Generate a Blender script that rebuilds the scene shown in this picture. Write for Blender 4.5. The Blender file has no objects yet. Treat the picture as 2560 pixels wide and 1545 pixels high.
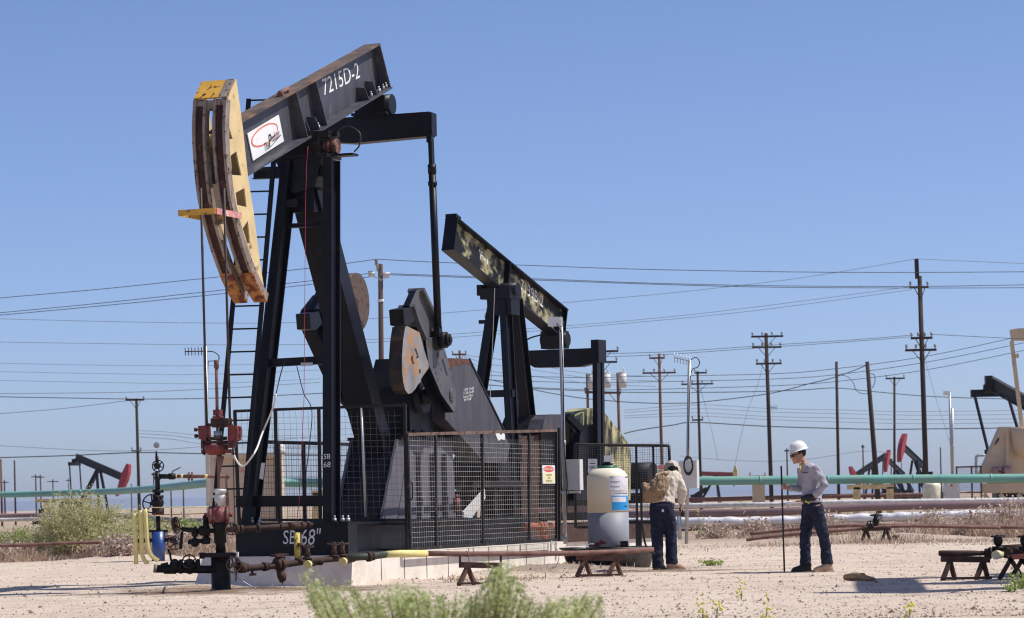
import bpy, math, random
from mathutils import Vector as V, Matrix as M, noise as NZ
from mathutils.geometry import tessellate_polygon
RND = random.Random(7)
SC = bpy.context.scene
COL = SC.collection
Z = V((0, 0, 1)); X = V((1, 0, 0)); Yv = V((0, 1, 0))
# ------------------------------------------------------------------ camera model
F = 7111.0; CX = 1280.0; CY = 1250.0; H = 1.1; ROLL = math.radians(1.2)
CAM = V((0, 0, H))
def rayd(px, py):
    u = (px - CX) / F; v = (CY - py) / F
    c, s = math.cos(ROLL), math.sin(ROLL)
    return V((u * c + v * s, 1.0, -u * s + v * c))
def W(px, py, Y):
    d = rayd(px, py); return CAM + d * Y
def G(px, py, z=0.0):
    d = rayd(px, py); return CAM + d * ((z - H) / d.z)
def GX(px, Y, z=0.0):            # ground point at depth Y in the column px
    py = CY
    for _ in range(3):
        d = rayd(px, py); py += (CAM.z + d.z * Y - z) * F / Y
    return W(px, py, Y)
class Frame:                      # local frame (p, a, z) of a pumping unit
    def __init__(s, x, y, deg):
        t = math.radians(deg); s.o = V((x, y, 0)); s.deg = deg
        s.ep = V((math.cos(t), -math.sin(t), 0)); s.ea = V((math.sin(t), math.cos(t), 0))
        s.rz = -t
    def L(s, px, py, p=None, a=None, z=None):
        d = rayd(px, py); r = CAM - s.o
        o = V((r.dot(s.ep), r.dot(s.ea), r.z)); d = V((d.dot(s.ep), d.dot(s.ea), d.z))
        if p is not None: t = (p - o.x) / d.x
        elif a is not None: t = (a - o.y) / d.y
        else: t = (z - o.z) / d.z
        return o + d * t
    def poly(s, pts, p): return [s.L(x, y, p=p) for x, y in pts]
# ------------------------------------------------------------------ mesh builder
def frame_of(d, up=Z):
    d = d.normalized()
    if abs(d.dot(up)) > 0.98: up = Yv if abs(d.y) < 0.9 else X
    s = d.cross(up).normalized(); u = s.cross(d).normalized()
    return d, s, u
class MB:
    def __init__(s): s.v = []; s.f = []; s.m = []; s.s = []; s.mi = 0
    def add(s, vs, fs, smooth=False):
        b = len(s.v); s.v += [tuple(q) for q in vs]
        for f in fs:
            s.f.append(tuple(b + i for i in f)); s.m.append(s.mi); s.s.append(smooth)
        return s
    def quad(s, a, b, c, d): return s.add([a, b, c, d], [(0, 1, 2, 3)])
    def prism(s, pts, off):
        off = V(off); n = len(pts); pts = [V(q) for q in pts]
        nv = V((0, 0, 0))
        for i in range(n): nv += pts[i].cross(pts[(i + 1) % n])
        if nv.dot(off) > 0: pts = pts[::-1]
        vs = pts + [q + off for q in pts]
        fs = [tuple(range(n)), tuple(range(2 * n - 1, n - 1, -1))]
        for i in range(n):
            j = (i + 1) % n; fs.append((j, i, n + i, n + j))
        return s.add(vs, fs)
    def holed(s, outer, holes, off):
        off = V(off); loops = [[V(q) for q in l] for l in [outer] + holes]
        tris = tessellate_polygon(loops); flat = [q for l in loops for q in l]; n = len(flat)
        fs = [tuple(t) for t in tris] + [tuple(n + i for i in reversed(t)) for t in tris]
        b = 0
        for l in loops:
            k = len(l)
            for i in range(k): fs.append((b + i, b + (i + 1) % k, n + b + (i + 1) % k, n + b + i))
            b += k
        return s.add(flat + [q + off for q in flat], fs)
    def box(s, c, sz, rot=None):
        c = V(c); sx, sy, sz = [k / 2 for k in sz]
        vs = [V((x * sx, y * sy, z * sz)) for z in (-1, 1) for x, y in ((-1, -1), (1, -1), (1, 1), (-1, 1))]
        if rot is not None: vs = [rot @ q for q in vs]
        return s.add([c + q for q in vs], [(3, 2, 1, 0), (4, 5, 6, 7), (0, 1, 5, 4), (1, 2, 6, 5), (2, 3, 7, 6), (3, 0, 4, 7)])
    def bar(s, a, b, w, h, up=Z):
        a = V(a); b = V(b); d, sd, u = frame_of(b - a, V(up)); sd = sd * w / 2; u = u * h / 2
        vs = [a - sd - u, a + sd - u, a + sd + u, a - sd + u, b - sd - u, b + sd - u, b + sd + u, b - sd + u]
        return s.add(vs, [(0, 1, 2, 3), (7, 6, 5, 4), (1, 0, 4, 5), (2, 1, 5, 6), (3, 2, 6, 7), (0, 3, 7, 4)])
    def ibeam(s, a, b, w, h, up, tf=0.025, tw=0.02):   # h along up, flange width w
        a = V(a); b = V(b); d, sd, u = frame_of(b - a, V(up))
        w /= 2; h /= 2; tw /= 2
        prof = [(-w, -h), (w, -h), (w, -h + tf), (tw, -h + tf), (tw, h - tf), (w, h - tf), (w, h), (-w, h), (-w, h - tf), (-tw, h - tf), (-tw, -h + tf), (-w, -h + tf)]
        return s.prism([a + sd * x + u * y for x, y in prof], b - a)
    def tube(s, pts, r, n=8, closed=False, caps=True):
        pts = [V(q) for q in pts]; k = len(pts); rr = r if isinstance(r, (list, tuple)) else [r] * k
        vs = []; up = None
        for i in range(k):
            t = (pts[(i + 1) % k] - pts[i - 1]) if closed else (pts[min(i + 1, k - 1)] - pts[max(i - 1, 0)])
            t.normalize()
            if up is None: _, sd, up = frame_of(t)
            sd = t.cross(up)
            if sd.length < 1e-6: _, sd, up = frame_of(t)
            sd.normalize(); up = sd.cross(t).normalized()
            for j in range(n):
                an = 2 * math.pi * j / n; vs.append(pts[i] + (sd * math.cos(an) + up * math.sin(an)) * rr[i])
        fs = []
        for i in range(k if closed else k - 1):
            i2 = (i + 1) % k
            for j in range(n): fs.append((i * n + j, i * n + (j + 1) % n, i2 * n + (j + 1) % n, i2 * n + j))
        b = len(s.f); s.add(vs, fs, n > 5)
        if caps and not closed:
            o = len(s.v) - len(vs)
            for f in (tuple(o + j for j in range(n))[::-1], tuple(o + (k - 1) * n + j for j in range(n))):
                s.f.append(f); s.m.append(s.mi); s.s.append(False)
        return s
    def cyl(s, a, b, r, n=14, r2=None): return s.tube([a, b], [r, r if r2 is None else r2], n)
    def lathe(s, o, ax, prof, n=16):
        o = V(o); d, sd, u = frame_of(V(ax)); vs = []
        for t, r in prof:
            for j in range(n):
                an = 2 * math.pi * j / n; vs.append(o + d * t + (sd * math.cos(an) + u * math.sin(an)) * max(r, 1e-4))
        fs = []
        for i in range(len(prof) - 1):
            for j in range(n): fs.append((i * n + j, i * n + (j + 1) % n, (i + 1) * n + (j + 1) % n, (i + 1) * n + j))
        s.add(vs, fs, n > 8)
        b = len(s.v) - len(vs); k = len(prof)
        for f in (tuple(b + j for j in range(n))[::-1], tuple(b + (k - 1) * n + j for j in range(n))):
            s.f.append(f); s.m.append(s.mi); s.s.append(False)
        return s
    def torus(s, c, ax, R_, r, n=20, m=6):
        c = V(c); d, sd, u = frame_of(V(ax))
        return s.tube([c + (sd * math.cos(2 * math.pi * i / n) + u * math.sin(2 * math.pi * i / n)) * R_ for i in range(n)], r, m, closed=True)
    def wheel(s, c, ax, R_, r=0.008, spokes=5, hub=0.02, dish=0.02):
        c = V(c); d, sd, u = frame_of(V(ax)); s.torus(c, ax, R_, r, 20, 6)
        s.cyl(c - d * dish - d * hub, c - d * dish + d * hub, hub, 10)
        for i in range(spokes):
            an = 2 * math.pi * i / spokes + 0.3
            s.bar(c - d * dish, c + (sd * math.cos(an) + u * math.sin(an)) * R_, r * 1.6, r * 1.6)
        return s
    def ball(s, c, r, n=12, m=8):
        c = V(c); r = V((r, r, r)) if not hasattr(r, '__len__') else V(r)
        prof = [(-math.cos(math.pi * i / m), math.sin(math.pi * i / m)) for i in range(m + 1)]
        vs = []
        for t, q in prof:
            for j in range(n):
                an = 2 * math.pi * j / n; vs.append((c.x + r.x * q * math.cos(an), c.y + r.y * q * math.sin(an), c.z + r.z * t))
        fs = [(i * n + j, i * n + (j + 1) % n, (i + 1) * n + (j + 1) % n, (i + 1) * n + j) for i in range(m) for j in range(n)]
        return s.add(vs, fs, True)
    def loft(s, rings, caps=True, smooth=True):
        n = len(rings[0]); k = len(rings); vs = [q for r in rings for q in r]
        fs = [(i * n + j, i * n + (j + 1) % n, (i + 1) * n + (j + 1) % n, (i + 1) * n + j) for i in range(k - 1) for j in range(n)]
        b = len(s.v); s.add(vs, fs, smooth)
        if caps:
            for f in (tuple(b + j for j in range(n))[::-1], tuple(b + (k - 1) * n + j for j in range(n))):
                s.f.append(f); s.m.append(s.mi); s.s.append(smooth)
        return s
    def bolt(s, c, ax, r=0.03, h=0.04):
        c = V(c); d = V(ax).normalized(); return s.cyl(c, c + d * h, r, 6).cyl(c + d * h, c + d * h * 1.7, r * .55, 6)
    def grid(s, c00, c10, c01, nx, ny, r):             # wire mesh between three corners
        c00 = V(c00); ux = V(c10) - c00; uy = V(c01) - c00
        for i in range(1, nx): s.tube([c00 + ux * i / nx, c00 + ux * i / nx + uy], r, 4, caps=False)
        for j in range(1, ny): s.tube([c00 + uy * j / ny, c00 + uy * j / ny + ux], r, 4, caps=False)
        return s
_TX = {}
def text_geo(t, shear=0.0):
    if (t, shear) in _TX: return _TX[(t, shear)]
    cu = bpy.data.curves.new('lettering', 'FONT'); cu.body = t; cu.align_x = 'CENTER'; cu.align_y = 'CENTER'
    cu.size = 1.0; cu.shear = shear; cu.resolution_u = 3
    ob = bpy.data.objects.new('lettering_source', cu)
    me = bpy.data.meshes.new_from_object(ob)
    r = ([v.co.copy() for v in me.vertices], [tuple(p.vertices) for p in me.polygons])
    bpy.data.objects.remove(ob); bpy.data.curves.remove(cu); bpy.data.meshes.remove(me)
    _TX[(t, shear)] = r; return r
def text(mb, t, o, right, up, size, shear=0.0, sx=1.0):
    o = V(o); right = V(right).normalized(); up = V(up).normalized()
    vs, fs = text_geo(t, shear)
    return mb.add([o + right * (q.x * size * sx) + up * (q.y * size) for q in vs], fs)
# ------------------------------------------------------------------ objects
WM = {}
def tag(o, label=None, cat=None, group=None, kind=None):
    if label: o['label'] = label
    if cat: o['category'] = cat
    if group: o['group'] = group
    if kind: o['kind'] = kind
    return o
def thing(name, label, cat, loc=(0, 0, 0), rz=0.0, group=None):
    o = bpy.data.objects.new(name, None); COL.objects.link(o); o.empty_display_size = .2
    o.location = loc; o.rotation_euler = (0, 0, rz)
    WM[o] = M.Translation(V(loc)) @ M.Rotation(rz, 4, 'Z'); tag(o, label, cat, group); return o
def mesh_of(name, mb, mats):
    me = bpy.data.meshes.new(name); me.from_pydata(mb.v, [], mb.f); 
    mats = mats if isinstance(mats, (list, tuple)) else [mats]
    for k in mats: me.materials.append(k)
    me.polygons.foreach_set('material_index', mb.m); me.polygons.foreach_set('use_smooth', mb.s); me.update(); return me
def part(name, mb, mats, parent, world=False, label=None):
    if world:
        inv = WM[parent].inverted(); mb.v = [tuple(inv @ V(q)) for q in mb.v]
    o = bpy.data.objects.new(name, mesh_of(name, mb, mats)); COL.objects.link(o); o.parent = parent
    WM[o] = WM[parent]
    if label: o['label'] = label
    return o
def solo(name, mb, mats, label, cat, group=None, kind=None, base=None):
    if base is None:
        xs = [q[0] for q in mb.v]; ys = [q[1] for q in mb.v]; zs = [q[2] for q in mb.v]
        base = V(((min(xs) + max(xs)) / 2, (min(ys) + max(ys)) / 2, min(zs)))
    base = V(base); mb.v = [(q[0] - base.x, q[1] - base.y, q[2] - base.z) for q in mb.v]
    o = bpy.data.objects.new(name, mesh_of(name, mb, mats)); COL.objects.link(o); o.location = base
    WM[o] = M.Translation(base); return tag(o, label, cat, group, kind)
def remesh(mb, voxel=.012, smooth=4, disp=None):
    me = mesh_of('tmp', mb, []); ob = bpy.data.objects.new('tmp', me); COL.objects.link(ob)
    m = ob.modifiers.new('r', 'REMESH'); m.mode = 'VOXEL'; m.voxel_size = voxel; m.use_smooth_shade = True
    if smooth:
        m2 = ob.modifiers.new('s', 'SMOOTH'); m2.factor = .5; m2.iterations = smooth
    dg = bpy.context.evaluated_depsgraph_get(); dg.update()
    r = bpy.data.meshes.new_from_object(ob.evaluated_get(dg)); out = MB()
    vs = [v.co.copy() for v in r.vertices]
    if disp:
        ns = [v.normal.copy() for v in r.vertices]; vs = [q + n * disp(q) for q, n in zip(vs, ns)]
    out.add(vs, [tuple(p.vertices) for p in r.polygons], True)
    bpy.data.objects.remove(ob); bpy.data.meshes.remove(me); bpy.data.meshes.remove(r); return out
# ------------------------------------------------------------------ materials
def hexc(h):
    h = h.lstrip('#'); c = [int(h[i:i + 2], 16) / 255 for i in (0, 2, 4)]
    return tuple(x / 12.92 if x <= .04045 else ((x + .055) / 1.055) ** 2.4 for x in c)
def pmat(name, c, rough=.6, metal=0.0, var=.25, scale=5, c2=None, c2amt=.5, c2scale=3, c2sharp=.08, bump=.15, bscale=60, spec=.4, stretch=None, alpha=None, trans=0):
    m = bpy.data.materials.new(name); m.use_nodes = True; nt = m.node_tree; N = nt.nodes; K = nt.links
    b = N['Principled BSDF']; b.inputs['Roughness'].default_value = rough; b.inputs['Metallic'].default_value = metal
    b.inputs['Specular IOR Level'].default_value = spec
    tc = N.new('ShaderNodeTexCoord'); src = tc.outputs['Object']
    if stretch:
        mp = N.new('ShaderNodeMapping'); mp.inputs['Scale'].default_value = stretch; K.new(src, mp.inputs['Vector']); src2 = mp.outputs[0]
    else: src2 = src
    n1 = N.new('ShaderNodeTexNoise'); n1.inputs['Scale'].default_value = scale; n1.inputs['Detail'].default_value = 6; K.new(src2, n1.inputs['Vector'])
    mr = N.new('ShaderNodeMapRange'); mr.inputs[1].default_value = .3; mr.inputs[2].default_value = .7; mr.inputs[3].default_value = 1 - var; mr.inputs[4].default_value = 1 + var
    K.new(n1.outputs[0], mr.inputs[0])
    mx = N.new('ShaderNodeVectorMath'); mx.operation = 'SCALE'; mx.inputs[0].default_value = c; K.new(mr.outputs[0], mx.inputs['Scale'])
    col = mx.outputs[0]
    if c2:
        n2 = N.new('ShaderNodeTexNoise'); n2.inputs['Scale'].default_value = c2scale; n2.inputs['Detail'].default_value = 8; n2.inputs['Roughness'].default_value = .65; K.new(src2, n2.inputs['Vector'])
        m2 = N.new('ShaderNodeMapRange'); t = .5 + (.5 - c2amt) * .55
        m2.inputs[1].default_value = t - c2sharp / 2; m2.inputs[2].default_value = t + c2sharp / 2; K.new(n2.outputs[0], m2.inputs[0])
        mm = N.new('ShaderNodeMix'); mm.data_type = 'RGBA'; mm.clamp_factor = True
        K.new(m2.outputs[0], mm.inputs[0]); K.new(col, mm.inputs[6]); mm.inputs[7].default_value = (*c2, 1); col = mm.outputs[2]
        r2 = N.new('ShaderNodeMapRange'); r2.inputs[3].default_value = rough; r2.inputs[4].default_value = .9; K.new(m2.outputs[0], r2.inputs[0]); K.new(r2.outputs[0], b.inputs['Roughness'])
    K.new(col, b.inputs['Base Color'])
    if bump:
        n3 = N.new('ShaderNodeTexNoise'); n3.inputs['Scale'].default_value = bscale; n3.inputs['Detail'].default_value = 4; K.new(src, n3.inputs['Vector'])
        bp = N.new('ShaderNodeBump'); bp.inputs['Strength'].default_value = bump; bp.inputs['Distance'].default_value = .02; K.new(n3.outputs[0], bp.inputs['Height']); K.new(bp.outputs[0], b.inputs['Normal'])
    if trans: b.inputs['Transmission Weight'].default_value = trans
    return m
RUST = (.16, .055, .028)
MT = {}
MT['black'] = pmat('black_paint', (.0055, .006, .011), .42, var=.3, scale=3, c2=(.035, .027, .024), c2amt=.12, c2scale=4, c2sharp=.2, spec=.22)
MT['grey'] = pmat('slate_paint', (.062, .060, .072), .5, var=.25, scale=2.5, c2=(.15, .12, .105), c2amt=.2, c2scale=3, c2sharp=.3, stretch=(3, 3, .6), spec=.3)
MT['beam'] = pmat('beam_paint', (.062, .062, .074), .45, var=.25, scale=2, c2=(.19, .15, .12), c2amt=.15, c2scale=5, c2sharp=.25, stretch=(1, 2.5, .5), spec=.3)
MT['beamtop'] = pmat('weathered_flange', (.10, .075, .062), .7, var=.4, scale=4, c2=(.24, .13, .07), c2amt=.34, c2scale=3, c2sharp=.25)
MT['rust'] = pmat('rust', (.12, .045, .026), .85, var=.4, scale=9, c2=(.05, .025, .02), c2amt=.4, c2scale=6, c2sharp=.3)
MT['rustpipe'] = pmat('rusty_pipe', (.19, .10, .08), .8, var=.25, scale=6, c2=(.10, .045, .03), c2amt=.35, c2scale=4, c2sharp=.3)
MT['darkrust'] = pmat('dark_rust', (.045, .022, .016), .8, var=.4, scale=8, c2=(.11, .05, .03), c2amt=.3, c2scale=7, c2sharp=.2)
MT['cranks'] = pmat('crank_paint', (.085, .085, .092), .5, var=.25, scale=3, c2=(.17, .10, .06), c2amt=.14, c2scale=5, c2sharp=.2)
MT['cweight'] = pmat('counterweight_paint', (.22, .22, .225), .55, var=.3, scale=4, c2=(.40, .19, .06), c2amt=.40, c2scale=2.4, c2sharp=.14)
MT['ped'] = pmat('pedestal_paint', (.115, .11, .13), .55, var=.15, scale=2.5, c2=(.20, .17, .15), c2amt=.15, c2scale=4, c2sharp=.2, stretch=(3, 3, .6), spec=.3)
MT['cwrim_shade'] = pmat('counterweight_rim_shade', (.018, .017, .017), .5, var=.3, scale=4, c2=(.12, .05, .025), c2amt=.22, c2scale=4, c2sharp=.3, spec=.3)  # side faces of the weight: shade painted dark, plus rust patches
MT['disc'] = pmat('brown_disc_paint', (.105, .07, .055), .75, var=.3, scale=5, c2=(.055, .03, .022), c2amt=.4, c2scale=5)
MT['grime'] = pmat('oily_iron', (.0085, .0075, .0075), .5, var=.5, scale=9, c2=(.075, .042, .028), c2amt=.22, c2scale=8, c2sharp=.2, spec=.22)
MT['cream'] = pmat('cream_paint', (.66, .50, .25), .55, var=.12, scale=3, c2=(.24, .11, .05), c2amt=.2, c2scale=5, c2sharp=.12)
MT['rail'] = pmat('worn_beige_paint', (.25, .20, .165), .65, var=.25, scale=6, c2=(.065, .026, .018), c2amt=.34, c2scale=15, c2sharp=.08)
MT['groove'] = pmat('rusted_groove', (.04, .012, .010), .75, var=.5, scale=10, c2=(.16, .06, .03), c2amt=.3, c2scale=12, c2sharp=.1)
MT['yellow'] = pmat('yellow_paint', (.62, .34, .05), .6, var=.15, scale=4, c2=(.15, .06, .03), c2amt=.33, c2scale=10, c2sharp=.07)
MT['pipeyellow'] = pmat('pipe_yellow', (.72, .62, .25), .6, var=.12, scale=6, c2=(.25, .14, .06), c2amt=.14, c2scale=9, c2sharp=.1)
MT['red'] = pmat('worn_red_paint', (.17, .028, .024), .6, var=.35, scale=8, c2=(.06, .025, .02), c2amt=.3, c2scale=9, c2sharp=.15)
MT['brightred'] = pmat('bright_red_paint', (.50, .07, .09), .6, var=.2, scale=3, c2=(.12, .03, .03), c2amt=.2, c2scale=4)
MT['white'] = pmat('white_paint', (.80, .80, .78), .5, var=.05, scale=4, bump=.03)
MT['chalk'] = pmat('chalk_white', (.72, .72, .70), .9, var=.25, scale=40, bump=0)
MT['stencil'] = pmat('stencil_white', (.78, .78, .76), .8, var=.1, scale=20, c2=(.12, .12, .13), c2amt=.25, c2scale=25, c2sharp=.15, bump=0)
MT['signred'] = pmat('sign_red', (.72, .09, .05), .5, var=.05, bump=0)
MT['ink'] = pmat('black_ink', (.02, .02, .022), .6, var=.05, bump=0)
MT['concrete'] = pmat('concrete', (.74, .68, .60), .9, var=.10, scale=2.5, c2=(.50, .43, .36), c2amt=.22, c2scale=3, c2sharp=.4, bump=.25, bscale=30)
MT['galv'] = pmat('galvanised_steel', (.42, .43, .44), .45, metal=.5, var=.15, scale=6)
MT['boxgrey'] = pmat('cabinet_grey', (.62, .61, .58), .5, var=.06, scale=3, c2=(.40, .36, .32), c2amt=.12, c2scale=3, c2sharp=.3)
MT['beige'] = pmat('beige_paint', (.60, .47, .33), .6, var=.1, scale=2, c2=(.25, .14, .08), c2amt=.13, c2scale=3, c2sharp=.15)
MT['wire'] = pmat('steel_wire', (.10, .09, .085), .6, var=.2, bump=0)
MT['rod'] = pmat('steel_cable', (.045, .03, .028), .6, var=.3, scale=20, bump=0)
MT['hose'] = pmat('pale_hose', (.72, .68, .62), .6, var=.1, bump=0)
MT['rubber'] = pmat('black_rubber', (.012, .012, .012), .5, var=.2, bump=0)
# ------------------------------------------------------------------ camera, light, ground
cam = bpy.data.cameras.new('camera'); camo = bpy.data.objects.new('camera', cam); COL.objects.link(camo)
cam.sensor_width = 36; cam.lens = F * 36 / 2560; cam.shift_y = (CY - 772.5) / 2560; cam.clip_end = 30000; cam.clip_start = .5
_c, _s = math.cos(ROLL), math.sin(ROLL)
camo.matrix_world = M(((_c, _s, 0, 0), (0, 0, -1, 0), (-_s, _c, 0, H), (0, 0, 0, 1)))
cam.dof.use_dof = True; cam.dof.focus_distance = 41; cam.dof.aperture_fstop = 5.0
SC.camera = camo; SC.cycles.filter_width = 1.15
SUN_EL = math.radians(56); SUN_AZ = math.radians(2)      # azimuth measured from +X towards +Y
sd = V((math.cos(SUN_EL) * math.cos(SUN_AZ), math.cos(SUN_EL) * math.sin(SUN_AZ), math.sin(SUN_EL)))
sl = bpy.data.lights.new('sun', 'SUN'); sl.energy = 5.0; sl.angle = math.radians(.53); sl.color = (1, .96, .89)
so = bpy.data.objects.new('sun', sl); COL.objects.link(so); so.rotation_euler = (-sd).to_track_quat('-Z', 'Y').to_euler()
w = bpy.data.worlds.new('World'); SC.world = w; w.use_nodes = True
nt = w.node_tree; bg = nt.nodes['Background']; sky = nt.nodes.new('ShaderNodeTexSky'); sky.sky_type = 'NISHITA'
sky.sun_disc = False; sky.sun_elevation = SUN_EL; sky.sun_rotation = math.pi / 2 - SUN_AZ
sky.altitude = 100; sky.air_density = .6; sky.dust_density = .8; sky.ozone_density = 7
tn = nt.nodes.new('ShaderNodeVectorMath'); tn.operation = 'MULTIPLY'; tn.inputs[1].default_value = (1.07, .97, 1.0); nt.links.new(sky.outputs[0], tn.inputs[0]); nt.links.new(tn.outputs[0], bg.inputs[0]); bg.inputs[1].default_value = .145
vs = SC.view_settings; vs.view_transform = 'Standard'; vs.look = 'None'; vs.exposure = 0; vs.gamma = 1; vs.use_curve_mapping = False

def ground_h(x, y):
    if y > 140 or y < 5: return 0.0
    k = min(1, max(0, (140 - y) / 60)) * min(1, (y - 5) / 10)
    n = NZ.fractal(V((x * .9, y * .55, 0)), 1, 2, 4) * .014
    k2 = min(1, max(0, (y - 62) / 20))
    n += NZ.noise(V((x * .25, y * .2, 5))) * (.018 + .10 * k2)
    for yc, am in ((29.2, .03), (30.7, .03), (33.9, .022), (35.2, .022)):
        dy = y - (yc + .7 * math.sin(x * .17 + yc) + .02 * x); 
        if abs(dy) < .8: n += (-math.exp(-(dy / .16) ** 2) + .55 * math.exp(-((abs(dy) - .3) / .14) ** 2)) * am * (.6 + .6 * NZ.noise(V((x * .5, yc, 1))))
    for mx, my, mr, mh in ((.75, 44.4, .9, .10), (-.3, 42.6, .7, .06), (-1.6, 39.6, .6, .05), (-4.2, 38.2, .7, .06), (-3.3, 36.6, .7, .05), (7.5, 66.5, 1.4, .10), (9.5, 66.5, 1.6, .12), (-8, 60, 1.5, .12)):
        r2 = ((x - mx) ** 2 + (y - my) ** 2) / mr ** 2
        if r2 < 6: n += mh * math.exp(-r2) * (1 + .5 * NZ.noise(V((x * 3, y * 3, 0))))
    return n * k - .012 * k
def axis(a, b, lo, hi, st, grow):
    r = [lo + st * i for i in range(int((hi - lo) / st) + 1)]; q = r[-1]; s = st
    while q < b: s *= grow; q += s; r.append(min(q, b))
    q = r[0]; s = st
    while q > a: s *= grow; q -= s; r.insert(0, max(q, a))
    return r
xs = axis(-9000, 9000, -9, 9, .14, 1.25); ys = axis(-60, 14000, 24, 62, .2, 1.12)
mb = MB(); nx = len(xs)
mb.add([(x, y, ground_h(x, y)) for y in ys for x in xs],
       [(j * nx + i, j * nx + i + 1, (j + 1) * nx + i + 1, (j + 1) * nx + i) for j in range(len(ys) - 1) for i in range(nx - 1)], True)
m = bpy.data.materials.new('desert_sand'); m.use_nodes = True; nt = m.node_tree; N = nt.nodes; K = nt.links; b = N['Principled BSDF']
b.inputs['Roughness'].default_value = .95; b.inputs['Specular IOR Level'].default_value = .15
tc = N.new('ShaderNodeTexCoord')
def noi(scale, det=5, rough=.6, st=None, typ='N'):
    n = N.new('ShaderNodeTexNoise' if typ == 'N' else 'ShaderNodeTexVoronoi'); n.inputs['Scale'].default_value = scale
    if typ == 'N': n.inputs['Detail'].default_value = det; n.inputs['Roughness'].default_value = rough
    v = tc.outputs['Object']
    if st: mp = N.new('ShaderNodeMapping'); mp.inputs['Scale'].default_value = st; K.new(v, mp.inputs['Vector']); v = mp.outputs[0]
    K.new(v, n.inputs['Vector']); return n.outputs[0]
def rng(x, a, b_, c=0, d=1):
    q = N.new('ShaderNodeMapRange'); q.inputs[1].default_value = a; q.inputs[2].default_value = b_; q.inputs[3].default_value = c; q.inputs[4].default_value = d
    K.new(x, q.inputs[0]); return q.outputs[0]
def mixc(f, a, c):
    q = N.new('ShaderNodeMix'); q.data_type = 'RGBA'; K.new(f, q.inputs[0])
    for s_, k in ((6, a), (7, c)):
        if isinstance(k, tuple): q.inputs[s_].default_value = (*k, 1)
        else: K.new(k, q.inputs[s_])
    return q.outputs[2]
SAND = (.56, .43, .32)
col = mixc(rng(noi(.35, 6, .6, (1, .35, 1)), .35, .68), (.80, .66, .53), (.66, .525, .41))
col = mixc(rng(noi(9, 5, .7), .42, .75), col, (.82, .69, .57))
col = mixc(rng(noi(24, 3, .65), .57, .70), col, (.30, .215, .155))          # grit
col = mixc(rng(noi(2.2, 6, .7, (1, .22, 1)), .54, .76), col, (.52, .40, .30))      # scuffs and faint tracks
sep = N.new('ShaderNodeSeparateXYZ'); K.new(tc.outputs['Object'], sep.inputs[0])
far = rng(sep.outputs[1], 58, 74)
nn = N.new('ShaderNodeMath'); nn.operation = 'MULTIPLY'; K.new(far, nn.inputs[0]); K.new(rng(noi(.5, 5), .3, .55, .55, 1), nn.inputs[1])
col = mixc(nn.outputs[0], col, (.40, .30, .21))
def spot(cx, cy, rx, ry, a0, a1, cc, col):          # oily soil, a stain with its own outline
    mp = N.new('ShaderNodeMapping'); mp.inputs['Location'].default_value = (-cx / rx, -cy / ry, 0); mp.inputs['Scale'].default_value = (1 / rx, 1 / ry, 0); K.new(tc.outputs['Object'], mp.inputs['Vector'])
    ln = N.new('ShaderNodeVectorMath'); ln.operation = 'LENGTH'; K.new(mp.outputs[0], ln.inputs[0])
    sm = N.new('ShaderNodeMath'); sm.operation = 'ADD'; K.new(ln.outputs['Value'], sm.inputs[0]); K.new(rng(noi(1.6, 6, .7), .2, .8, -.7, .7), sm.inputs[1])
    return mixc(rng(sm.outputs[0], a1, a0), col, cc)
col = spot(-3.4, 36.9, 2.3, 1.5, .55, 1.15, (.27, .185, .13), col)
col = spot(-3.6, 36.75, .75, .5, .4, 1.1, (.07, .05, .038), col)
col = spot(2.4, 42.3, 1.3, .5, .4, 1.2, (.25, .17, .12), col)
col = spot(.4, 44.5, 2.5, 2.2, .5, 1.2, (.40, .32, .255), col)
trk = N.new('ShaderNodeTexWave'); trk.inputs['Scale'].default_value = .16; trk.inputs['Distortion'].default_value = 3.5; trk.inputs['Detail'].default_value = 3; trk.inputs['Detail Scale'].default_value = .6; trk.bands_direction = 'Y'; K.new(tc.outputs['Object'], trk.inputs['Vector'])
tm = N.new('ShaderNodeMath'); tm.operation = 'MULTIPLY'; K.new(rng(trk.outputs['Fac'], .80, .98), tm.inputs[0]); K.new(rng(noi(.8, 5), .4, .7, 0, .6), tm.inputs[1])
col = mixc(tm.outputs[0], col, (.40, .30, .225))
K.new(col, b.inputs['Base Color'])
bp = N.new('ShaderNodeBump'); bp.inputs['Strength'].default_value = .75; bp.inputs['Distance'].default_value = .05
ad = N.new('ShaderNodeMath'); ad.operation = 'ADD'; K.new(noi(14, 6, .7), ad.inputs[0]); K.new(rng(noi(45, 3, .6), .3, .7, 0, .5), ad.inputs[1])
K.new(ad.outputs[0], bp.inputs['Height']); K.new(bp.outputs[0], b.inputs['Normal'])
g = bpy.data.objects.new('ground', mesh_of('ground', mb, m)); COL.objects.link(g); g['kind'] = 'structure'
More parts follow.
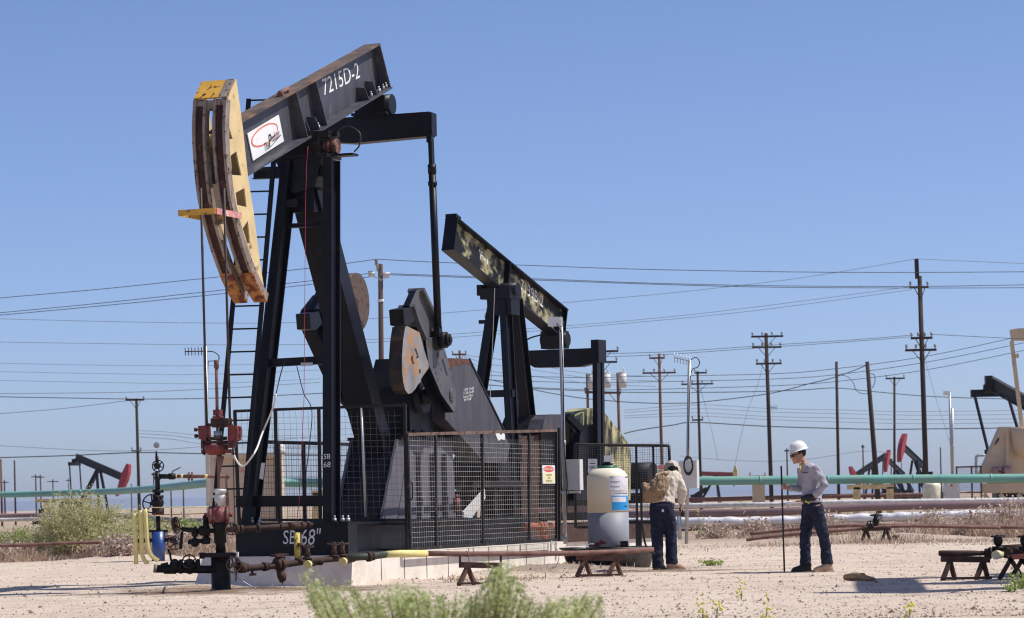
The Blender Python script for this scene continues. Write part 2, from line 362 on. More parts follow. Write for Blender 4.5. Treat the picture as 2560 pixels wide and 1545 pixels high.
# far hills, distance haze painted into their bluish colour
hm = pmat('haze_tinted_hill', (.16, .20, .29), .95, var=.08, scale=.002, bump=0, spec=.05)
mb = MB(); rows = []
n = 90
for j, (Y, k) in enumerate(((5200, 0), (5600, .6), (6100, 1), (6800, .55), (7600, 0))):
    row = []
    for i in range(n + 1):
        x = -2600 + 5200 * i / n
        h = (16 + 14 * NZ.fractal(V((x * .0011, 3.1 + j * .07, 0)), 1, 2, 4) + max(0, (x + 900)) * .006) * k
        row.append((x, Y + 60 * NZ.noise(V((x * .002, j, 0))), max(h, -1) - .6))
    rows.append(row)
mb.add([q for r in rows for q in r], [(j * (n + 1) + i, j * (n + 1) + i + 1, (j + 1) * (n + 1) + i + 1, (j + 1) * (n + 1) + i) for j in range(4) for i in range(n)], True)
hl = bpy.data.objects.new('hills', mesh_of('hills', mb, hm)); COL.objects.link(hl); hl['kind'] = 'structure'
# pebbles and gravel on the lease road
mb = MB(); R_ = random.Random(3)
for i in range(23000):
    y = 25 + 34 * R_.random() ** 2.1; x = R_.uniform(-.2, .2) * y
    if i > 21000: x = R_.choice((.75, .4, -.3, -1.6, 1.4)) + R_.gauss(0, .6); y = R_.choice((44.2, 43.2, 42.2, 40)) + R_.gauss(0, .5)
    r = .004 + .014 * R_.random() ** 3.5
    if R_.random() < .006: r = R_.uniform(.02, .04)
    c = V((x, y, ground_h(x, y) + r * .25)); a0 = R_.random() * 6
    top = c + V((R_.uniform(-.3, .3) * r, R_.uniform(-.3, .3) * r, r * R_.uniform(.5, .9)))
    ring = [c + V((math.cos(a0 + k * 1.257) * r * R_.uniform(.7, 1.3), math.sin(a0 + k * 1.257) * r * R_.uniform(.7, 1.3), -r * .3)) for k in range(5)]
    mb.mi = 0 if R_.random() < .4 else 1
    mb.add(ring + [top], [(k, (k + 1) % 5, 5) for k in range(5)])
go = bpy.data.objects.new('gravel', mesh_of('gravel', mb, [pmat('pale_stone', (.50, .40, .31), .9, bump=0), pmat('brown_stone', (.19, .125, .09), .9, bump=0)])); COL.objects.link(go); go['kind'] = 'stuff'
# ------------------------------------------------------------------ the near pumping unit
P1 = Frame(-2.79, 39.5, 20); L = P1.L
pj = thing('pumping_unit', 'tall black pumping unit with cream horsehead and stencilled number 7215D-2', 'pump jack', P1.o, P1.rz, 'pump jacks across the oil field')
ep = V((1, 0, 0)); ea = V((0, 1, 0))
# walking beam
q0 = L(620, 440, p=.2); q1 = L(980, 221, p=.2)
bu = V((0, q1.y - q0.y, q1.z - q0.z)); BL = bu.length; bu.normalize(); bv = V((0, -bu.z, bu.y))
b0 = V((0, q1.y, q1.z))                                   # lower flange line at the tail
_t = L(961, 102, p=.125) - b0; BH = _t.dot(bv); S1 = max(0.0, _t.dot(bu))
def bp_(s, t, p=0.0): return b0 + bu * s + bv * t + ep * p
BFW = .25; BLW = .42
mb = MB(); mb.mi = 0; S0 = -BL - .35
mb.box(bp_(S0 / 2, .0125), (BLW, -S0, .025), M((ep, bu, bv)).transposed())
mb.box(bp_(S0 / 2, BH / 2), (.022, -S0 - .004, BH - .052), M((ep, bu, bv)).transposed())
mb.mi = 1; mb.box(bp_(S0 / 2, BH - .0125), (BFW, -S0, .025), M((ep, bu, bv)).transposed())
mb.mi = 0
mb.prism([bp_(-.024, .027, -.19), bp_(-.024, .027, .19), bp_(-.024, BH - .027, .122), bp_(-.024, BH - .027, -.122)], bu * .022)
def bs(px, py, p=.19):
    q = L(px, py, p=p) - b0; return q.dot(bu), q.dot(bv)
for px, py in ((762, 290), (811, 262)):
    s_, _ = bs(px, py)
    for sg in (-1, 1): mb.prism([bp_(s_, .027, sg * .012), bp_(s_, .027, sg * .185), bp_(s_, BH - .027, sg * .12), bp_(s_, BH - .027, sg * .012)], bu * .02)
for px, py, hh in ((779, 330, .22), (800, 316, .22), (945, 235, .24), (924, 248, .22)):
    s_, _ = bs(px, py)
    mb.prism([bp_(s_, .027, .013), bp_(s_, .027, .18), bp_(s_, hh * .93, .14), bp_(s_, hh, .013)], bu * .016)
mb.mi = 2
for px, py in ((772, 342), (806, 322), (936, 236), (955, 226), (966, 219), (973, 214), (955, 214)):
    s_, t_ = bs(px, py); mb.bolt(bp_(s_, .025, .14), bv, .022, .05)
beam = part('walking_beam', mb, [MT['beam'], MT['beamtop'], MT['galv']], pj)
mb = MB(); s_, _ = bs(711, 234, p=.05); mb.cyl(bp_(s_ - .12, BH + .045, .03), bp_(s_ + .17, BH + .045, .03), .032, 10)
for k in (-.09, .12): mb.box(bp_(s_ + k, BH + .015, .03), (.09, .04, .05), M((ep, bu, bv)).transposed())
part('lifting_lug', mb, MT['rustpipe'], pj)
mb = MB(); a_ = L(806, 222, p=.014); b_ = L(899, 176, p=.014); d_ = (b_ - a_).normalized()
text(mb, '7215D-2', (a_ + b_) / 2, d_, V((0, -d_.z, d_.y)), .33, sx=(b_ - a_).length / (3.30 * .33) * .92)
part('beam_number', mb, MT['stencil'], pj)
# sign board on the web
cs = [L(x, y, p=.03) for x, y in ((619, 334), (697, 287), (710, 353), (633, 402))]
mb = MB(); mb.prism(cs, (-.012, 0, 0)); sg = part('sign_board', mb, MT['white'], pj)
su = (cs[1] - cs[0]); sv = (cs[0] - cs[3]); so_ = cs[3] + ep * .004
def sp(u, v, k=0.0): return so_ + su * u + sv * v + ep * k
mb = MB(); n = 40; vs_ = []
for i in range(n):
    an = 2 * math.pi * i / n
    for rx, ry, ox in ((.425, .335, 0), (.398, .285, .010)): vs_.append(sp(.47 + math.cos(an) * rx + ox, .62 + math.sin(an) * ry))
mb.add(vs_, [(2 * i, 2 * ((i + 1) % n), 2 * ((i + 1) % n) + 1, 2 * i + 1) for i in range(n)])
part('oval_logo', mb, pmat('logo_red', (.74, .17, .10), .6, var=.05, bump=0), sg)
mb = MB(); tu = (su * .95 + sv * .12).normalized()
k_ = su.length; text(mb, 'The', sp(.45, .20, .003), tu, V((0, -tu.z, tu.y)), .16, .25, .17 * k_ / (1.6 * .16)); text(mb, 'P', sp(.575, .30, .003), tu, V((0, -tu.z, tu.y)), .25, .25, .11 * k_ / (.6 * .25)); text(mb, 'roducer', sp(.765, .375, .003), tu, V((0, -tu.z, tu.y)), .17, .25, .30 * k_ / (3.6 * .17))
mb.prism([sp(.55, .10, .003), sp(.93, .285, .003), sp(.93, .315, .003), sp(.55, .115, .003)], (.001, 0, 0))
part('lettering', mb, MT['ink'], sg)
# horsehead
HW = .235
arc = [(586, 197), (570, 247), (567, 320), (571, 403), (581, 494), (601, 578), (626, 657), (652, 718), (669, 746)]
back = [(661, 725), (650, 655), (634, 529), (620, 440), (607, 317), (591, 199)]
A_ = P1.poly(arc, HW); B_ = P1.poly(back, HW)
hol = [[(569.5, 315), (579, 348), (570, 347)], [(574, 389), (588, 378), (601, 439), (577, 437)], [(586, 482), (608, 470), (614, 518), (590, 512)], [(604, 571), (617, 551), (622, 608), (615, 608)]]
mb = MB()
out = [V((0, q.y, q.z)) for q in A_ + B_]
hl_ = [[V((0, q.y, q.z)) for q in P1.poly([(x + 3, y) for x, y in h], HW)] for h in hol]
mb.holed([q + ep * (HW - .02) for q in out], [[q + ep * (HW - .02) for q in h] for h in hl_], ep * .02)
mb.holed([q + ep * -HW for q in out], [[q + ep * -HW for q in h] for h in hl_], ep * .02)
for i in range(len(B_) - 1):
    e0 = V((0, B_[i].y - .012, B_[i].z)); e1 = V((0, B_[i + 1].y - .012, B_[i + 1].z)); mb.prism([e0 + ep * .0, e0 + ep * .212, e1 + ep * .212, e1 + ep * .0], V((0, -.012, 0)))
for i in (1, 3, 5, 7):                                        # diaphragms between the cheeks
    a_ = V((0, A_[i].y, A_[i].z)); c_ = V((0, B_[min(5, 6 - int(i * .8))].y, B_[min(5, 6 - int(i * .8))].z)); d_ = (c_ - a_)
    mb.bar(a_ + d_ * .5, a_ + d_ * .92, 2 * HW - .045, .03, V((0, d_.z, -d_.y)))
mb.bar(V((0, B_[0].y, B_[0].z)), V((0, B_[1].y, B_[1].z)), .2, .03, V((0, 1, 0)))
head = part('horsehead', mb, MT['cream'], pj)
ring = [V((0, q.y, q.z)) for q in A_[1:]]
def smooth_pl(pts, k=4):
    r = []; n = len(pts)
    for i in range(n - 1):
        p0 = pts[max(i - 1, 0)]; p1 = pts[i]; p2 = pts[i + 1]; p3 = pts[min(i + 2, n - 1)]
        for j in range(k):
            t = j / k; r.append(.5 * ((2 * p1) + (p2 - p0) * t + (2 * p0 - 5 * p1 + 4 * p2 - p3) * t * t + (3 * p1 - p0 - 3 * p2 + p3) * t ** 3))
    r.append(pts[-1].copy()); return r
ring = smooth_pl(ring)
def strip(mb, p0, p1, off0, off1):
    rr = []
    for i, q in enumerate(ring):
        t = (ring[min(i + 1, len(ring) - 1)] - ring[max(i - 1, 0)]).normalized(); nrm = V((0, t.z, -t.y))   # outward (-a)
        if nrm.y > 0: nrm = -nrm
        rr.append([q + nrm * off0 + ep * p0, q + nrm * off0 + ep * p1, q + nrm * off1 + ep * p1, q + nrm * off1 + ep * p0])
    mb.loft(rr, smooth=False)
full_ring = ring
for sgn in (-1, 1):
    m1 = MB(); m1.mi = 1; ring = full_ring[-8:]; lo, hi = sorted((sgn * .05, sgn * .239)); strip(m1, lo, hi, .0575, .03); ring = full_ring; m1.mi = 0
    for a, b_ in ((.052, .088), (.198, .237)):
        lo, hi = sorted((sgn * a, sgn * b_)); strip(m1, lo, hi, .055, -.07)
    r_ = part('wireline_track', m1, [MT['rail'], pmat('rust_orange', (.36, .15, .04), .7, var=.3, scale=8, c2=(.12, .03, .02), c2amt=.45, c2scale=6)], pj)
    m1 = MB(); lo, hi = sorted((sgn * .088, sgn * .198)); strip(m1, lo, hi, .022, -.06); part('wire_groove', m1, MT['groove'], r_)
# painted tips, top cap and front plate
mb = MB(); t0 = V((0, A_[0].y, A_[0].z)); t1 = V((0, A_[1].y, A_[1].z)); d_ = t1 - t0; nrm = V((0, d_.z, -d_.y)).normalized() * -1
if nrm.y > 0: nrm = -nrm
mb.prism([t0 + ep * -.237, t0 + ep * .11, t1 + ep * .11 + nrm * .05, t1 + ep * -.237 + nrm * .05], nrm * -.03)
mb.bolt(t0 * .2 + t1 * .8 + ep * -.1 + nrm * .02, nrm, .02, .03).bolt(t0 * .2 + t1 * .8 + ep * .04 + nrm * .02, nrm, .02, .03).bolt(t0 * .65 + t1 * .35 - ep * .05, nrm, .02, .03)
part('top_cap', mb, MT['yellow'], head)
mb = MB(); mb.prism([t0 + ep * .112, t0 + ep * .237, t1 + ep * .237 + nrm * .05, t1 + ep * .112 + nrm * .05], nrm * -.03)
mb.bar(t1 + nrm * .02 - Z * .02, t1 + nrm * .03 - Z * .16, .46, .03, ea); part('front_plate', mb, MT['rail'], head)
# wireline guard
zY = L(537, 528, a=-3.3).z; yb = MB()
c1 = L(446, 533, a=-3.42); c2 = L(538, 527, a=-3.42); c3 = L(601, 552, p=c2.x); c4 = L(512, 553, p=c1.x); c3.z = c4.z = c2.z = c1.z = (c1.z + c2.z) / 2
yb.bar(c1, c2, .02, .075); yb.bar(c2 + ea * .012, c3, .02, .074); yb.bar(c1 + ea * .012, c4, .02, .074); yb.bar(c4, c3, .02, .05)
yb.mi = 1; yb.bar(c2 + ea * .012 + ep * .0145, c3 + ep * .0145, .008, .078)
part('wireline_guard', yb, [MT['yellow'], pmat('faded_pink_paint', (.62, .22, .22), .7, c2=(.7, .6, .5), c2amt=.4, c2scale=14)], pj)
# bridle cables and carrier bar
WA = -3.02
mb = MB()
for (x0, y0, x1, y1) in ((502, 470, 517, 1066), (560, 470, 575, 1060)):
    a_ = L(x0, y0, a=WA - .23); b_ = L(x1, y1, a=WA); mb.tube([a_, b_], .017, 8)
part('bridle_cable', mb, MT['rod'], pj)
def LA(x, y, a=WA): return L(x, y, a=a)
mb = MB()
for pts, (o0, th) in ((((495, 1065), (515, 1063), (517, 1122), (502, 1122), (502, 1098), (496, 1097)), (-.07, .14)), (((569, 1063), (590, 1064), (594, 1075), (592, 1100), (580, 1104), (578, 1120), (569, 1120)), (-.07, .14))):
    mb.prism([LA(x, y, WA + o0) for x, y in pts], ea * th)
mb.lathe(LA(541, 1137), Z, [(-.0, .06), (.0, .10), (.03, .145), (.12, .165), (.13, .15)], 20)
mb.bar(LA(508, 1128), LA(583, 1128), .12, .05)
mb.mi = 1
for x, y in ((492, 1074), (493, 1090), (597, 1072), (597, 1088)):
    s_ = 1 if x > 540 else -1; c = LA(x, y); mb.cyl(c - ep * s_ * .08, c, .012, 8); mb.cyl(c, c + ep * s_ * .03, .028, 6)
for x, y0, y1 in ((508, 1108, 1138), (581, 1108, 1138)): mb.cyl(LA(x, y0, WA - .07), LA(x + 3, y1, WA - .07), .012, 8); mb.ball(LA(x, y0, WA - .07), .03, 8, 6); mb.cyl(LA(x + 2, y1 - 6, WA - .07), LA(x + 2, y1 - 2, WA - .07), .026, 6)
hang = part('carrier_bar', mb, [MT['red'], MT['darkrust']], pj)
mb = MB(); 
for y, r, h in ((1108, .14, .03), (1100, .125, .04)): mb.cyl(LA(544, y) , LA(544, y) + Z * h, r, 20)
mb.bar(LA(519, 1062), LA(580, 1064), .06, .04)
mb.bar(LA(531, 1054), LA(576, 1054), .11, .085); mb.bar(LA(534, 1066), LA(560, 1066), .1, .03)
part('carrier_plate', mb, MT['darkrust'], hang)
mb = MB(); c = LA(545, 1094); mb.cyl(c, c + Z * .085, .055, 16); part('load_cell', mb, MT['galv'], hang)
mb = MB(); c = LA(545, 1048); mb.cyl(c, c + Z * .04, .075, 8); mb.box(c + Z * .085, (.09, .1, .075)); part('rod_clamp', mb, MT['red'], hang)
mb = MB(); mb.cyl(LA(547, 1230), LA(543, 1050), .017, 10); mb.cyl(LA(543, 1040), LA(541, 905), .021, 10); mb.cyl(LA(541, 921), LA(541, 900), .032, 10)
mb.tube([LA(551, 1140), LA(549.5, 1160), LA(547, 1186)], [.05, .035, .018], 10)
part('polished_rod', mb, MT['rustpipe'], pj)
mb = MB(); mb.tube(smooth_pl([LA(582, 1118), LA(586, 1140), LA(597, 1160), LA(607, 1165), LA(620, 1155), LA(641, 1123), L(655, 1085, a=-.9), L(683, 1018, a=-.9), L(690, 985, a=-.85)], 5), .013, 8)
part('hose', mb, MT['hose'], pj)
mb = MB(); mb.tube(smooth_pl([L(690, 985, a=-.85), L(703, 930, a=-.62), L(712, 905, a=-.62), L(720, 899, a=-.6), L(727, 903, a=-.5)], 4), .008, 6)
mb.tube(smooth_pl([L(742, 915, a=-.5), L(748, 940, a=-.5), L(760, 985, a=-.5), L(775, 1010, a=-.5), L(780, 1035, a=-.5), L(776, 1090, a=-.5), L(757, 1250, a=-.5)], 4), .006, 6)
part('signal_cable', mb, MT['rubber'], pj)
# samson post
mb_ = None
for x0, y0, x1, y1 in ((725, 405, 625, 1312), (829, 398, 829, 1306)):
    m1 = MB(); a_ = L(x0, y0, a=-.12); b_ = L(x1, y1, a=-.55); up = V((0, 1, 0))
    m1.ibeam(b_, a_, .135, .30, up, .022, .02); m1.box(b_ - Z * .0, (.34, .42, .03)); 
    lg = part('post_leg', m1, MT['black'], pj)
m1 = MB(); a_ = L(862, 560, a=.35); b_ = V((0, 2.45, 1.75)); a_.x = 0; a_ = V((0, .12, 5.5)); m1.ibeam(b_, a_, .40, .34, V((1, 0, 0)) * .001 + V((0, 1, .5)), .025, .02)
for s_ in (1,): m1.prism([b_ + V((.2, -.17, -.05)), b_ + V((.2, .17, .0)), a_ + V((.2, .17, 0)), a_ + V((.2, -.17, -.05))], V((.012, 0, 0)))
for s_ in (1,): m1.prism([b_ + V((-.2, -.17, -.05)), b_ + V((-.2, .17, .0)), a_ + V((-.2, .17, 0)), a_ + V((-.2, -.17, -.05))], V((-.012, 0, 0)))
part('rear_leg', m1, MT['black'], pj)
def brace(y0, x0, x1, y1, h, a):
    m1 = MB(); p0 = L(x0, y0, a=a); p1 = L(x1, y1, a=a); m1.ibeam(p0, p1, .1, h, Z, .012, .012); return part('cross_brace', m1, MT['black'], pj)
brace(1254, 590, 812, 1252, .15, -.56); brace(908, 668, 812, 900, .11, -.42); brace(565, 722, 812, 561, .06, -.2); brace(434, 634, 815, 426, .16, -.15)
m1 = MB(); m1.bar(L(752, 911, a=-.489), L(782, 910, a=-.489), .004, .045); part('number_plate', m1, MT['galv'], pj)
m1 = MB(); m1.prism([L(653, 1157, a=-.68), L(662, 1157, a=-.68), L(657, 1199, a=-.69), L(648, 1196, a=-.69)], ea * .01); part('leg_tag', m1, MT['boxgrey'], pj)
m1 = MB(); c = L(768, 396, a=0); m1.box((0, 0, c.z), (.92, .5, .05)); m1.prism([V((-.35, -.2, c.z - .02)), V((.35, -.2, c.z - .02)), V((.25, -.2, c.z - .42)), V((-.1, -.2, c.z - .5))], ea * .35)
m1.box((.62, .0, c.z + .01), (.32, .2, .03)); m1.box((.0, .1, c.z - .5), (.34, .34, .5))
m1.bar((.0, -.22, c.z - .62), (-.22, -.25, c.z - .66), .1, .1)
part('post_top', m1, MT['black'], pj)
m1 = MB(); zc = L(838, 363, p=.52).z; m1.cyl((-.5, 0, zc), (.5, 0, zc), .075, 18); m1.cyl((.44, 0, zc), (.52, 0, zc), .105, 20); m1.cyl((.36, 0, zc), (.43, 0, zc), .10, 20); m1.cyl((-.5, 0, zc), (-.4, 0, zc), .10, 18)
brg = part('pivot_bearing', m1, pmat('bearing_rust', (.22, .09, .06), .7, c2=(.05, .03, .025), c2amt=.5, c2scale=8), pj)
m1 = MB(); m1.prism([V((-.3, -.26, c.z + .025)), V((-.3, .26, c.z + .025)), V((-.3, .2, zc + .12)), V((-.3, -.2, zc + .12))], ep * .62)
m1.box((.05, .0, zc + .16), (.8, .34, .09)); m1.box((.36, 0, zc + .165), (.34, .1, .06))
part('saddle', m1, MT['grime'], pj)
m1 = MB(); m1.tube(smooth_pl([V((.45, .05, zc + .18)), V((.6, .1, zc + .28)), V((.8, .1, zc + .18)), V((.82, .05, zc)), V((.76, 0, c.z + .05))], 5), .012, 6); part('grease_line', m1, MT['rubber'], pj)
# ladder
m1 = MB(); la = -.35
def ll(y): return L(622 + (583 - 622) * (y - 247) / 503 if y < 750 else 583 + (537 - 583) * (y - 750) / 510, y, a=la - (y - 247) / 1000 * .45)
def lr(y): return L(697 + (649 - 697) * (y - 247) / 583 if y < 830 else 649 + (612 - 649) * (y - 830) / 420, y, a=la - (y - 247) / 1000 * .45)
for f in (ll, lr): m1.bar(f(247), f(750), .06, .035, ea); m1.bar(f(750), f(1270), .06, .035, ea)
y = 251
while y < 1265:
    m1.bar(ll(y), lr(y - 2), .022, .022); y += 57.2
part('ladder', m1, MT['black'], pj)
m1 = MB(); m1.tube([L(770, 366, a=-.45), L(767, 402, a=-.45)], .005, 6); m1.tube([L(767, 402, a=-.45), L(764, 500, a=-.5), L(760, 1000, a=-.8), L(748, 1255, a=-.8), L(742, 1305, a=-.8)], .004, 5)
part('brake_cord', m1, pmat('red_cord', (.30, .03, .05), .7, bump=0), pj)
# equalizer and pitmans
EA = 2.56; zt = L(1104, 288, p=.93).z; zb = L(1104, 348, p=.93).z; he = zt - zb
m1 = MB(); m1.prism([V((-.92, EA - .11, zb + .1)), V((-.92, EA - .11, zt)), V((.92, EA - .11, zt)), V((.92, EA - .11, zb)), V((-.3, EA - .11, zb - .03)), V((-.8, EA - .11, zb + .02))], ea * .22)
m1.box((.935, EA, (zt + zb) / 2 - .0), (.03, .2, he - .03)); m1.box((.90, EA - .06, zb - .04), (.08, .08, .1))
part('equalizer_beam', m1, MT['black'], pj)
m1 = MB(); tb = bp_(bs(945, 235)[0], 0).z; m1.box((0, EA, (tb + zt) / 2), (.46, .3, tb - zt + .06)); m1.cyl((-.26, EA - .0, zt + .16), (.3, EA, zt + .16), .15, 18)
m1.box((.0, EA, zt + .02), (.55, .42, .04)); 
for k in (-.2, .2):
    for q in (-.12, .12): m1.bolt((k, EA + q, zt + .04), Z, .025, .05)
part('equalizer_bearing', m1, MT['black'], pj)
pin = L(1109, 850, p=.98); 
for s_ in (1, -1):
    m1 = MB(); top = V((s_ * .90, EA - .02, zb - .02)); bot = V((s_ * .90, pin.y, pin.z))
    d_ = bot - top; m1.bar(top, top + d_ * .14, .055, .10, ea); m1.cyl(top + d_ * .13, top + d_ * .175, .065, 10); m1.cyl(top + d_ * .17, top + d_ * .94, .054, 14); m1.cyl(top + d_ * .215, top + d_ * .235, .07, 10)
    m1.bar(top + d_ * .93, bot - d_.normalized() * .05, .08, .13, ea); part('pitman_arm', m1, MT['black'], pj)
# cranks
cz = [(1030, 764), (1047, 726), (1056, 722), (1068, 742), (1091, 800), (1118, 893), (1139, 975), (1140, 1010), (1135, 1031), (1103, 985), (1072, 912), (1060, 868), (1046, 805)]
shaft = L(1129, 986, p=.84)
def crank(s_):
    T = lambda q, p: V((s_ * p, q.y, q.z))
    face = P1.poly(cz, .84)
    a_ = L(1050, 738, p=.84); d_ = (shaft - a_); dn = d_.normalized(); e_ = V((0, -d_.z, d_.y)).normalized()   # e_ towards the left edge
    m1 = MB(); m1.prism([T(q, .80) for q in face], V((-s_ * .10, 0, 0))); m1.m[-len(face):] = [1] * len(face)  # side faces of both crank plates black, their shade put into the colour
    m1.prism([T(q, .84) for q in P1.poly([(1063, 842), (1104, 846), (1118, 893), (1139, 975), (1140, 1010), (1135, 1031), (1103, 985), (1072, 912)], .84)], V((-s_ * .22, 0, 0))); m1.m[-8:] = [1] * 8
    for ed in (((1056, 723), (1091, 800), (1105, 848)), ((1033, 764), (1046, 805), (1064, 846))):
        q_ = P1.poly(ed, .84)
        for u0, u1 in zip(q_[:-1], q_[1:]): m1.bar(T(u0, .74), T(u1, .74), .26, .055, e_)
    cr = part('crank_arm', m1, [MT['cranks'], MT['black']] if s_ > 0 else [MT['black'], MT['black']], pj)
    m1 = MB(); m1.prism([T(V((0, y_, z_)), .84) for _, y_, z_ in P1.poly([(1008, 773), (1030, 768), (1038, 797), (1024, 815), (1011, 812)], .84)], V((-s_ * .22, 0, 0)))
    part('weight_stop', m1, MT['grime'] if s_ > 0 else MT['black'], cr)
    if s_ > 0:
        m1 = MB(); cw = P1.poly([(1013, 817), (1018, 815), (1031, 822), (1049, 831), (1062, 880), (1071, 908), (1072, 920), (1056, 942), (1040, 970), (1030, 982), (1021, 985), (1013, 975), (1008, 955), (1005, 925), (1005, 890), (1008, 850)], .88)
        m1.prism([T(q, .88) for q in cw], V((-s_ * .20, 0, 0))); m1.m[-len(cw):] = [2] * len(cw); m1.mi = 1
        for pts in (((1028, 892), (1033, 888), (1033, 896), (1032, 900), (1036, 908), (1032, 911), (1027, 898)), ((1036, 872), (1040, 870), (1047, 893), (1041, 896), (1040, 892), (1043, 890))): m1.prism([T(q, .8805) for q in P1.poly(pts, .8805)], V((s_ * .0015, 0, 0)))
        c = L(1049.5, 928, p=.881); m1.lathe(T(c, .881), ep * s_, [(0, .036), (.0015, .036)], 14)
        part('counterweight', m1, [MT['cweight'], MT['ink'], MT['cwrim_shade']], pj)
    else:
        m1 = MB(); m1.prism(P1.poly([(782, 738), (752, 776), (746, 800), (757, 832), (812, 950), (870, 1020), (905, 1032), (900, 1000), (830, 850)], -.92), V((.2, 0, 0))); part('crank_web', m1, MT['black'], cr)
        m1 = MB(); c = L(874, 756, p=-.78); m1.cyl(c, c + ep * .14, .44, 30); m1.cyl(c + ep * .14, c + ep * .15, .39, 30)
        m1.bar(c + ep * .1, V((-.7, shaft.y - 1.0, shaft.z + .9)), .2, .5, e_)
        part('counterweight', m1, MT['disc'], pj)
    c = L(1109, 850, p=.95)
    m1 = MB(); m1.cyl(T(c, .74), T(c, .90), .15, 18); m1.cyl(T(c, .90), T(c, 1.0), .12, 16); m1.cyl(T(c, 1.0), T(c, 1.05), .09, 8); m1.cyl(T(c, 1.05), T(c, 1.075), .045, 8); part('wrist_pin', m1, MT['grime'], cr)
    if s_ > 0:
        m1 = MB(); c = L(1095, 887, p=.842); m1.cyl(T(c, .835), T(c, .8425), .055, 14); m1.bar(L(1106, 898, p=.842), L(1118, 938, p=.842), .004, .05, e_)
        for i, (x, y) in enumerate(((1072, 850), (1085, 918), (1090, 933), (1095, 950), (1104, 965), (1106, 872), (1113, 889), (1124, 925), (1131, 945), (1070, 862), (1097, 912), (1103, 925))):
            text(m1, '08HK7E3CQLE7'[i], L(x, y, p=.8425), e_ * -1, dn * -1, .085)
        part('cast_numbers', m1, MT['ink'], cr)
        m1 = MB(); m1.cyl(T(shaft, .83), T(shaft, .865), .10, 18); m1.cyl(T(shaft, .865), T(shaft, .872), .06, 14); part('shaft_end', m1, MT['cranks'], cr)
crank(1); crank(-1)
# gearbox, brake drum, pedestal, guard, skid
zg = L(1140, 1101, p=.6).z
m1 = MB(); sy, sz_ = shaft.y, shaft.z
gx = [(-.42, zg), (-.42, sz_ + .12), (-.1, sz_ + .56), (.9, sz_ + .52), (1.35, sz_ + .1), (1.35, zg)]
m1.prism([V((-.33, sy + a_, z_)) for a_, z_ in gx], V((.66, 0, 0)))
m1.cyl((-.72, sy, sz_), (.72, sy, sz_), .14, 16); m1.cyl((-.42, sy, sz_), (.42, sy, sz_), .27, 18)
m1.box((0, sy + .3, sz_ + .1), (.74, 1.9, .06)); m1.box((0, sy + .15, zg + .02), (.86, 2.3, .05))
for k in range(6): m1.bolt((.39, sy - .8 + k * .36, zg + .045), Z, .035, .06)
m1.box((.40, sy - .85, zg + .07), (.1, .16, .1)); m1.box((.40, sy + .1, zg + .07), (.1, .4, .1))
part('gearbox', m1, MT['black'], pj)
m1 = MB(); z0 = .80
f0 = L(884, 1112, p=.5).y; f1 = L(830, 1290, p=.5).y
for p0, p1 in ((-.38, -.34), (.34, .38)):
    m1.prism([V((p0, 1.60, z0)), V((p0, 2.28, zg)), V((p0, 2.72, zg)), V((p0, 2.18, z0))], V((p1 - p0, 0, 0)))
    m1.prism([V((p0, 2.24, z0)), V((p0, 2.76, zg - .005)), V((p0, sy + 1.2, zg - .005)), V((p0, sy + 1.3, z0))], V(((p1 - p0) * .7, 0, 0)))
m1.mi = 1; m1.prism([V((-.339, 1.63, z0)), V((.339, 1.63, z0)), V((.339, 2.31, zg)), V((-.339, 2.31, zg))], V((0, .04, 0)))  # front plate black: shade on this face painted in
m1.mi = 0
for k in (3.05, 3.6, 4.1): m1.box((.40, k, (z0 + zg) / 2 - .1), (.09, .06, zg - z0 - .2))
m1.bar((.42, 1.5, z0 + .03), (.42, 2.3, z0 + .03), .12, .06)
ped = part('pedestal', m1, [MT['ped'], MT['black']], pj)
m1 = MB(); m1.box((0, -.52, .62), (1.68, .32, .44)); m1.box((.0, -.52, .845), (1.72, .36, .012))
for s_ in (-1, 1): m1.ibeam((s_ * .62, -.36, .62), (s_ * .62, 7.3, .62), .22, .44, Z, .03, .03)
for k in (1.4, 2.6, 3.9, 5.2, 6.6): m1.bar((-.6, k, .6), (.6, k, .6), .15, .3)
m1.box((0, 2.9, .835), (1.3, 3.0, .03))
m1.mi = 1
for x in (-.62, -.5, .62, .74, .82): m1.bolt((x, -.62, .852), Z, .03, .05)
sk = part('base_skid', m1, [MT['black'], MT['galv']], pj)
m1 = MB(); m1.box((.80, -.52, .62), (.055, .30, .43)); part('skid_end_plate', m1, pmat('sunlit_steel', (.30, .27, .24), .8, c2=(.10, .07, .05), c2amt=.4, c2scale=4, stretch=(3, 3, .4)), sk)  # pale streaked plate, sunlight on the skid end put into its colour
m1 = MB(); o = L(735, 1340, a=-.682)
text(m1, 'SB', L(723, 1345, a=-.684), V((1, 0, 0)), Z, .27, .1, .75); text(m1, '68"', L(774, 1345, a=-.684), V((1, 0, 0)), Z, .31, .2, .72); part('chalk_marks', m1, MT['chalk'], sk)
m1 = MB(); text(m1, 'SB', L(817, 1142, a=-.69), V((1, 0, 0)), Z, .10, .1); text(m1, '68', L(817, 1162, a=-.70), V((1, 0, 0)), Z, .11, .1); part('chalk_marks', m1, MT['chalk'], pj)
gp = .55
gpts = [(1116, 899), (1122, 895), (1173, 897), (1256, 1068), (1276, 1108), (1267, 1156), (1212, 1157), (1113, 1047)]
m1 = MB(); m1.prism(P1.poly(gpts, gp), V((-.38, 0, 0)))
gd = part('belt_guard', m1, MT['grey'], pj)
m1 = MB(); 
for i in (2, 3): m1.bar(P1.poly(gpts, gp)[i] + ep * .004, P1.poly(gpts, gp)[i + 1] + ep * .004, .02, .03, Z)
part('guard_edge', m1, MT['black'], gd)
m1 = MB(); gu = V((0, .97, .1)).normalized()
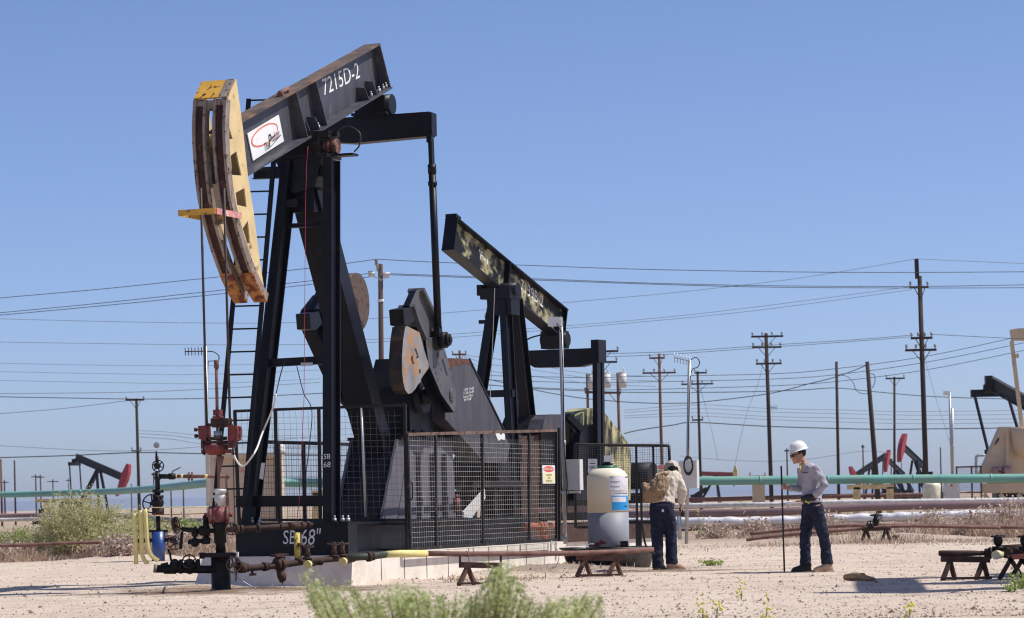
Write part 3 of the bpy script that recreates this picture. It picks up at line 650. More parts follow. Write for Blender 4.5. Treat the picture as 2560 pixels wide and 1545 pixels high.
for i, t in enumerate(('LEFT OVER', '11-08-16-09', 'Lenny Hok', '89-1028')): text(m1, t, L(1172 - i, 973 + i * 8.5, p=gp + .003), gu, Z, .055, .2, 1.7)
part('chalk_marks', m1, MT['chalk'], gd)
m1 = MB(); m1.prism(P1.poly([(1120, 897), (1172, 899), (1178, 912), (1160, 909), (1150, 915), (1140, 910), (1130, 922), (1122, 925)], gp + .002), V((.002, 0, 0))); part('bare_patch', m1, MT['rust'], gd)
m1 = MB(); m1.prism(P1.poly([(1238, 1083), (1245, 1080), (1252, 1088), (1257, 1083), (1262, 1085), (1262, 1100), (1252, 1098), (1246, 1102), (1243, 1096)], gp + .002), V((.002, 0, 0))); part('paint_splash', m1, MT['white'], gd)
# prime mover behind the guard and its rails
m1 = MB(); ya = L(1240, 1200, p=.3).y
m1.cyl((-.35, ya, 1.55), (.45, ya, 1.55), .30, 20); m1.box((.05, ya, 1.2), (.7, .6, .12)); 
for k in (-.25, .35): m1.bar((k, ya - .4, .85), (k, ya - .4, 1.15), .1, .1); m1.bar((k, ya + .4, .85), (k, ya + .4, 1.15), .1, .1)
m1.bar((.45, ya - 1.6, 1.35), (.45, ya + .7, 1.35), .12, .1); m1.bar((-.45, ya - 1.6, 1.35), (-.45, ya + .7, 1.35), .12, .1)
for k in (-1.5, -.6, .3): m1.bar((.45, ya + k, .84), (.45, ya + k, 1.3), .12, .12)
part('motor', m1, MT['grime'], pj)
m1 = MB(); m1.prism(P1.poly([(1156, 1330), (1160, 1280), (1212, 1222), (1214, 1245)], .58), V((-.03, 0, 0))); part('brake_plate', m1, MT['boxgrey'], pj)
m1 = MB(); q = L(1142, 1262, p=.6); m1.cyl(q - Z * .12, q + Z * .1, .055, 12); m1.cyl(q + Z * .1, q + Z * .16, .03, 8); part('red_bottle', m1, MT['red'], pj)
# ------------------------------------------------------------------ pad, fences
lp = P1
def frame_thing(name, label, cat, f, group=None): return thing(name, label, cat, f.o, f.rz, group)
mb = MB(); 
fl, fr = -1.29, .95
mb.prism([V((fl - .14, -.98, -.25)), V((fr, -.90, -.25)), V((fr, -.80, .40)), V((fl, -.80, .40))], V((0, 8.9, 0)))
pad = thing('concrete_pad', 'long concrete foundation pad under the near pumping unit', 'foundation', P1.o, P1.rz)
part('slab', mb, MT['concrete'], pad)
JG = pmat('joint_grime', (.12, .10, .09), .9)
for k in range(9): mb = MB(); mb.box((fr + .002, .2 + k * .85, .2), (.004, .018, .39)); part('form_joint', mb, JG, pad)
for k in (-.75, -.05): mb = MB(); mb.box((k, -.85, .2), (.012, .09, .38)); part('form_joint', mb, JG, pad)
DK = MT['black']; MESHW = pmat('fence_wire', (.46, .44, .41), .6, var=.2, bump=0)
FRB = pmat('worn_black_frame', (.014, .013, .013), .6, c2=(.20, .13, .09), c2amt=.16, c2scale=6, c2sharp=.2)
FRR = pmat('rusty_frame', (.16, .10, .075), .8, c2=(.06, .035, .025), c2amt=.4, c2scale=6)
t = frame_thing('mesh_fence', 'tall black-framed wire mesh panel fencing the cranks behind the post legs', 'fence', P1)
A1 = 1.0
q = lambda x, y: L(x, y, a=A1)
mb = MB(); 
for a_, b_ in (((585, 1028), (1010, 1012)), ((602, 1300), (1016, 1300)), ((889, 1374), (1018, 1376)), ((600, 1310), (1016, 1309))): mb.bar(q(*a_), q(*b_), .045, .04)
for a_, b_ in (((587, 1028), (601, 1385)), ((1012, 1010), (1018, 1376)), ((889, 1310), (889, 1374)), ((688, 1025), (694, 1300)), ((797, 1022), (801, 1300))): mb.bar(q(*a_), q(*b_), .04, .04, ea)
part('frame', mb, FRB, t)
mb = MB(); mb.cyl(q(903, 1014), q(914, 1292), .02, 8); part('brace_pipe', mb, MT['galv'], t)
mb = MB(); mb.grid(q(600, 1300), q(1014, 1300), q(588, 1030), 27, 18, .0018); mb.grid(q(890, 1374), q(1017, 1375), q(890, 1311), 8, 4, .0018); part('wire_mesh', mb, MT['wire'], t)
t = frame_thing('mesh_gate', 'long rusty wire mesh gate along the sunny side of the near unit', 'gate', P1)
gp_ = 1.08; q = lambda x, y, k=0: L(x, y, p=gp_ + k)
cor = [(1018, 1086), (1391, 1076), (1391, 1350), (1026, 1372)]
mb = MB(); mb.mi = 1; mb.bar(q(*cor[0]), q(*cor[1]), .04, .045); mb.mi = 0
for a_, b_ in ((cor[1], cor[2]), (cor[2], cor[3]), (cor[3], cor[0]), ((1088, 1085), (1090, 1368)), ((1205, 1082), (1206, 1362)), ((1322, 1079), (1322, 1354))): mb.bar(q(*a_), q(*b_), .04, .045)
mb.bar(q(1397, 1070), q(1398, 1352), .05, .06)
part('frame', mb, [FRB, FRR], t)
mb = MB(); mb.grid(q(1026, 1370), q(1390, 1348), q(1019, 1088), 70, 22, .0017); part('wire_mesh', mb, MESHW, t)
mb = MB(); mb.tube(smooth_pl([q(1022, 1210, .03), q(1022, 1208, .09), q(1030, 1207, .1), q(1031, 1244, .1), q(1026, 1249, .05)], 4), .012, 6); part('latch', mb, MT['rubber'], t)
def sign_danger(ori, ex, ez, w_, h_, parent, txt=True):
    """small safety sign: ori = lower left corner, ex / ez unit vectors"""
    nrm = ez.cross(ex).normalized() * -1
    nrm = ex.cross(ez).normalized()
    m1 = MB(); m1.prism([ori, ori + ex * w_, ori + ex * w_ + ez * h_, ori + ez * h_], -nrm * .006)
    m1.mi = 1; m1.prism([ori + ex * w_ * .04 + ez * h_ * .03, ori + ex * w_ * .96 + ez * h_ * .03, ori + ex * w_ * .96 + ez * h_ * .60, ori + ex * w_ * .04 + ez * h_ * .60], nrm * .001)
    s_ = part('danger_sign', m1, [MT['white'], pmat('sign_cream', (.78, .72, .40), .6, var=.05, bump=0)], parent)
    m1 = MB(); c = ori + ex * w_ * .5 + ez * h_ * .79; pts = [c + ex * (math.cos(i * math.pi / 12) * w_ * .44) + ez * (math.sin(i * math.pi / 12) * h_ * .165) for i in range(24)]
    m1.prism(pts, nrm * .0015); m1.mi = 1; text(m1, 'DANGER', c + nrm * .003, ex, ez, h_ * .20, sx=w_ * .72 / (3.6 * h_ * .20))
    m1.mi = 2
    for i, tx in enumerate(('THIS EQUIPMENT', 'STARTS', 'AUTOMATICALLY')): text(m1, tx, ori + ex * w_ * .5 + ez * h_ * (.46 - i * .16) + nrm * .003, ex, ez, h_ * .125, sx=min(1.0, w_ * .84 / (len(tx) * .62 * h_ * .125)))
    part('lettering', m1, [MT['signred'], MT['white'], MT['ink']], s_)
o_ = q(1357, 1209, .035); e1 = V((0, 1, 0)); sign_danger(o_, e1, Z, (q(1388, 1209, .035) - o_).y, (q(1357, 1163, .035) - o_).z, t)
t = frame_thing('back_fence', 'low dark mesh fence on the far side of the near unit', 'fence', P1)
mb = MB(); pz = -1.4; 
for z in (.5, 2.02): mb.bar((pz, 1.1, z), (pz, 7.4, z), .05, .05)
for k in range(8): mb.bar((pz, 1.1 + .9 * k, .42), (pz, 1.1 + .9 * k, 2.04), .045, .045, ea)
part('frame', mb, FRB, t)
mb = MB(); mb.grid((pz, 1.1, .5), (pz, 7.4, .5), (pz, 1.1, 2.02), 70, 18, .0025); part('wire_mesh', mb, pmat('dark_wire', (.035, .033, .033), .5, bump=0), t)
OR_ = pmat('orange_red_pipe', (.42, .13, .06), .7, c2=(.15, .06, .04), c2amt=.3, c2scale=8)
q = lambda x, y, k=-.25: L(x, y, p=gp_ + k)
mb = MB(); mb.cyl(q(1311, 1316), q(1383, 1314), .05, 12); mb.cyl(q(1352, 1316), q(1363, 1346), .05, 12); mb.cyl(q(1345, 1315), q(1358, 1315), .07, 12); mb.v = [tuple(P1.o + P1.ep * v_[0] + P1.ea * v_[1] + Z * v_[2]) for v_ in mb.v]; solo('red_drain_pipe', mb, OR_, 'short orange red pipe tee lying on the pad inside the mesh gate', 'pipe')
# ------------------------------------------------------------------ wellhead
WY = 36.7
def w_(x, y, d=0.0): return W(x, y, WY + d)
t = thing('wellhead', 'oily black wellhead with red pumping tee below the carrier bar', 'wellhead', G(553, 1478) )
Zu = Z; Xu = X
mb = MB(); c = G(553, 1478); top = w_(553, 1392)
mb.lathe(c - Z * .1, Z, [(0, .15), (.1, .15), (.14, .125), (top.z - c.z - .02, .125), (top.z - c.z + .1, .125)], 20)
mb.bar(w_(510, 1388), w_(592, 1386), .3, .055); mb.box(w_(505, 1389), (.06, .1, .08)); part('conductor', mb, MT['grime'], t, True)
mb = MB(); mb.mi = 0; mb.box(w_(590, 1386, -.05), (.06, .12, .06)); part('landing_block', mb, MT['concrete'], t, True)
mb = MB(); a_ = w_(552, 1386); b_ = w_(549, 1308)
mb.tube([a_, a_ + (b_ - a_) * .35, a_ + (b_ - a_) * .4, a_ + (b_ - a_) * .85, a_ + (b_ - a_) * .9, b_], [.065, .065, .08, .08, .10, .10], 16); part('casing', mb, MT['grime'], t, True)
mb = MB(); c = w_(550, 1287); mb.cyl(c - X * .10, c + X * .10, .095, 18); mb.cyl(c - X * .14, c - X * .10, .115, 18); mb.cyl(c + X * .085, c + X * .115, .115, 18); mb.cyl(c - Z * .12, c + Z * .1, .075, 16); mb.cyl(c - X * .2, c - X * .13, .03, 10); mb.ball(c - X * .03, (.12, .12, .12)); mb.cyl(c - X * .14 + V((0, -.06, 0)), c - X * .14 + V((0, -.14, 0)), .03, 8)
mb.cyl(c + X * .10, c + X * .16, .03, 8); part('pumping_tee', mb, pmat('tee_red', (.16, .028, .028), .6, c2=(.30, .24, .21), c2amt=.3, c2scale=7, c2sharp=.3), t, True)
mb = MB(); a_ = w_(549, 1270); b_ = w_(550, 1222); d_ = b_ - a_
mb.tube([a_, a_ + d_ * .35, a_ + d_ * .37, a_ + d_ * .68, a_ + d_ * .7, a_ + d_ * .78, a_ + d_ * .8, b_], [.055, .06, .068, .072, .062, .062, .082, .082], 14); mb.bar(a_ + d_ * .6 - X * .1, a_ + d_ * .6 + X * .08, .03, .03)
part('stuffing_box', mb, pmat('greasy_white', (.58, .57, .55), .5, c2=(.08, .07, .06), c2amt=.33, c2scale=16, c2sharp=.12), t, True)
def valve(mb, c, ax, r=.06, ln=.2):
    ax = V(ax); mb.cyl(c - ax * ln, c + ax * ln, r * .6, 12); mb.ball(c, (r * 1.05, r * 1.05, r * 1.2), 12, 8)
    for k in (-1, 1): mb.cyl(c + ax * (k * ln * .75), c + ax * (k * ln * 1.0), r * 1.15, 10)
mb = MB()   # upper left wing
mb.tube([w_(540, 1327), w_(500, 1327), w_(455, 1323)], .032, 10); valve(mb, w_(505, 1327), X, .055, .1); mb.cyl(w_(515, 1300), w_(515, 1345), .038, 12); mb.ball(w_(515, 1294), .045, 10, 7); mb.cyl(w_(455, 1330), w_(452, 1372), .018, 8); mb.ball(w_(487, 1335), .045); mb.cyl(w_(487, 1335), w_(487, 1352), .02, 8); mb.ball(w_(487, 1356), .06, 10, 8); mb.cyl(w_(470, 1356), w_(505, 1352), .03, 10); mb.cyl(w_(515, 1345), w_(516, 1360), .055, 12)
part('wing_pipe', mb, MT['grime'], t, True)
mb = MB(); mb.wheel(w_(441, 1313, .02), V((.96, -.28, .1)), .105, .009, 5, .02); mb.wheel(w_(437, 1312, .02), V((.96, -.28, .1)), .085, .012, 4, .02); mb.cyl(w_(441, 1315), w_(455, 1323), .012, 8); part('hand_wheel', mb, MT['darkrust'], t, True)
mb = MB(); mb.wheel(w_(436, 1358, .1), V((.15, -1, .1)), .085, .008, 6, .025); mb.cyl(w_(436, 1358, .1), w_(455, 1356, .3), .02, 8); part('hand_wheel', mb, MT['darkrust'], t, True)
mb = MB(); mb.wheel(w_(579, 1322, -.12), V((.12, -1, .1)), .078, .008, 6, .025); mb.cyl(w_(579, 1322, -.12), w_(579, 1322, .05), .018, 8); part('hand_wheel', mb, MT['darkrust'], t, True)
mb = MB(); a_ = w_(562, 1325); b_ = w_(782, 1311, .6); d_ = b_ - a_
mb.cyl(a_, b_ - d_ * .08, .034, 12)
for k, r, l in ((.13, .062, .02), (.17, .05, .03), (.36, .06, .03), (.62, .045, .02), (.72, .05, .12), (.86, .045, .04)): mb.cyl(a_ + d_ * k, a_ + d_ * (k + l), r, 12)
mb.cyl(a_ + d_ * .93, b_, .018, 8); mb.cyl(a_ + d_ * .95, a_ + d_ * .97, .036, 8)
part('bleed_line', mb, MT['darkrust'], t, True)
mb = MB(); mb.cyl(w_(545, 1424), w_(392, 1422), .052, 14); valve(mb, w_(474, 1416), X, .085, .13); mb.cyl(w_(440, 1423), w_(410, 1423), .062, 12); mb.ball(w_(437, 1414), (.07, .07, .09)); mb.cyl(w_(470, 1405), w_(470, 1418), .04, 10); mb.tube([w_(428, 1402), w_(425, 1385), w_(420, 1372)], .014, 6); mb.bar(w_(402, 1412), w_(420, 1408), .04, .03); mb.mi = 1; mb.cyl(w_(393, 1422), w_(385, 1421), .054, 14)
part('casing_valve', mb, [MT['grime'], pmat('cap_tan', (.30, .22, .12), .7)], t, True)
mb = MB(); mb.wheel(w_(473, 1404, -.12), V((.1, -1, .12)), .088, .009, 5, .03); mb.cyl(w_(473, 1404, -.12), w_(474, 1408, .02), .025, 8); part('hand_wheel', mb, MT['grime'], t, True)
mb = MB(); mb.wheel(w_(584, 1412, -.16), V((.2, -1, .12)), .095, .009, 6, .03); mb.cyl(w_(584, 1412, -.16), w_(588, 1416, .02), .025, 8); part('hand_wheel', mb, MT['darkrust'], t, True)
for pts_ in (((577, 1430), (600, 1448), (630, 1466), (665, 1478)), ((460, 1296), (468, 1288), (480, 1292), (497, 1310), (503, 1322)), ((515, 1332), (530, 1350), (548, 1372)), ((442, 1330), (446, 1360), (448, 1380), (452, 1384)), ((424, 1350), (418, 1375), (424, 1388))):
    mb = MB(); mb.tube(smooth_pl([w_(*p) for p in pts_], 4), .0055, 6); part('tubing', mb, MT['galv'], t, True)
# ------------------------------------------------------------------ flow line and its saw horses
t = thing('flow_line', 'brown flow line with yellow sleeve and valves running right from the wellhead', 'pipeline', G(600, 1476))
def fy(x): return WY - .05 + max(0, x - 600) / 1000 * 3.9
def fw(x, y, d=0): return W(x, y, fy(x) + d)
mb = MB(); mb.tube([fw(592, 1420), fw(640, 1419), fw(700, 1413), fw(760, 1404), fw(865, 1394)], .042, 12)
for x, y, r, l in ((598, 1419, .075, 14), (612, 1419, .06, 8), (658, 1417, .06, 8), (668, 1416, .05, 5), (795, 1404, .05, 6), (860, 1396, .05, 6), (800, 1404, .052, 4)): mb.cyl(fw(x, y), fw(x + l, y - l * .07), r, 10)
mb.mi = 0; mb.cyl(fw(630, 1420), fw(631, 1436), .018, 8); mb.bar(fw(624, 1437), fw(640, 1436), .02, .03)
for x, y in ((689, 1410), (700, 1410)): mb.cyl(fw(x, y), fw(x + 8, y - 1), .08, 12)
mb.cyl(fw(700, 1410), fw(700, 1392), .065, 10); mb.bar(fw(683, 1389), fw(714, 1387), .14, .035); mb.tube([fw(700, 1424), fw(702, 1440), fw(708, 1452)], .05, 8); mb.ball(fw(705, 1440), .06, 10, 8)
for x, y0, y1 in ((835, 1400, 1362), (855, 1398, 1360), (768, 1406, 1368)):
    mb.cyl(fw(x, y0), fw(x, y1), .035, 10); mb.cyl(fw(x, y0 - 8), fw(x, y0 - 13), .065, 10); mb.ball(fw(x, (y0 + y1) / 2), .045, 10, 7); mb.cyl(fw(x, y1), fw(x, y1 - 8), .012, 6)
mb.mi = 1; mb.tube([fw(865, 1394), fw(925, 1391), fw(965, 1386)], [.05, .048, .047], 12); mb.mi = 0; mb.cyl(fw(918, 1392), fw(926, 1391), .068, 10); mb.cyl(fw(920, 1380), fw(922, 1404), .03, 8); mb.cyl(fw(928, 1391), fw(934, 1390), .06, 10)
mb.tube([fw(747, 1404), fw(747, 1330)], .036, 10); mb.cyl(fw(747, 1366), fw(747, 1357), .06, 10); mb.cyl(fw(747, 1407), fw(747, 1393), .055, 10)
part('manifold', mb, [MT['darkrust'], pmat('green_black_wrap', (.035, .045, .03), .6, c2=(.10, .075, .05), c2amt=.4, c2scale=9)], t, True)
for x, y1 in ((768, 1368), (835, 1361), (855, 1360)):
    mb = MB(); mb.wheel(fw(x, y1 - 1), V((.0, -.12, 1)), .085, .009, 5, .02, 0); part('hand_wheel', mb, MT['darkrust'], t, True)
mb = MB(); mb.cyl(fw(742, 1331), fw(744, 1395), .042, 12); part('riser', mb, pmat('chipped_yellow', (.62, .52, .12), .7, c2=(.10, .06, .04), c2amt=.38, c2scale=9, c2sharp=.1), t, True)
for x, y in ((770, 1411), (858, 1404)):
    mb = MB(); c = fw(x, y, -.12); e = fw(x + 26, y - 6, .28); mb.cyl(c, e, .04, 12); part('branch_pipe', mb, MT['darkrust'], t, True)
    mb = MB(); d_ = (e - c).normalized(); mb.cyl(c - d_ * .05, c + d_ * .03, .052, 14); part('pipe_cap', mb, MT['pipeyellow'], t, True)
mb = MB(); mb.tube([fw(960, 1386.5), fw(1000, 1384), fw(1066, 1384)], [.046, .05, .05], 14); part('yellow_sleeve', mb, MT['pipeyellow'], t, True)
mb = MB(); mb.tube([fw(1060, 1384), fw(1165, 1385), fw(1300, 1384.5), fw(1440, 1383), fw(1540, 1379.5), fw(1632, 1373.5)], .037, 14)
for x, y in ((1165, 1385), (1420, 1383)): mb.cyl(fw(x, y), fw(x + 3, y), .041, 12)
part('long_pipe', mb, MT['rustpipe'], t, True)
def sawhorse(label, x0, x1, yt, yb, Y, m, ears=True, legs='A'):
    c = GX((x0 + x1) / 2, Y); t = thing('pipe_stand', label, 'pipe stand', c, 0, 'low pipe stands')
    def q(x, y, d=0): return W(x, y, Y + d)
    m1 = MB(); m1.bar(q(x0, yt), q(x1, yt + 2), .10, .075)
    if ears:
        for x in (x0 + 3, x1 - 3): m1.bar(q(x, yt - 6, 0), q(x, yt - 24, 0), .03, .02)
    part('cross_bar', m1, m, t, True)
    zb = c.z
    for x in (x0 + 22, x1 - 16):
        m1 = MB(); tp = q(x, yt + 5); 
        for k in (-1, 1):
            b = V((tp.x + k * .10 - .02, tp.y + k * .16, zb)); m1.bar(tp, b, .05, .045)
        part('leg', m1, m, t, True)
    m1 = MB(); m1.bar(V((q(x0, yb).x, Y - .16, zb + .02)), V((q(x1, yb).x, Y - .16, zb + .02)), .06, .03); part('foot', m1, m, t, True)
    return t
SH = pmat('sawhorse_brown', (.11, .055, .04), .75, var=.25, c2=(.05, .02, .018), c2amt=.35, c2scale=8)
sawhorse('small rusty pipe stand under the brown flow line beside the mesh gate', 1147, 1255, 1412, 1460, 37.4, SH)
sawhorse('rusty pipe stand holding the flow line end in front of the black tub', 1440, 1555, 1394, 1440, 40.2, SH, False)
# ------------------------------------------------------------------ chemical tank in its tub
TY = 45.0
c = GX(1523, TY); t = thing('containment_tub', 'low black round tub catching drips under the chemical tank', 'tub', c)
mb = MB(); R0 = .74; mb.lathe(c - Z * .02, Z, [(0, R0 - .10), (.30, R0), (.33, R0 + .05), (.345, R0 + .05), (.345, R0 - .02), (.31, R0 - .03), (.05, R0 - .14)], 40)
part('basin', mb, pmat('black_polyethylene', (.014, .016, .022), .38, var=.2, scale=3, c2=(.33, .31, .30), c2amt=.20, c2scale=1.6, c2sharp=.35), t, True)
mb = MB(); mb.mi = 0; mb.box(c + V((0, 0, .27)), (.7, .6, .1)); mb.bar(c + V((.23, -.34, .29)), c + V((.23, -.34, .42)), .12, .05); part('tank_stand', mb, MT['darkrust'], t, True)
zt = .33; t = thing('chemical_tank', 'tall cream plastic tank half full of grey liquid, with blue label', 'tank', c + Z * zt)
tt = W(1538, 1170, TY).z - zt; ll_ = W(1538, 1281, TY).z - zt; r = .325
mb = MB(); mb.lathe(c + Z * zt, Z, [(ll_, r), (tt - .17, r), (tt - .12, r * .985), (tt - .06, r * .86), (tt - .015, r * .66), (tt, r * .5), (tt + .005, .01)], 40)
part('tank_shell', mb, pmat('cream_plastic', (.76, .69, .53), .5, var=.04, scale=2, bump=.02), t, True)
mb = MB(); mb.lathe(c + Z * zt, Z, [(0, r * .97), (.03, r), (ll_, r)], 40); part('liquid_level', mb, pmat('grey_liquid_plastic', (.27, .275, .31), .55, var=.07, scale=2, bump=.02), t, True)
mb = MB(); cc = c + Z * (zt + tt); mb.cyl(cc - Z * .02, cc + Z * .035, .16, 24); mb.cyl(cc + Z * .03, cc + Z * .045, .14, 20); part('tank_lid', mb, pmat('green_plastic', (.02, .13, .085), .4), t, True)
mb = MB(); mb.cyl(cc + Z * .04, cc + Z * .1, .05, 10); mb.cyl(cc + Z * .06 - X * .09, cc + Z * .06 + X * .09, .02, 8); mb.mi = 1; mb.box(cc + V((.02, -.02, .15)), (.13, .14, .10)); part('dosing_pump', mb, [MT['rubber'], MT['white']], t, True)
def on_tank(mb, x0, y0, x1, y1, k=.0):
    n = 8; vs = []
    for i in range(n + 1):
        x = x0 + (x1 - x0) * i / n; X0 = W(x, 1250, TY - r).x - c.x; X0 = max(-r * .98, min(r * .98, X0)); y_ = -math.sqrt((r + .002 + k) ** 2 - X0 * X0)
        for yy in (y0, y1): vs.append(c + V((X0, y_, W(x, yy, TY - r).z - c.z)))
    mb.add(vs, [(2 * i, 2 * i + 1, 2 * i + 3, 2 * i + 2) for i in range(n)])
mb = MB(); on_tank(mb, 1524, 1190, 1577, 1226); on_tank(mb, 1529, 1229, 1572, 1276); mb.mi = 1; on_tank(mb, 1529.5, 1239, 1571.5, 1275, .001); mb.mi = 0; on_tank(mb, 1531, 1242, 1566, 1255, .002); mb.mi = 2
for y, x1 in ((1203, 1551), (1205, 1546), (1215, 1550), (1217, 1550), (1193, 1535)): on_tank(mb, 1526, y, x1, y + .9, .003)
on_tank(mb, 1532, 1232, 1570, 1233.5, .003); on_tank(mb, 1566, 1191, 1574, 1193.5, .003); on_tank(mb, 1562, 1264, 1569, 1267, .003)
part('tank_label', mb, [pmat('paper_white', (.72, .71, .74), .6, bump=0), pmat('label_blue', (.02, .30, .68), .5, var=.03, bump=0), MT['ink']], t, True)
mb = MB(); q = lambda x, y, d=-.3: W(x, y, TY + d)
mb.cyl(q(1486, 1362), q(1522, 1354), .02, 8); mb.cyl(q(1500, 1352), q(1512, 1352), .012, 6); mb.wheel(q(1508, 1350), V((0, -.2, 1)), .05, .006, 4, .01, 0); mb.ball(q(1496, 1360), .03, 8, 6); mb.ball(q(1512, 1357), .03, 8, 6)
part('drain_valve', mb, MT['red'], t, True)
mb = MB(); q = lambda x, y, d=-.5: W(x, y, TY + d)
mb.tube(smooth_pl([q(1485, 1360), q(1470, 1362), q(1464, 1376), q(1462, 1384)], 4), .008, 6); solo('drip_hose', mb, MT['hose'], 'thin pale hose hanging over the tub rim from the tank valve', 'hose')
mb = MB(); q = lambda x, y, d=-1.4: W(x, y, TY + d)
mb.tube(smooth_pl([q(1378, 1352), q(1390, 1368), q(1397, 1385), q(1396, 1402), q(1389, 1416), q(1379, 1419)], 4), .010, 6); solo('ground_hose', mb, MT['hose'], 'pale hose drooping from the pad edge left of the black tub', 'hose')
# ------------------------------------------------------------------ posts with boxes
def antenna_post(label, x0, y0, x1, y1, Y, r, group='antenna posts'):
    a_ = W(x1, y1, Y); b_ = W(x0, y0, Y); t = thing('antenna_post', label, 'antenna post', a_, 0, group)
    mb = MB(); mb.cyl(a_ - Z * .05, b_, r, 12); mb.cyl(a_ + (b_ - a_) * .43, a_ + (b_ - a_) * .45, r * 1.35, 12); part('pole', mb, MT['galv'], t, True); return t
AY = 46.3
t = antenna_post('galvanised post with grey box and flat white antenna beside the gate', 1402, 795, 1413, 1352, AY, .033)
q = lambda x, y, d=0: W(x, y, AY + d)
mb = MB(); mb.box(q(1388, 804, .0), (.24, .06, .15)); mb.cyl(q(1399, 806), q(1406, 806), .02, 8); part('panel_antenna', mb, MT['white'], t, True)
mb = MB(); c_ = q(1436, 1187, .05); rb_ = M.Rotation(math.radians(-16), 3, 'Z'); mb.box(c_, (.24, .20, .50), rb_); mb.box(c_ + rb_ @ V((.0, -.105, 0)), (.225, .012, .47), rb_); mb.box(c_ + V((.0, 0, -.28)), (.18, .1, .04), rb_); part('control_box', mb, MT['boxgrey'], t, True)
mb = MB(); mb.tube(smooth_pl([q(1403, 815, -.04), q(1408, 950, -.045), q(1410, 1100, -.045), q(1413, 1150, -.05), q(1418, 1210, -.06), q(1416, 1235, -.05), q(1418, 1300, -.04)], 3), .009, 6); mb.tube(smooth_pl([q(1392, 808, -.04), q(1398, 820, -.05), q(1402, 830, -.04)], 3), .008, 6); part('cable', mb, MT['rubber'], t, True)
for y in (1231, 1345): mb = MB(); mb.bar(q(1396, y), q(1420, y), .1, .05); part('bracket', mb, MT['galv'], t, True)
BY = 66.0
t = antenna_post('galvanised post with square grey box and finned antenna behind the stooping man', 1724, 900, 1716, 1358, BY, .042)
q = lambda x, y, d=0: W(x, y, BY + d)
mb = MB(); c_ = q(1723, 1186, -.15); mb.box(c_, (.42, .24, .64), rb_); mb.box(c_ + rb_ @ V((0, -.125, 0)), (.39, .012, .61), rb_); part('control_box', mb, MT['boxgrey'], t, True)
mb = MB(); mb.torus(q(1721, 1178, -.32), V((0, 1, 0)), .10, .018, 16, 6); mb.v = [(vv[0] * 1, vv[1], c_.z + (vv[2] - c_.z) * 2.0 + .06) if True else vv for vv in mb.v]; mb.tube(smooth_pl([q(1727, 900, -.05), q(1740, 893, -.05), q(1749, 905, -.05), q(1744, 918, -.05), q(1728, 930, -.06), q(1724, 1000, -.06), q(1720, 1150, -.06)], 4), .012, 6); part('cable', mb, MT['rubber'], t, True)
def yagi(mb, a_, b_, n, h):
    mb.cyl(a_, b_, .012, 6)
    for i in range(n):
        c_ = a_ + (b_ - a_) * (i / n); mb.cyl(c_ - Z * h, c_ + Z * h, .009, 6)
mb = MB(); yagi(mb, q(1686, 894), q(1730, 904), 6, .11); part('yagi_antenna', mb, MT['galv'], t, True)
mb = MB(); mb.cyl(q(1698, 1290), q(1699, 1348), .05, 8); mb.bar(q(1692, 1320), q(1720, 1319), .05, .05); part('ground_stake', mb, MT['galv'], t, True)
CY_ = 60.0
t = antenna_post('slim grey post with finned antenna left of the bridle cables', 513, 866, 522, 1290, CY_, .045)
q = lambda x, y, d=0: W(x, y, CY_ + d)
mb = MB(); yagi(mb, q(463, 879), q(512, 878), 6, .085); part('yagi_antenna', mb, MT['darkrust'], t, True)
mb = MB(); mb.tube(smooth_pl([q(516, 878), q(535, 880), q(547, 890), q(546, 902), q(541, 903)], 4), .012, 6); mb.tube(smooth_pl([q(541, 903), q(525, 903), q(520, 912), q(519, 1000), q(520, 1200)], 4), .010, 6); part('cable', mb, MT['rubber'], t, True)
# ------------------------------------------------------------------ second well with blue casing
SY = 58.0
q = lambda x, y, d=0: W(x, y, SY + d)
c = GX(396, SY); t = thing('gauge_tree', 'black valve tree with pressure gauge standing in a blue casing', 'wellhead', c)
mb = MB(); mb.cyl(c - Z * .05, q(396, 1329), .135, 24); part('blue_casing', mb, pmat('royal_blue_paint', (.02, .06, .24), .35, var=.12, scale=2, spec=.6), t, True)
mb = MB(); mb.bar(q(371, 1301 + 27), q(420, 1328), .1, .055); mb.cyl(q(396, 1329), q(395, 1290), .045, 12); mb.cyl(q(395, 1245), q(393, 1180), .05, 14)
for y, r, l in ((1246, .115, 8), (1232, .115, 8), (1271, .08, 22)): mb.cyl(q(395, y), q(395, y - l), r, 16)
mb.ball(q(394, 1257), .13); mb.cyl(q(394, 1285), q(394, 1225), .06, 12); mb.ball(q(394, 1195), .07); mb.cyl(q(394, 1160), q(393, 1172), .04, 10); mb.ball(q(393, 1164), .075); mb.cyl(q(392, 1140), q(393, 1158), .035, 10); mb.cyl(q(391, 1128), q(391, 1142), .022, 8); mb.cyl(q(396, 1350), q(345, 1352), .045, 10); mb.cyl(q(396, 1350), q(440, 1350), .045, 10); mb.cyl(q(398, 1191), q(440, 1191), .05, 12); mb.cyl(q(422, 1191), q(436, 1191), .068, 10)
part('valve_body', mb, MT['grime'], t, True)
mb = MB(); mb.cyl(q(395, 1288), q(395, 1270), .125, 18); part('flange', mb, MT['darkrust'], t, True)
mb = MB(); mb.wheel(q(379, 1259, -.2), V((-.15, -1, .05)), .185, .014, 5, .04); mb.cyl(q(379, 1259, -.2), q(392, 1257), .03, 8); part('hand_wheel', mb, MT['grime'], t, True)
mb = MB(); mb.wheel(q(395, 1165, -.12), V((0, -1, 0)), .115, .012, 6, .04); part('hand_wheel', mb, MT['grime'], t, True)
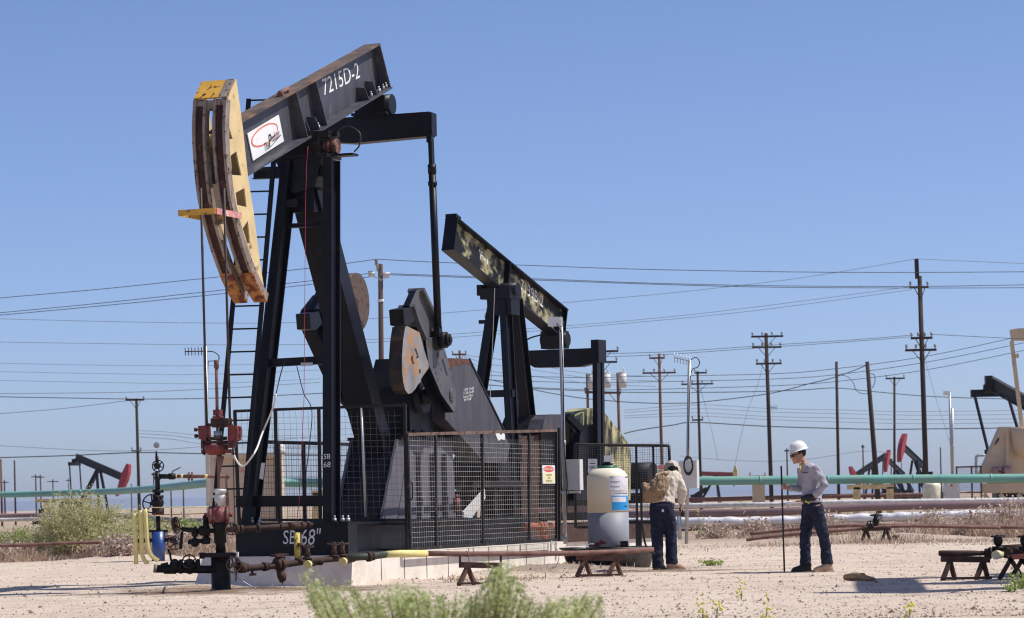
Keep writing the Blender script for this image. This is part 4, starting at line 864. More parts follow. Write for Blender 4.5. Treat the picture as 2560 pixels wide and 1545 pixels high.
mb = MB(); c_ = q(391, 1113, -.03); mb.cyl(c_, c_ + V((0, .06, 0)), .062, 20); mb.mi = 1; mb.cyl(c_ - V((0, .004, 0)), c_ + V((0, .004, 0)), .05, 20); part('pressure_gauge', mb, [MT['galv'], pmat('gauge_glass', (.30, .32, .32), .1, bump=0)], t, True)
mb = MB(); mb.cyl(q(430, 1191), q(568, 1191), .038, 12); mb.cyl(q(568, 1188), q(569, 1280), .038, 12); mb.ball(q(569, 1191), .05)
for x in (470, 478): mb.cyl(q(x, 1191), q(x + 4, 1191), .09, 12)
mb.mi = 1
for x, w2 in ((439, 3), (452, 6), (511, 8)): mb.cyl(q(x, 1191), q(x + w2, 1191), .041, 12)
part('side_line', mb, [MT['rustpipe'], MT['pipeyellow']], t, True)
mb = MB(); mb.tube([q(430, 1184), q(432, 1178), q(452, 1168)], .012, 6); part('lever', mb, MT['rubber'], t, True)
GY = 56.5; q = lambda x, y, d=0: W(x, y, GY + d)
def guard(label, pts):
    mb = MB(); mb.tube(smooth_pl([q(*p) for p in pts], 4), .044, 12); solo('yellow_guard_pipe', mb, MT['pipeyellow'], label, 'bollard', 'yellow guard pipes')
guard('straight yellow guard pipe, leftmost of the three by the blue casing', [(336, 1284), (337, 1320), (340, 1380), (340, 1412)])
guard('yellow guard pipe in the middle, bent outward near the ground', [(351, 1276), (353, 1320), (355, 1380), (362, 1402), (372, 1408)])
guard('curved yellow guard pipe nearest the blue casing', [(363, 1273), (366, 1320), (369, 1360), (378, 1388), (396, 1402)])
mb = MB(); mb.tube([q(362, 1269), q(450, 1268), q(560, 1267)], .011, 6); solo('yellow_rail', mb, MT['pipeyellow'], 'thin yellow rail running right at knee height behind the wellhead', 'rail')
mb = MB(); mb.tube([q(346, 1288), q(440, 1286), q(545, 1283)], .010, 6); solo('orange_rail', mb, pmat('orange_rust', (.40, .17, .09), .8), 'thin orange rail just below the yellow one', 'rail')
# beige cabinet behind the ladder
KY = 72.0; q = lambda x, y, d=0: W(x, y, KY + d)
c = GX(612, KY); t = thing('electrical_cabinet', 'big beige electrical cabinet seen through the legs of the near unit', 'cabinet', c)
x0 = q(522, 1200).x; x1 = q(706, 1200).x; z1 = q(612, 1134).z; zb_ = .35
mb = MB(); mb.box(((x0 + x1) / 2, KY + .35, (z1 + zb_) / 2), (x1 - x0, .7, z1 - zb_))
for x in (x0 + .08, x1 - .08): mb.box((x, KY - .06, (z1 + zb_) / 2), (.16, .12, z1 - zb_))
mb.box(((x0 + x1) / 2, KY - .075, z1 - .05), (x1 - x0, .15, .12)); 
for x in (x0 + .3, x1 - .3): mb.bar((x, KY + .3, -.1), (x, KY + .3, zb_), .1, .1)
part('housing', mb, MT['beige'], t, True)
mb = MB(); mb.cyl(q(699, 1136), q(699, 1118), .15, 14); mb.ball(q(699, 1118), (.15, .15, .10)); part('roof_vent', mb, MT['boxgrey'], t, True); mb = MB(); mb.bar(q(536, 1134), q(536, 1108), .35, .1); part('roof_post', mb, MT['beige'], t, True)
mb = MB(); q2 = lambda x, y: W(x, y, KY - .004); mb.prism([q2(592, 1172), q2(640, 1171), q2(640, 1192), q2(592, 1193)], (0, -.003, 0)); mb.mi = 1
text(mb, 'DANGER', W(616, 1177, KY - .01), X, Z, .11, sx=.8); part('warning_sign', mb, [MT['beige'], MT['signred']], t, True)
mb = MB(); 
for k in (.34, .68): mb.box((x0 + (x1 - x0) * k, KY - .004, (z1 + zb_) / 2 - .04), (.02, .012, z1 - zb_ - .2))
part('door_seam', mb, MT['darkrust'], t, True)
# ------------------------------------------------------------------ second pumping unit (no horsehead, camouflage paint)
P2 = Frame(-.13, 53, 26); L2 = P2.L
CAMO = pmat('camouflage_paint', (.0075, .008, .011), .55, var=.3, scale=3, c2=(.42, .38, .22), c2amt=.44, c2scale=1.9, c2sharp=.10, spec=.25)
CAMOY = pmat('yellow_camouflage', (.42, .39, .20), .6, var=.15, scale=3, c2=(.02, .02, .018), c2amt=.46, c2scale=2.6, c2sharp=.12, stretch=(1, 1, .5))
p2 = thing('pumping_unit', 'black pumping unit without horsehead, camouflage painted and numbered 7139B-2', 'pump jack', P2.o, P2.rz, 'pump jacks across the oil field')
q0 = L2(1138, 626, p=.13); q1 = L2(1372, 815, p=.13); u2 = V((0, q1.y - q0.y, q1.z - q0.z)).normalized(); v2 = V((0, -u2.z, u2.y)); o2 = V((0, q0.y, q0.z))
def b2(s, t, p=0.0): return o2 + u2 * s + v2 * t + ep * p
rot2 = M((ep, u2, v2)).transposed()
_q = L2(1145, 543, p=.13) - o2; H2 = _q.dot(v2); sE = (L2(1414, 845, p=.13) - o2).dot(u2); s0 = min(0, _q.dot(u2))
mb = MB(); mb.mi = 1
mb.box(b2((s0 + sE) / 2, .013), (.26, sE - s0, .026), rot2); mb.box(b2((s0 + sE) / 2, H2 - .013), (.26, sE - s0, .026), rot2)
mb.box(b2(s0 + .012, H2 / 2), (.25, .022, H2 - .056), rot2); mb.box(b2(sE - .02, H2 / 2), (.24, .022, H2 - .056), rot2)
mb.mi = 0; mb.box(b2((s0 + sE) / 2, H2 / 2), (.022, sE - s0 - .01, H2 - .054), rot2)
mb.mi = 1; s_ = (L2(1272, 700, p=.12) - o2).dot(u2); mb.box(b2(s_, H2 / 2, .07), (.11, .02, H2 - .06), rot2)
mb.box(b2(.06 + s0, H2 + .03), (.22, .2, .06), rot2); mb.cyl(b2(.25 + s0, H2 + .05), b2(.5 + s0, H2 + .05), .035, 8)
part('walking_beam', mb, [CAMO, MT['black']], p2)
mb = MB(); a_ = L2(1302, 712, p=.015); b_ = L2(1358, 757, p=.015); d_ = (b_ - a_).normalized(); text(mb, '7139B-2', (a_ + b_) / 2, V((0, d_.y, d_.z)), V((0, -d_.z * .4, d_.y)), .31, sx=(b_ - a_).length / (3.3 * .31) * 1.0)
text(mb, "'F-1", L2(1210, 645, p=.015), V((0, d_.y, d_.z)), V((0, -d_.z * .3, d_.y)), .22, sx=1.4); part('beam_number', mb, MT['chalk'], p2)
mb = MB(); zt2 = L2(1245, 722, a=0).z; mb.box((0, 0, zt2 - .1), (.62, .5, .2)); mb.box((.05, 0, zt2 - .34), (.5, .36, .32)); mb.cyl((-.34, 0, zt2 - .02), (.36, 0, zt2 - .02), .12, 14); mb.box((-.36, .0, zt2 - .02), (.1, .36, .2))
part('saddle', mb, MT['black'], p2)
mb = MB(); mb.prism([b2(s_ - .02, -.16, .10), b2(s_ + .48, -.16, .10), b2(s_ + .48, .0, .10), b2(s_ - .02, .0, .10)], (.06, 0, 0)); part('bearing_cap', mb, pmat('tan_paint', (.42, .31, .18), .6, c2=(.08, .05, .03), c2amt=.25, c2scale=8), p2)
for x0, y0, x1, y1, w2, d2, a0, a1 in ((1238, 745, 1150, 1310, .16, .24, -.05, -.45), (1263, 745, 1292, 1310, .13, .28, -.05, -.45), (1288, 750, 1350, 1310, .20, .26, .3, 1.9)):
    mb = MB(); mb.ibeam(L2(x1, y1, a=a1), L2(x0, y0, a=a0), w2, d2, ea, .022, .02); part('post_leg', mb, MT['black'], p2)
mb = MB(); mb.bar(L2(1216, 985, a=-.25), L2(1284, 983, a=-.25), .1, .13); part('cross_brace', mb, MT['black'], p2)
mb = MB(); mb.bar(L2(1198, 805, a=-.1), L2(1226, 804, a=-.1), .05, .07); part('ladder_bracket', mb, MT['black'], p2)
mb = MB(); mb.tube([L2(1237, 720, a=-.3), L2(1230, 900, a=-.35), L2(1222, 1080, a=-.5)], .006, 5); mb.tube(smooth_pl([L2(1222, 775, a=-.1), L2(1214, 785, a=-.1), L2(1213, 795, a=-.1), L2(1222, 790, a=-.1)], 3), .012, 6); part('brake_cord', mb, MT['hose'], p2)
E2 = 2.5; mb = MB(); mb.prism([L2(x, y, a=E2 - .13) for x, y in ((1302, 877), (1478, 870), (1500, 869), (1500, 903), (1448, 917), (1336, 919), (1305, 901))], ea * .24)
part('equalizer_beam', mb, MT['black'], p2)
mb = MB(); c = L2(1387, 850, a=E2); mb.box(c, (.44, .36, .34)); mb.box(c + Z * .2, (.34, .34, .34)); mb.cyl(c - ep * .26, c + ep * .28, .14, 14); mb.tube(smooth_pl([c + V((-.2, -.2, .1)), c + V((-.5, -.2, .02)), c + V((-.62, -.2, -.18)), c + V((-.9, -.2, -.2))], 4), .016, 6); part('equalizer_bearing', mb, MT['grime'], p2)
for s_ in (1, -1):
    mb = MB(); tp = L2(1493, 852, p=.9); bt = L2(1496, 1215, p=.9); tp.x = bt.x = s_ * .88; mb.bar(tp, bt, .10, .16, ea); tp2 = tp + V((s_ * .0, .22, -.0)); mb.bar(tp2, bt + V((0, .22, 0)), .09, .1, ea)
    mb.bar(tp + V((0, .1, .02)), tp + V((0, .1, -.42)), .16, .36, ea); part('pitman_arm', mb, MT['black'], p2)
mb = MB(); z0 = .5
def pz(pts, p, th): mb.prism(P2.poly(pts, p), V((-th, 0, 0)))
pz([(1352, 1300), (1352, 1085), (1368, 1040), (1376, 1036), (1445, 1036), (1448, 1075), (1470, 1100), (1470, 1300)], .45, .9)
part('gearbox', mb, MT['grime'], p2)
mb = MB(); pz([(1355, 1072), (1362, 1048), (1374, 1038), (1412, 1036), (1415, 1073)], .56, .3); part('gear_cover', mb, MT['grey'], p2)
mb = MB(); pz([(1440, 1250), (1450, 1085), (1470, 1064), (1490, 1060), (1506, 1075), (1506, 1250)], .78, .16); mb.bar(L2(1418, 1040, p=.6), L2(1452, 1074, p=.75), .12, .12); part('crank_arm', mb, MT['black'], p2)
mb = MB(); pz([(1445, 1062), (1458, 1030), (1472, 1020), (1502, 1019), (1570, 1106), (1578, 1140), (1576, 1250), (1470, 1250), (1450, 1150)], .6, .4); part('belt_guard', mb, CAMOY, p2)
mb = MB(); pz([(1296, 1310), (1306, 1110), (1325, 1092), (1356, 1084), (1356, 1310)], .42, .8); part('pedestal', mb, MT['darkrust'], p2)
mb = MB(); c = L2(1600, 1190, p=-.1); mb.cyl(c - ep * .4, c + ep * .3, .28, 16); mb.box(c - Z * .45, (.8, .7, .2)); part('motor', mb, MT['grime'], p2)
mb = MB(); mb.box((0, 2.4, .45), (1.5, 7.4, .34)); mb.bar((.78, -1, .9), (.78, 2.2, .9), .1, .12); part('base_skid', mb, MT['darkrust'], p2)
t = frame_thing('concrete_pad', 'pale concrete pad blocks under the camouflage unit behind the tank', 'foundation', P2)
mb = MB(); mb.box((-.25, 2.4, .08), (1.9, 8.4, .40)); mb.box((-.05, -1.95, .14), (.55, .5, .5)); part('slab', mb, MT['concrete'], t)
FY = 47.6; q = lambda x, y, d=0: W(x, y, FY + d)
t = thing('mesh_fence', 'black hooped mesh fence in front of the camouflage unit behind the tank', 'fence', GX(1555, FY))
mb = MB(); mb.tube(smooth_pl([q(1439, 1320), q(1438, 1130), q(1439, 1113), q(1450, 1111), q(1555, 1113), q(1660, 1114), q(1671, 1117), q(1673, 1130), q(1680, 1306)], 3), .025, 8)
for x in (1497, 1590, 1633): mb.bar(q(x, 1113), q(x + 3, 1310), .035, .035)
mb.bar(q(1440, 1318), q(1500, 1318), .05, .045); mb.bar(q(1497, 1305), q(1680, 1305), .06, .06); mb.bar(q(1596, 1305), q(1597, 1372), .1, .1); mb.bar(q(1676, 1305), q(1677, 1372), .1, .1); part('frame', mb, FRB, t, True)
mb = MB(); mb.grid(q(1441, 1317), q(1678, 1306), q(1440, 1115), 40, 34, .0026); part('wire_mesh', mb, pmat('dull_wire', (.12, .115, .11), .5, bump=0), t, True)
mb = MB(); q = lambda x, y: W(x, y, FY - .06); mb.prism([q(1470, 1182), q(1493, 1182), q(1493, 1147), q(1470, 1147)], (0, .006, 0)); sgn = part('number_sign', mb, MT['white'], t, True)
mb = MB(); q = lambda x, y: W(x, y, FY - .064); text(mb, '7189B-2', q(1481.5, 1169), X, Z, .085, sx=.46); mb.bar(q(1477, 1152), q(1486, 1152), .002, .006); mb.bar(q(1474, 1159), q(1488, 1158.5), .002, .012); mb.bar(q(1474, 1178), q(1489, 1178), .002, .006); part('lettering', mb, MT['ink'], sgn, True)
o_ = W(1643, 1192, FY - .06); sg2 = thing('danger_board', 'red and white danger board on the dark fence above the stooping man', 'sign', o_); WM[sg2] = M.Translation(o_)
def _sd():
    inv = WM[sg2].inverted(); sign_danger(V((0, 0, 0)), X, Z, (W(1666, 1192, FY).x - o_.x), W(1643, 1162, FY).z - o_.z, sg2)
_sd()
# ------------------------------------------------------------------ far pumping units
def far_pump(label, px, Y, deg, sc, tilt, mbeam, mhead, crank=40, mcw=None):
    g = GX(px, Y); f = Frame(g.x, g.y, deg); t = thing('pumping_unit', label, 'pump jack', f.o, f.rz, 'pump jacks across the oil field')
    k = sc; ph = 4.6 * k; a_ = math.radians(tilt); u = V((0, math.cos(a_), math.sin(a_))); v = V((0, -u.z, u.y)); pv = V((0, 0, ph + .25 * k))
    mb = MB(); mb.ibeam(pv - u * 2.7 * k, pv + u * 2.4 * k, .25 * k, .62 * k, v, .04 * k, .04 * k); part('walking_beam', mb, mbeam, t)
    mb = MB(); R_ = 3.1 * k; pts = [pv - (u * math.cos(b) + v * math.sin(b)) * R_ for b in [math.radians(d) for d in (-24, -12, 0, 12, 24, 34)]]
    pts += [pv - (u * math.cos(math.radians(30)) + v * math.sin(math.radians(30))) * R_ * .94, pv - u * 2.45 * k - v * .45 * k, pv - u * 2.45 * k + v * .4 * k, pv - (u * math.cos(math.radians(-26)) + v * math.sin(math.radians(-26))) * R_ * .93]
    mb.prism([q + ep * -.24 * k for q in pts], ep * .48 * k); part('horsehead', mb, mhead, t)
    for s in (-1, 1):
        mb = MB(); mb.bar((s * .8 * k, -.5 * k, .5 * k), (s * .3 * k, 0, ph), .16 * k, .2 * k); part('post_leg', mb, MT['black'], t)
    mb = MB(); mb.bar((0, 2.4 * k, .8 * k), (0, .1, ph - .1 * k), .34 * k, .3 * k); part('rear_leg', mb, MT['black'], t)
    mb = MB(); e = pv + u * 2.3 * k - v * .6 * k; mb.bar(e - ep * .9 * k, e + ep * .9 * k, .22 * k, .3 * k); mb.box(e + Z * .25 * k, (.4 * k, .3 * k, .35 * k)); part('equalizer_beam', mb, MT['black'], t)
    cs = V((0, 2.9 * k, 1.9 * k)); cd = V((0, -math.cos(math.radians(crank)), math.sin(math.radians(crank))))
    for s in (-1, 1):
        mb = MB(); b = cs + cd * .9 * k + ep * s * .85 * k; mb.bar(V((s * .85 * k, e.y, e.z)), b, .09 * k, .09 * k); part('pitman_arm', mb, MT['black'], t)
        mb = MB(); mb.bar(cs + ep * s * .7 * k - cd * .3 * k, cs + ep * s * .7 * k + cd * 1.9 * k, .18 * k, .5 * k, cd.cross(ep)); part('crank_arm', mb, mcw or MT['black'], t)
    mb = MB(); mb.box((0, 2.9 * k, 1.2 * k), (.9 * k, 1.6 * k, 1.6 * k)); mb.box((0, 5.3 * k, 1.0 * k), (.8 * k, 1.0 * k, .8 * k)); part('gearbox', mb, MT['grime'], t)
    mb = MB(); mb.box((0, 2.6 * k, .25 * k), (1.7 * k, 7.2 * k, .5 * k)); part('base_skid', mb, MT['grime'], t)
    return t
FB = pmat('far_black_beam', (.02, .022, .03), .5, c2=(.12, .11, .11), c2amt=.2, c2scale=1.5); FRD = pmat('far_red', (.33, .045, .06), .6, var=.25); FDR = pmat('far_dull_red', (.30, .07, .06), .7, var=.2)
far_pump('black pumping unit with red horsehead turned right, beyond the left bush', 249, 215, -68, .88, 22, FB, FRD, -35, FDR)
far_pump('small red beamed pumping unit far behind the square control box', 1792, 250, -75, .62, 3, FDR, pmat('far_yellow', (.55, .47, .22), .6, c2=(.02, .02, .02), c2amt=.4, c2scale=1), 30)
far_pump('pumping unit with pink red horsehead raised high, behind the tall brown pole', 2290, 205, 38, .73, -26, FB, FRD, 40)
far_pump('pumping unit with red horsehead just left of the thin crossarm pole', 2243, 225, 35, .62, -24, FB, FRD, 40)
far_pump('pumping unit with red horsehead dipped low behind the leaning pole', 2180, 228, 62, .68, 28, FB, FRD, -30)
# black unit half out of the frame on the right, seen from behind
BY_ = 152.0; q = lambda x, y, d=0: W(x, y, BY_ + d); c = GX(2520, BY_)
t = thing('pumping_unit', 'black pumping unit seen from behind at the right edge, past the tan one', 'pump jack', c, 0, 'pump jacks across the oil field')
mb = MB(); mb.bar(q(2427, 986), q(2522, 984), .3, .30); mb.bar(q(2427, 977), q(2460, 976), .3, .1); mb.bar(q(2490, 976), q(2520, 976), .3, .1); part('equalizer_beam', mb, MT['black'], t, True)
mb = MB(); mb.ibeam(q(2472, 955, -.1), q(2570, 1010, -3.0), .3, .72, Z, .05, .04); part('walking_beam', mb, pmat('dusty_black', (.03, .03, .032), .6, c2=(.2, .17, .13), c2amt=.2, c2scale=1.5), t, True)
mb = MB(); mb.box(q(2471, 955, -.3), (.34, .5, .66)); mb.cyl(q(2459, 972, -.3), q(2488, 972, -.3), .24, 14); part('equalizer_bearing', mb, MT['grime'], t, True)
for a_, b_ in (((2437, 990), (2470, 1126)), ((2520, 990), (2545, 1075))):
    mb = MB(); mb.bar(q(*a_), q(*b_, -.5), .12, .12); part('pitman_arm', mb, MT['black'], t, True)
mb = MB(); mb.box(q(2468, 1130, -.4), (.25, .3, .25)); mb.bar(q(2470, 1128, -.4), q(2475, 1215, -.4), .2, .4); part('crank_arm', mb, MT['darkrust'], t, True)
mb = MB(); mb.box(q(2560, 1210, 1), (3.2, 1.6, 1.6)); part('gearbox', mb, MT['grime'], t, True)
# tan unit at the right edge
TY2 = 125.0; q = lambda x, y, d=0: W(x, y, TY2 + d); c = GX(2540, TY2)
TAN = pmat('tan_unit_paint', (.60, .47, .31), .6, var=.1, scale=1.5, c2=(.26, .15, .08), c2amt=.16, c2scale=1.4, c2sharp=.2)
t = thing('pumping_unit', 'tan pumping unit with sloped belt guard cut by the right edge', 'pump jack', c, 0, 'pump jacks across the oil field')
mb = MB(); mb.prism([q(2450, 1186), q(2501, 1067), q(2530, 1067), q(2530, 1186)], (0, .7, 0)); mb.prism([q(2529, 1089, .02), q(2640, 1089, .02), q(2640, 1186, .02), q(2529, 1186, .02)], (0, .6, 0)); mb.bar(q(2518, 1082, -.06), q(2518, 1186, -.06), .15, .12); part('belt_guard', mb, TAN, t, True)
mb = MB(); c_ = q(2572, 1110, -.1); mb.lathe(q(2572, 1068, -.1), V((0, 0, -1)), [(0, .78), (.2, .8), (.9, .72), (1.25, .58)], 20); part('gear_cover', mb, TAN, t, True)
mb = MB(); mb.bar(q(2529, 852, .6), q(2555, 1070, .6), .16, .16); mb.mi = 0; mb.cyl(q(2539, 885, .6), q(2541, 895, .6), .13, 8); part('pitman_arm', mb, TAN, t, True)
mb = MB(); mb.prism([q(2527, 824, .5), q(2545, 821, .5), q(2640, 815, .5), q(2640, 852, .5), q(2531, 851, .5)], (0, .35, 0)); part('equalizer_beam', mb, TAN, t, True)
mb = MB(); mb.box(q(2540, 1219, 0), (3.0, .5, .42)); mb.bar(q(2420, 1231, .1), q(2620, 1230, .1), .6, .08); 
for x in (2460, 2500, 2545): mb.bar(q(x, 1235, -.1), q(x + 22, 1262, -.1), .08, .18)
part('base_skid', mb, [TAN], t, True)
mb = MB(); mb.cyl(q(2478, 1177, -.5), q(2528, 1175, -.5), .17, 16); mb.cyl(q(2508, 1176, -.55), q(2528, 1175, -.55), .2, 16); mb.box(q(2498, 1190, -.5), (.6, .3, .12)); part('motor', mb, pmat('faded_pink_motor', (.42, .26, .24), .7, c2=(.10, .04, .04), c2amt=.4, c2scale=4), t, True)
mb = MB(); mb.tube(smooth_pl([q(2441, 1186, -.3), q(2440, 1150, -.3), q(2444, 1139, -.3), q(2462, 1138, -.3)], 4), .06, 10); part('exhaust_pipe', mb, MT['galv'], t, True)
mb = MB(); mb.prism([q(2486, 1111, -.03), q(2494, 1097, -.03), q(2499, 1094, -.03), q(2497, 1100, -.03), q(2490, 1110, -.03)], (0, -.02, 0)); part('rust_patch', mb, MT['darkrust'], t, True)
q = lambda x, y, d=0: W(x, y, 124 + d); t = thing('mesh_fence', 'short rusty mesh fence beside the tan unit at the right edge', 'fence', GX(2420, 124))
mb = MB(); 
for x in (2391, 2429, 2452): mb.bar(q(x, 1166), q(x + 2, 1262), .07, .07)
mb.bar(q(2390, 1168), q(2455, 1166), .07, .07); mb.bar(q(2392, 1232), q(2455, 1230), .05, .05); part('frame', mb, MT['rustpipe'], t, True)
mb = MB(); mb.grid(q(2392, 1260), q(2454, 1258), q(2391, 1168), 14, 16, .006); part('wire_mesh', mb, MESHW, t, True)
YT = 120; q = lambda x, y, d=0: W(x, y, YT + d); c = GX(2331, YT); t = thing('plastic_tank', 'squat cream plastic tank behind the big brown pipe on the right', 'tank', c)
z1 = q(2331, 1207).z; mb = MB(); mb.lathe(c, Z, [(0, .37), (z1 - .12, .385), (z1 - .04, .36), (z1, .28), (z1 + .01, .01)], 26); part('tank_shell', mb, pmat('pale_cream_plastic', (.72, .68, .52), .4, bump=0), t, True)
mb = MB(); mb.cyl(c + Z * z1, c + Z * (z1 + .05), .12, 14); part('tank_lid', mb, MT['boxgrey'], t, True)
c = GX(2378, YT); t = thing('electrical_cabinet', 'white metal cabinet standing beside the squat cream tank', 'cabinet', c)
a_ = q(2359, 1250); b_ = q(2397, 1206); mb = MB(); mb.box(((a_.x + b_.x) / 2, YT, (a_.z + b_.z) / 2), (b_.x - a_.x, .35, b_.z - a_.z)); mb.bar(c, c + Z * (a_.z + .05), .15, .15); part('housing', mb, pmat('cabinet_white', (.60, .60, .60), .5), t, True)
mb = MB(); mb.box(((a_.x + b_.x) / 2, YT - .18, (a_.z + b_.z) / 2), (.42, .012, .5)); mb.mi = 1; mb.box((a_.x + .32, YT - .189, b_.z - .12), (.1, .004, .1)); part('door', mb, [MT['boxgrey'], MT['signred']], t, True)
# ------------------------------------------------------------------ pipelines
def pipe(name, label, pts, dia, mats, n=10, wr=0, k=5):
    P = smooth_pl([W(x, y, Y) for x, y, Y in pts], k); mb = MB()
    if wr:
        P = [P[i] + (P[i + 1] - P[i]) * f for i in range(len(P) - 1) for f in [j / 8 for j in range(8)]]
        rr = [dia / 2 * (1 + wr * NZ.noise(V((p.x * 2.2, 0, 3)))) for p in P]
    else: rr = dia / 2
    mb.tube(P, rr, n)
    return mb, mats
def dopipe(name, label, pts, dia, m, wr=0, group='pipelines on the ground'):
    mb, _ = pipe(name, label, pts, dia, m, 12, wr); return solo(name, mb, m, label, 'pipeline', group)
GREEN = pmat('mint_green_paint', (.15, .38, .31), .45, var=.15, scale=.8, c2=(.26, .36, .30), c2amt=.25, c2scale=1.1, c2sharp=.4, bump=.05)
TEAL = pmat('pale_mint_paint', (.16, .48, .42), .4, var=.1, scale=.6, bump=.03)
seams = []
mb, _ = pipe('', '', [(-60, 1237, 171), (60, 1235.5, 170), (180, 1232, 166), (290, 1228, 157), (380, 1222, 141), (460, 1214, 126), (530, 1207, 116), (640, 1205, 115), (760, 1207, 116), (1100, 1207.5, 116), (1500, 1205.5, 116), (1650, 1203.5, 116), (1900, 1201, 116), (2200, 1198, 116), (2620, 1195, 116)], .36, GREEN, 16)
for x in (60, 200, 340, 460, 760, 1000, 1250, 1720, 1880, 2060, 2290, 2470):
    a_ = min(range(len(mb.v) // 16 - 1), key=lambda i: abs((sum((V(v_) for v_ in mb.v[i * 16:i * 16 + 16]), V()) / 16 - CAM).normalized().x - rayd(x, 1210).normalized().x))
    c_ = sum((V(v_) for v_ in mb.v[a_ * 16:a_ * 16 + 16]), V()) / 16
    n_ = sum((V(v_) for v_ in mb.v[a_ * 16 + 16:a_ * 16 + 32]), V()) / 16; d_ = (n_ - c_).normalized(); seams.append((c_ - d_ * .04, c_ + d_ * .04))
for a_, b_ in seams: mb.cyl(a_, b_, .192, 16)
t = solo('green_pipeline', mb, GREEN, 'long mint green pipeline raised on stands across the whole field', 'pipeline')
YB = pmat('stand_yellow', (.66, .50, .22), .6, c2=(.25, .14, .08), c2amt=.15, c2scale=3)
def pstand(label, x0, x1, y, Y, legs):
    t = thing('pipe_stand', label, 'pipe stand', GX((x0 + x1) / 2, Y), 0, 'yellow stands under the green pipeline'); q = lambda x, y, d=0: W(x, y, Y + d)
    mb = MB(); mb.bar(q(x0, y), q(x1, y - .02 * (x1 - x0)), .2, .19); part('cross_beam', mb, YB, t, True)
    for x in legs: mb = MB(); b = GX(x, Y, -.05); mb.bar(b, q(x, y), .27, .2); part('leg', mb, YB, t, True)
pstand('yellow pipe stand with two stout legs, right of the walking man', 2118, 2234, 1218, 115.4, (2142, 2225))
pstand('yellow pipe stand half hidden by the left bush', 88, 230, 1252, 165, (116, 133))
pstand('yellow pipe stand glimpsed through the mesh gate', 1245, 1305, 1222, 115.4, (1255, 1297))
pstand('yellow pipe stand seen under the cross brace of the near unit', 780, 830, 1232, 115.4, (790, 822))
BRN = pmat('brown_insulated_pipe', (.22, .14, .135), .3, var=.15, scale=1.5, spec=.6, bump=.03)
dopipe('brown_pipeline', 'thick purple brown pipe crossing behind the two men', [(1380, 1292, 112), (1600, 1286, 108), (1900, 1281, 106), (2080, 1272, 106), (2250, 1265.5, 106), (2460, 1262, 106), (2640, 1260, 106)], .30, BRN)
WRAP = pmat('silver_wrap', (.68, .67, .69), .45, metal=.1, var=.12, scale=3, c2=(.10, .07, .075), c2amt=.22, c2scale=.9, c2sharp=.06, bump=.6, bscale=6)
dopipe('wrapped_pipeline', 'silver foil wrapped pipe with torn covering in front of the brown pipe', [(1560, 1306, 99), (1720, 1304, 98), (1900, 1303, 98), (2060, 1298, 98), (2250, 1292, 98), (2420, 1287, 98), (2640, 1284, 98)], .30, WRAP, .34)
dopipe('rusty_pipeline', 'dark rusty pipe lying under the foil wrapped pipe', [(1540, 1326, 90), (1700, 1322, 90), (1820, 1319, 92), (1960, 1318, 94), (2200, 1313, 96)], .16, MT['darkrust'])
dopipe('red_brown_pipeline', 'reddish pipe far behind the brown one, near the square box post', [(1560, 1254, 150), (1700, 1250, 150), (1800, 1248, 150), (2100, 1240, 150), (2330, 1237, 150)], .24, MT['rustpipe'])
dopipe('white_pipeline', 'long pale pipe at the foot of the yellow stand and cream tank', [(1560, 1266, 113), (1800, 1263, 112), (1900, 1262, 111), (2080, 1256, 111), (2330, 1253, 111), (2640, 1249, 111)], .2, pmat('pale_pipe', (.62, .60, .57), .5, bump=.05))
dopipe('thin_rusty_pipe', 'upper of two thin rusty pipes behind the walking man', [(1876, 1335, 64.5), (1960, 1326, 64.5), (2080, 1316, 64.5), (2240, 1313, 64.5), (2440, 1316, 64.5), (2640, 1321, 64.5)], .078, MT['rustpipe'])
dopipe('thin_rusty_pipe', 'lower of two thin rusty pipes with an open dark end behind the walking man', [(1866, 1350, 63), (1900, 1345, 63), (2000, 1334, 63), (2100, 1326, 63.2), (2250, 1315, 63.6), (2440, 1318, 64.3), (2500, 1320, 64.4)], .078, MT['rustpipe'])
dopipe('thin_rusty_pipe', 'thin rusty pipe lying in front of the left bush at the left edge', [(-60, 1365, 60.2), (60, 1363, 60.3), (160, 1358, 60.5), (250, 1355, 60.8)], .075, MT['rustpipe'])
dopipe('brown_pipeline', 'dull brown pipe in the grass at the left edge', [(-60, 1291, 108), (40, 1290, 108), (130, 1289, 107), (300, 1290, 104), (420, 1300, 100), (520, 1303, 98)], .2, BRN)
dopipe('white_pipeline', 'short pale pipe below the brown one at the left edge', [(-60, 1300, 100), (40, 1299, 100), (110, 1298, 99), (300, 1299, 98)], .13, pmat('chalky_pipe', (.55, .52, .48), .7))
dopipe('rusty_pipeline', 'rusty pipe in the grass behind the black valve tree', [(396, 1343, 75), (470, 1336, 75), (540, 1334, 75), (640, 1330, 75), (760, 1326, 75)], .12, MT['rustpipe'])
t = thing('valve_stand', 'small rusty stand with a valve wheel holding the thin pipes', 'pipe stand', GX(2190, 63.3), 0, 'low pipe stands'); q = lambda x, y, d=0: W(x, y, 63.3 + d)
mb = MB()
for x in (2165, 2215):
    tp = q(x, 1322); 
    for k in (-1, 1): mb.bar(tp, V((tp.x + k * .11, tp.y + k * .1, 0)), .05, .05)
mb.bar(q(2155, 1325), q(2226, 1322), .08, .06); part('frame', mb, MT['darkrust'], t, True)
mb = MB(); mb.cyl(q(2190, 1315), q(2190, 1290), .05, 8); mb.ball(q(2190, 1302), .08); part('valve_body', mb, MT['grime'], t, True)
mb = MB(); mb.wheel(q(2190, 1288), V((0, -.1, 1)), .13, .014, 5, .03, 0); mb.wheel(q(2176, 1312, -.1), V((0, -1, 0)), .08, .014, 5, .03); part('hand_wheel', mb, MT['grime'], t, True)
